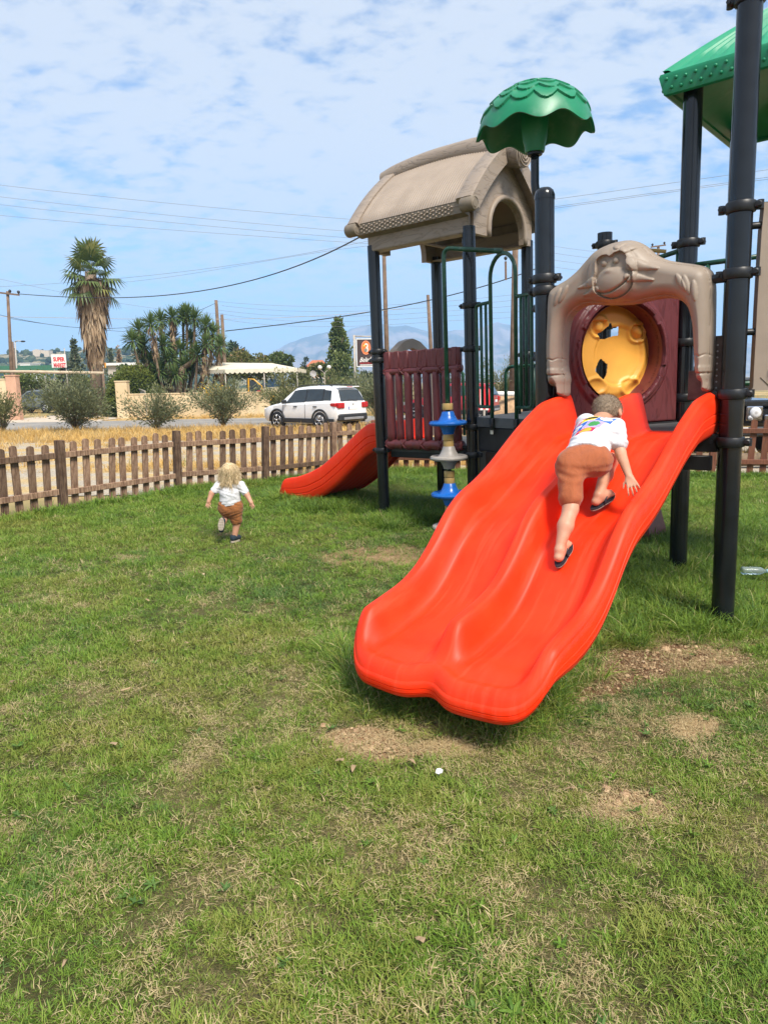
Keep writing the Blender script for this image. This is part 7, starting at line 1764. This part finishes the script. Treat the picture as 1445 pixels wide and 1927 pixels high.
for e_ in (.18, 1.82): MB().lathe([(.2, -.12), (.34, -.10), (.37, -.05), (.37, .08), (.34, .12), (.2, .12)], JP(e_, .85, .37), np.stack([JY, EZ, JX], 1), 22).build('wheel', M_RUBBER, jp, 'auto')
lg_ = at(1318, 868, 13.6); lg_[2] = .13; b = MB().tube([lg_ - JX * 1.3, lg_, lg_ + JX * 1.6], [.12, .13, .12], 12); tag(b.build('fallen_log', M_BARK, None, True), 'cut log lying on the ground behind the right fence', 'log')
# -- litter on the lawn ------------------------------------------------------------------------------------------------
bc = G(1416, 1097); bo = tag(empty('plastic_bottle', (bc[0], bc[1], 0), shift=True), 'crushed clear plastic bottle lying in the grass at the right', 'bottle')
gl = NT('clear_plastic'); gl.set((.70, .85, .86), .12, .5); gl.b.inputs['Transmission Weight'].default_value = .75; gl.b.inputs['IOR'].default_value = 1.25
bd = unit(np.array([1, -.12, 0])); Rb = np.stack([EZ, np.cross(bd, EZ), bd], 1); pr = [(.0, -.10), (.028, -.10), (.033, -.092)] + [(.033 - .003 * (k % 2), -.08 + k * .012) for k in range(10)] + [(.030, .05), (.020, .072), (.013, .082), (.013, .098), (.0, .098)]
MB().lathe([(r_ * 1.05, h_k * 1.0) for r_, h_k in pr], bc + EZ * .105, Rb, 16).build('bottle_body', gl.m, bo, True); MB().lathe([(.0, .094), (.017, .094), (.017, .112), (.0, .112)], bc + EZ * .105, Rb, 12).build('cap', plain('bottle_cap', (.25, .45, .46), .5), bo)
pc_ = G(826, 1466); P_ = np.array([(-.016, -.010), (-.004, -.016), (.014, -.011), (.018, .002), (.006, .013), (-.010, .012)]); b = MB().prism(P_ * .95, pc_ + EZ * .036, (1, 0, .15), (0, .9, .35), .006); tag(b.build('paper_scrap', plain('white_paper', (.78, .77, .80), .8, .05), None), 'small white scrap of paper on the grass in front of the slide', 'paper')
sc_ = G(238, 1308); b = MB().box(sc_ + EZ * .035, (.028, .005, .004), rotz(.7), .002); tag(b.build('wood_chip', plain('pale_wood', (.38, .27, .15), .85), None), 'pale splinter of wood lying on the left lawn', 'wood chip')
# ================================================================== grass: real blades, instanced in tufts
GM = NT('grass_blade'); dry = GM.attr('dry', 'INSTANCER').outputs['Fac']; hue = GM.attr('hue', 'INSTANCER').outputs['Fac']; ti = GM.attr('tint').outputs['Fac']
g0 = GM.mix(ti, (0.090, 0.180, 0.016), (0.250, 0.385, 0.052)); g1 = GM.mix(ti, (0.185, 0.220, 0.036), (0.370, 0.375, 0.095)); g2 = GM.mix(ti, (0.062, 0.135, 0.030), (0.150, 0.250, 0.066))
gc = GM.mix(GM.ramp(hue, .35, .85), g0, g1); gc = GM.mix(GM.ramp(hue, .35, .0), gc, g2)
straw = GM.mix(ti, (0.32, 0.225, 0.10), (0.68, 0.55, 0.31))
fd = GM.ramp(GM.math('ADD', dry, GM.math('MULTIPLY', GM.math('SUBTRACT', ti, .5), .5)), .42, .60)
gc = GM.mix(fd, gc, straw)
GM.set(gc, .55, .25); tr = GM.new('ShaderNodeBsdfTranslucent'); GM.l.new(gc, tr.inputs[0]); mx = GM.new('ShaderNodeMixShader'); mx.inputs[0].default_value = .30
GM.l.new(GM.b.outputs[0], mx.inputs[1]); GM.l.new(tr.outputs[0], mx.inputs[2]); GM.l.new(mx.outputs[0], GM.out.inputs[0]); GM = GM.m
def tuft(name, n, rad, h0, h1, w, lean0, lean1, curl, flat=0.0, tbias=0.0, seg=3, mat=None):
    V, Fq, T = [], [], []
    for _ in range(n):
        a = random.uniform(0, 6.283); k = math.sqrt(random.random()) * rad; p = np.array([math.cos(a) * k, math.sin(a) * k, 0.001 + flat * random.random()])
        az = a + random.gauss(0, 1.0); L = random.uniform(h0, h1); th_ = random.uniform(lean0, lean1); ww = w * random.uniform(.7, 1.25); s = np.array([-math.sin(az), math.cos(az), 0])
        cur = p; t0 = th_; pts = [p]; 
        for j in range(seg):
            d = np.array([math.cos(az) * math.sin(t0), math.sin(az) * math.sin(t0), math.cos(t0)]); cur = cur + d * L / seg; 
            if cur[2] < .002: cur[2] = .002
            pts.append(cur); t0 += curl * random.uniform(.5, 1.4) / seg; az += random.gauss(0, .15)
        j0 = len(V)
        for j, q in enumerate(pts[:-1]):
            f = 1 - .55 * (j / seg) ** 1.5; tw = s * ww * .5 * f + np.array([0, 0, ww * .12 * ((j % 2) - .5)]); V += [q - tw, q + tw]
        V.append(pts[-1])
        for j in range(seg - 1): Fq.append((j0 + 2 * j, j0 + 2 * j + 1, j0 + 2 * j + 3, j0 + 2 * j + 2))
        Fq.append((j0 + 2 * seg - 2, j0 + 2 * seg - 1, j0 + 2 * seg)); T += [min(1, max(0, random.gauss(.5 + tbias, .24)))] * (2 * seg + 1)
    me = bpy.data.meshes.new(name); me.from_pydata([tuple(map(float, v)) for v in V], [], Fq); me.update(); me.materials.append(mat or GM)
    at_ = me.attributes.new('tint', 'FLOAT', 'POINT'); at_.data.foreach_set('value', np.array(T, np.float32))
    return bpy.data.objects.new(name, me)
def scatter(name, protos, P, scale, dry, hue, label, z=None, tilt=.15):
    """one object of stuff: points carrying size, colour and turn, with a tuft on each"""
    n = len(P); me = bpy.data.meshes.new(name); me.vertices.add(n); me.vertices.foreach_set('co', np.asarray(P, np.float32).ravel()); me.update()
    for k, v in (('scl', scale), ('dry', dry), ('hue', hue)): a = me.attributes.new(k, 'FLOAT', 'POINT'); a.data.foreach_set('value', np.asarray(v, np.float32))
    a = me.attributes.new('rot', 'FLOAT_VECTOR', 'POINT'); r = np.stack([rng.normal(0, tilt, n), rng.normal(0, tilt, n), rng.uniform(0, 6.283, n)], 1); a.data.foreach_set('vector', r.astype(np.float32).ravel())
    a = me.attributes.new('pick', 'INT', 'POINT'); a.data.foreach_set('value', rng.integers(0, len(protos), n).astype(np.int32))
    o = bpy.data.objects.new(name, me); COL.objects.link(o)
    col = bpy.data.collections.new(name + '_tufts')
    for q in protos: col.objects.link(q)
    ng = bpy.data.node_groups.new(name + '_nodes', 'GeometryNodeTree'); ng.interface.new_socket('Geometry', in_out='INPUT', socket_type='NodeSocketGeometry'); ng.interface.new_socket('Geometry', in_out='OUTPUT', socket_type='NodeSocketGeometry')
    N, L = ng.nodes, ng.links; gi, go = N.new('NodeGroupInput'), N.new('NodeGroupOutput'); ci = N.new('GeometryNodeCollectionInfo'); ci.inputs['Collection'].default_value = col; ci.inputs['Separate Children'].default_value = True; ci.inputs['Reset Children'].default_value = True
    ip = N.new('GeometryNodeInstanceOnPoints'); ip.inputs['Pick Instance'].default_value = True
    def na(nm, ty): q = N.new('GeometryNodeInputNamedAttribute'); q.data_type = ty; q.inputs['Name'].default_value = nm; return [s for s in q.outputs if s.enabled and s.name == 'Attribute'][0]
    L.new(gi.outputs[0], ip.inputs['Points']); L.new(ci.outputs[0], ip.inputs['Instance']); L.new(na('pick', 'INT'), ip.inputs['Instance Index']); L.new(na('scl', 'FLOAT'), ip.inputs['Scale'])
    er_ = N.new('FunctionNodeEulerToRotation'); L.new(na('rot', 'FLOAT_VECTOR'), er_.inputs[0]); L.new(er_.outputs[0], ip.inputs['Rotation']); L.new(ip.outputs[0], go.inputs[0])
    md = o.modifiers.new('tufts', 'NODES'); md.node_group = ng
    return tag(o, label, 'grass', kind='stuff')
LONG = [(640, 948, 120, 20, .9), (800, 965, 110, 24, 1.0), (1230, 1075, 190, 95, .95), (1360, 1120, 110, 70, .9), (1420, 1010, 70, 60, .8), (690, 1285, 50, 34, .8), (840, 1338, 110, 14, .75), (1015, 1325, 45, 22, .9), (725, 985, 60, 16, .8), (540, 935, 40, 14, .9), (1100, 1230, 60, 30, .5), (1300, 1190, 130, 24, .6)]
def lenmask(x, y):
    m = np.zeros_like(x)
    for i, (px, py, wx, wy, k) in enumerate(LONG): m = np.maximum(m, k * ellmask(x, y, px, py, wx, wy, 40 + i, .4))
    yb = np.interp(x, BND[:, 0], BND[:, 1]); m = np.maximum(m, .55 * smooth(.9, .2, yb - y) * (y < yb))
    return m
N_ = 1000000
u = rng.random(N_); yy = 1.05 + (14.2 - 1.05) * u ** 1.35; half = .62 * yy + 2.2; xx = rng.uniform(-1, 1, N_) * half
wgt = half * 1.0 / (u ** .35 + .05)                                             # area per candidate
want = 2300 * np.minimum(1, (2.8 / yy) ** 1.15) * np.where(np.abs(xx) > .60 * yy + .5, .6, 1)
dens_c = N_ / (1.35 * 13.15 * np.maximum(u, 1e-3) ** .35 * 2 * half)
keep = rng.random(N_) < want / dens_c
xx, yy = xx[keep], yy[keep]; k = inlawn(xx, yy); xx, yy = xx[k], yy[k]
dm, dr, lm = dirtmask(xx, yy), drymask(xx, yy), lenmask(xx, yy)
k = rng.random(len(xx)) > np.clip(dm * 1.05 - .45 * lm, 0, .93); xx, yy, dm, dr, lm = xx[k], yy[k], dm[k], dr[k], lm[k]
zz_ = 0.012 * (fbm(xx * 1.3, yy * 1.3, 5) - 0.5) * 2 - .012 * dm - .002
hue = np.clip(.40 + .55 * (fbm(xx * .9, yy * .9, 71) - .5) * 2 + .30 * (fbm(xx * 6, yy * 6, 72) - .5) * 2 + rng.normal(0, .13, len(xx)) + .12 * smooth(6, 3, yy) - .05 * lm, 0, 1)
dryv = np.clip(.18 + dr * .13 + rng.normal(0, .15, len(xx)) + .16 * smooth(.52, .70, fbm(xx * 5.5, yy * 5.5, 91, 4)) + .22 * dm - .3 * lm - .12 * smooth(6, 9, yy), 0, 1)
sc_ = np.clip(.70 + .35 * (fbm(xx * 3.3, yy * 3.3, 73) - .5) * 2 + rng.normal(0, .16, len(xx)), .35, 1.5) * (1 - .35 * dr) * np.maximum(1, (yy / 3.2)) ** .42 * (1 + 1.25 * lm)
sh = [tuft('short_tuft', 15, .040, .026, .060, .0036, .25, 1.25, .9) for _ in range(10)]
scatter('lawn_grass', sh, np.stack([xx, yy, zz_], 1), sc_, dryv, hue, 'short patchy green grass of the lawn')
# straw and clippings lying in the turf
spot = smooth(.56, .72, fbm(xx * 5.5, yy * 5.5, 91, 4))
m_ = rng.random(len(xx)) < np.clip(.10 + .10 * dr + .45 * dm + .62 * spot, 0, 1) * .42 * smooth(11, 4, yy)
st = [tuft('straw_tuft', 12, .045, .014, .042, .0019, 1.1, 1.65, .9, .022, .12) for _ in range(8)]
xs_, ys_ = xx[m_] + rng.normal(0, .03, m_.sum()), yy[m_] + rng.normal(0, .03, m_.sum())
scatter('dry_straw', st, np.stack([xs_, ys_, zz_[m_] + .006], 1), rng.uniform(.6, 1.25, m_.sum()) * np.maximum(1, ys_ / 3.4) ** .3, rng.uniform(.8, 1, m_.sum()), rng.random(m_.sum()), 'dry straw and clippings lying in the lawn', tilt=.08)
# bare soil gets scattered straw too
n = 9000; q = rng.integers(0, len(PATCH), n); xs_, ys_ = [], []
for i, (px, py, wx, wy) in enumerate(PATCH):
    kk = (q == i).sum(); a = G(px, py)[:2]; ex = (G(px + wx, py)[:2] - a); ey = (G(px, py - wy)[:2] - a); r_ = rng.normal(0, .55, (kk, 2)); P_ = a + r_[:, :1] * ex + r_[:, 1:] * ey; xs_.append(P_[:, 0]); ys_.append(P_[:, 1])
xs_, ys_ = np.concatenate(xs_), np.concatenate(ys_); k = (rng.random(n) < .25 + .3 * dirtmask(xs_, ys_)) & inlawn(xs_, ys_); xs_, ys_ = xs_[k], ys_[k]
scatter('dry_straw', st, np.stack([xs_, ys_, np.full(len(xs_), -.006)], 1), rng.uniform(.45, 1.1, len(xs_)), rng.uniform(.75, 1, len(xs_)), rng.random(len(xs_)), 'loose straw on the bare soil patches', tilt=.06)
# long uncut grass round the feet of the play structure
lt = [tuft('long_tuft', 16, .05, .10, .24, .0050, .10, .75, 1.25, seg=5) for _ in range(8)]
n = 90000; xs_ = rng.uniform(-3.5, 5.5, n); ys_ = rng.uniform(3.0, 13.9, n); k = inlawn(xs_, ys_); xs_, ys_ = xs_[k], ys_[k]
l_ = lenmask(xs_, ys_); k = rng.random(len(xs_)) < np.clip((l_ - .22) * 1.1, 0, .9) * (1 - .6 * dirtmask(xs_, ys_)); k &= (np.hypot(xs_ - bc[0], (ys_ - bc[1]) / 1.6) > .22); xs_, ys_, l_ = xs_[k], ys_[k], l_[k]
scatter('long_grass', lt, np.stack([xs_, ys_, np.full(len(xs_), -.004)], 1), rng.uniform(.5, 1.0, len(xs_)) * (.55 + .6 * l_), np.clip(rng.normal(.16, .14, len(xs_)), 0, 1), np.clip(rng.normal(.32, .2, len(xs_)), 0, 1), 'longer uncut grass round the slides and posts')
# and a ragged fringe of it under the lip of the front slide
lip = np.array([G(*q)[:2] for q in ((662, 1225), (662, 1262), (690, 1300), (760, 1322), (826, 1330), (880, 1350), (940, 1368), (1000, 1345), (1040, 1300), (1090, 1245))])
tt_ = rng.uniform(0, len(lip) - 1, 620); xs_, ys_ = (np.interp(tt_, np.arange(len(lip)), lip[:, k]) + rng.normal(0, .045, 620) for k in (0, 1))
scatter('long_grass', lt, np.stack([xs_, ys_ + .02, np.full(620, -.008)], 1), rng.uniform(.45, 1.15, 620) * (.6 + .5 * rng.random(620)), np.clip(rng.normal(.24, .16, 620), 0, 1), np.clip(rng.normal(.35, .2, 620), 0, 1), 'ragged long grass fringing the lip of the front slide')
lip = np.array([G(*q)[:2] for q in ((625, 1215), (632, 1262), (650, 1305), (700, 1330), (790, 1345), (870, 1368), (930, 1390), (1000, 1378), (1060, 1330), (1100, 1280))])
tt_ = len(lip) * rng.random(420) ** 1.5 * .999 - .0; tt_ = np.clip(tt_, 0, len(lip) - 1); xs_, ys_ = (np.interp(tt_, np.arange(len(lip)), lip[:, k]) + rng.normal(0, .055, 420) for k in (0, 1))
scatter('long_grass', lt, np.stack([xs_, ys_, np.full(420, -.006)], 1), rng.uniform(.3, .95, 420) * (.55 + .5 * rng.random(420)), np.clip(rng.normal(.26, .17, 420), 0, 1), np.clip(rng.normal(.45, .22, 420), 0, 1), 'bright long grass leaning out from beside the slide lip')
# crumbs of soil on the worn ground, flat weeds and a few dead leaves
def lump(i):
    v = MB().ball((0, 0, .3), 1.0, 6, 4); V = np.concatenate(v.v) * rng.uniform(.7, 1.3, (30, 3)) * np.array([.008, .008, .005]); me = bpy.data.meshes.new('crumb'); me.from_pydata(V.tolist(), [], v.f); me.update(); me.materials.append(M_CRUMB); return bpy.data.objects.new('crumb', me)
M_CRUMB = NT('soil_crumb'); oi = M_CRUMB.new('ShaderNodeObjectInfo'); M_CRUMB.set(M_CRUMB.mix(oi.outputs['Random'], (.20, .10, .05), (.58, .42, .26)), .95, .15); M_CRUMB = M_CRUMB.m
n = 16000; q = rng.integers(0, len(PATCH), n); ce = np.array([G(p[0], p[1])[:2] for p in PATCH]); ex = np.array([G(p[0] + p[2], p[1])[:2] for p in PATCH]) - ce; ey = np.array([G(p[0], p[1] - p[3])[:2] for p in PATCH]) - ce
r_ = rng.normal(0, .5, (n, 2)); P_ = ce[q] + r_[:, :1] * ex[q] + r_[:, 1:] * ey[q]; k = (rng.random(n) < dirtmask(P_[:, 0], P_[:, 1]) * .8) & inlawn(P_[:, 0], P_[:, 1]); P_ = P_[k]
scatter('soil_crumbs', [lump(i) for i in range(5)], np.concatenate([P_, np.full((len(P_), 1), -.010)], 1), np.exp(rng.normal(-.55, .55, len(P_))), np.zeros(len(P_)), np.zeros(len(P_)), 'loose crumbs of soil and small stones on the bare patches')
wd_ = [tuft('weed_tuft', 9, .012, .030, .060, .013, .9, 1.35, .5, .004, -.1, 3) for _ in range(4)]; n = 260; ys_ = 1.3 + 8 * rng.random(n) ** 1.3; xs_ = rng.uniform(-1, 1, n) * (.6 * ys_ + .5); k = inlawn(xs_, ys_); xs_, ys_ = xs_[k], ys_[k]
scatter('weeds', wd_, np.stack([xs_, ys_, np.full(len(xs_), .012)], 1), rng.uniform(.4, .85, len(xs_)), np.full(len(xs_), .02), rng.uniform(0, .3, len(xs_)), 'small broad-leaved weeds dotted through the lawn')
lf_ = [tuft('leaf_litter', 1, .002, .030, .055, .020, 1.25, 1.55, .7, .02, -.2, 3, M_DEAD) for _ in range(5)]; n = 90; ys_ = 1.4 + 7 * rng.random(n); xs_ = rng.uniform(-1, 1, n) * (.6 * ys_ + .5)
scatter('leaf_litter', lf_, np.stack([xs_, ys_, np.full(n, .024)], 1), rng.uniform(.5, 1.1, n), np.ones(n), np.zeros(n), 'scattered dead leaves on the lawn')
# roadside: bleached grass and weeds
dg = [tuft('dry_tuft', 22, .16, .12, .34, .012, .1, .8, .8, 0, .05, 3, M_DRY if q_ < 5 else None) for q_ in range(6)]
X, Y, S, D = [], [], [], []
def strip(n, x0, x1, y0, y1, s0, s1, d0, d1, fr=.25, th_=.45, seed=0):
    x = rng.uniform(x0, x1, n); y = rng.uniform(y0, y1, n); k = fbm(x * fr, y * fr * 2, seed) > th_; X.append(x[k]); Y.append(y[k]); S.append(rng.uniform(s0, s1, k.sum())); D.append(rng.uniform(d0, d1, k.sum()))
strip(5200, -30, 14, 23.0, 29.4, .6, 1.25, .7, 1, .25, .38, 1); strip(2600, -26, 12, 14.4, 23, .3, .75, .55, 1, .35, .56, 2); strip(1100, -9, 9, 13.9, 16.0, .4, 1.0, .35, .9, .6, .46, 3); strip(1500, -60, 20, 38.2, 40.9, .6, 1.3, .7, 1, .2, .40, 4); strip(1500, -30, -8, 12.5, 24, .5, 1.1, .8, 1, .3, .42, 5); strip(1600, 3, 30, 20, 34, .6, 1.3, .6, 1, .3, .42, 6); strip(900, -60, 40, 41.5, 60, .8, 1.6, .4, 1, .2, .42, 7)
X, Y, S, D = map(np.concatenate, (X, Y, S, D)); k = Y > np.interp(X, BND[:, 0], BND[:, 1]) + .25; X, Y, S, D = X[k], Y[k], S[k], D[k]
scatter('roadside_grass', dg, np.stack([X, Y, np.full(len(X), -.04)], 1), S, D, rng.random(len(X)), 'bleached yellow grass and weeds along the road')
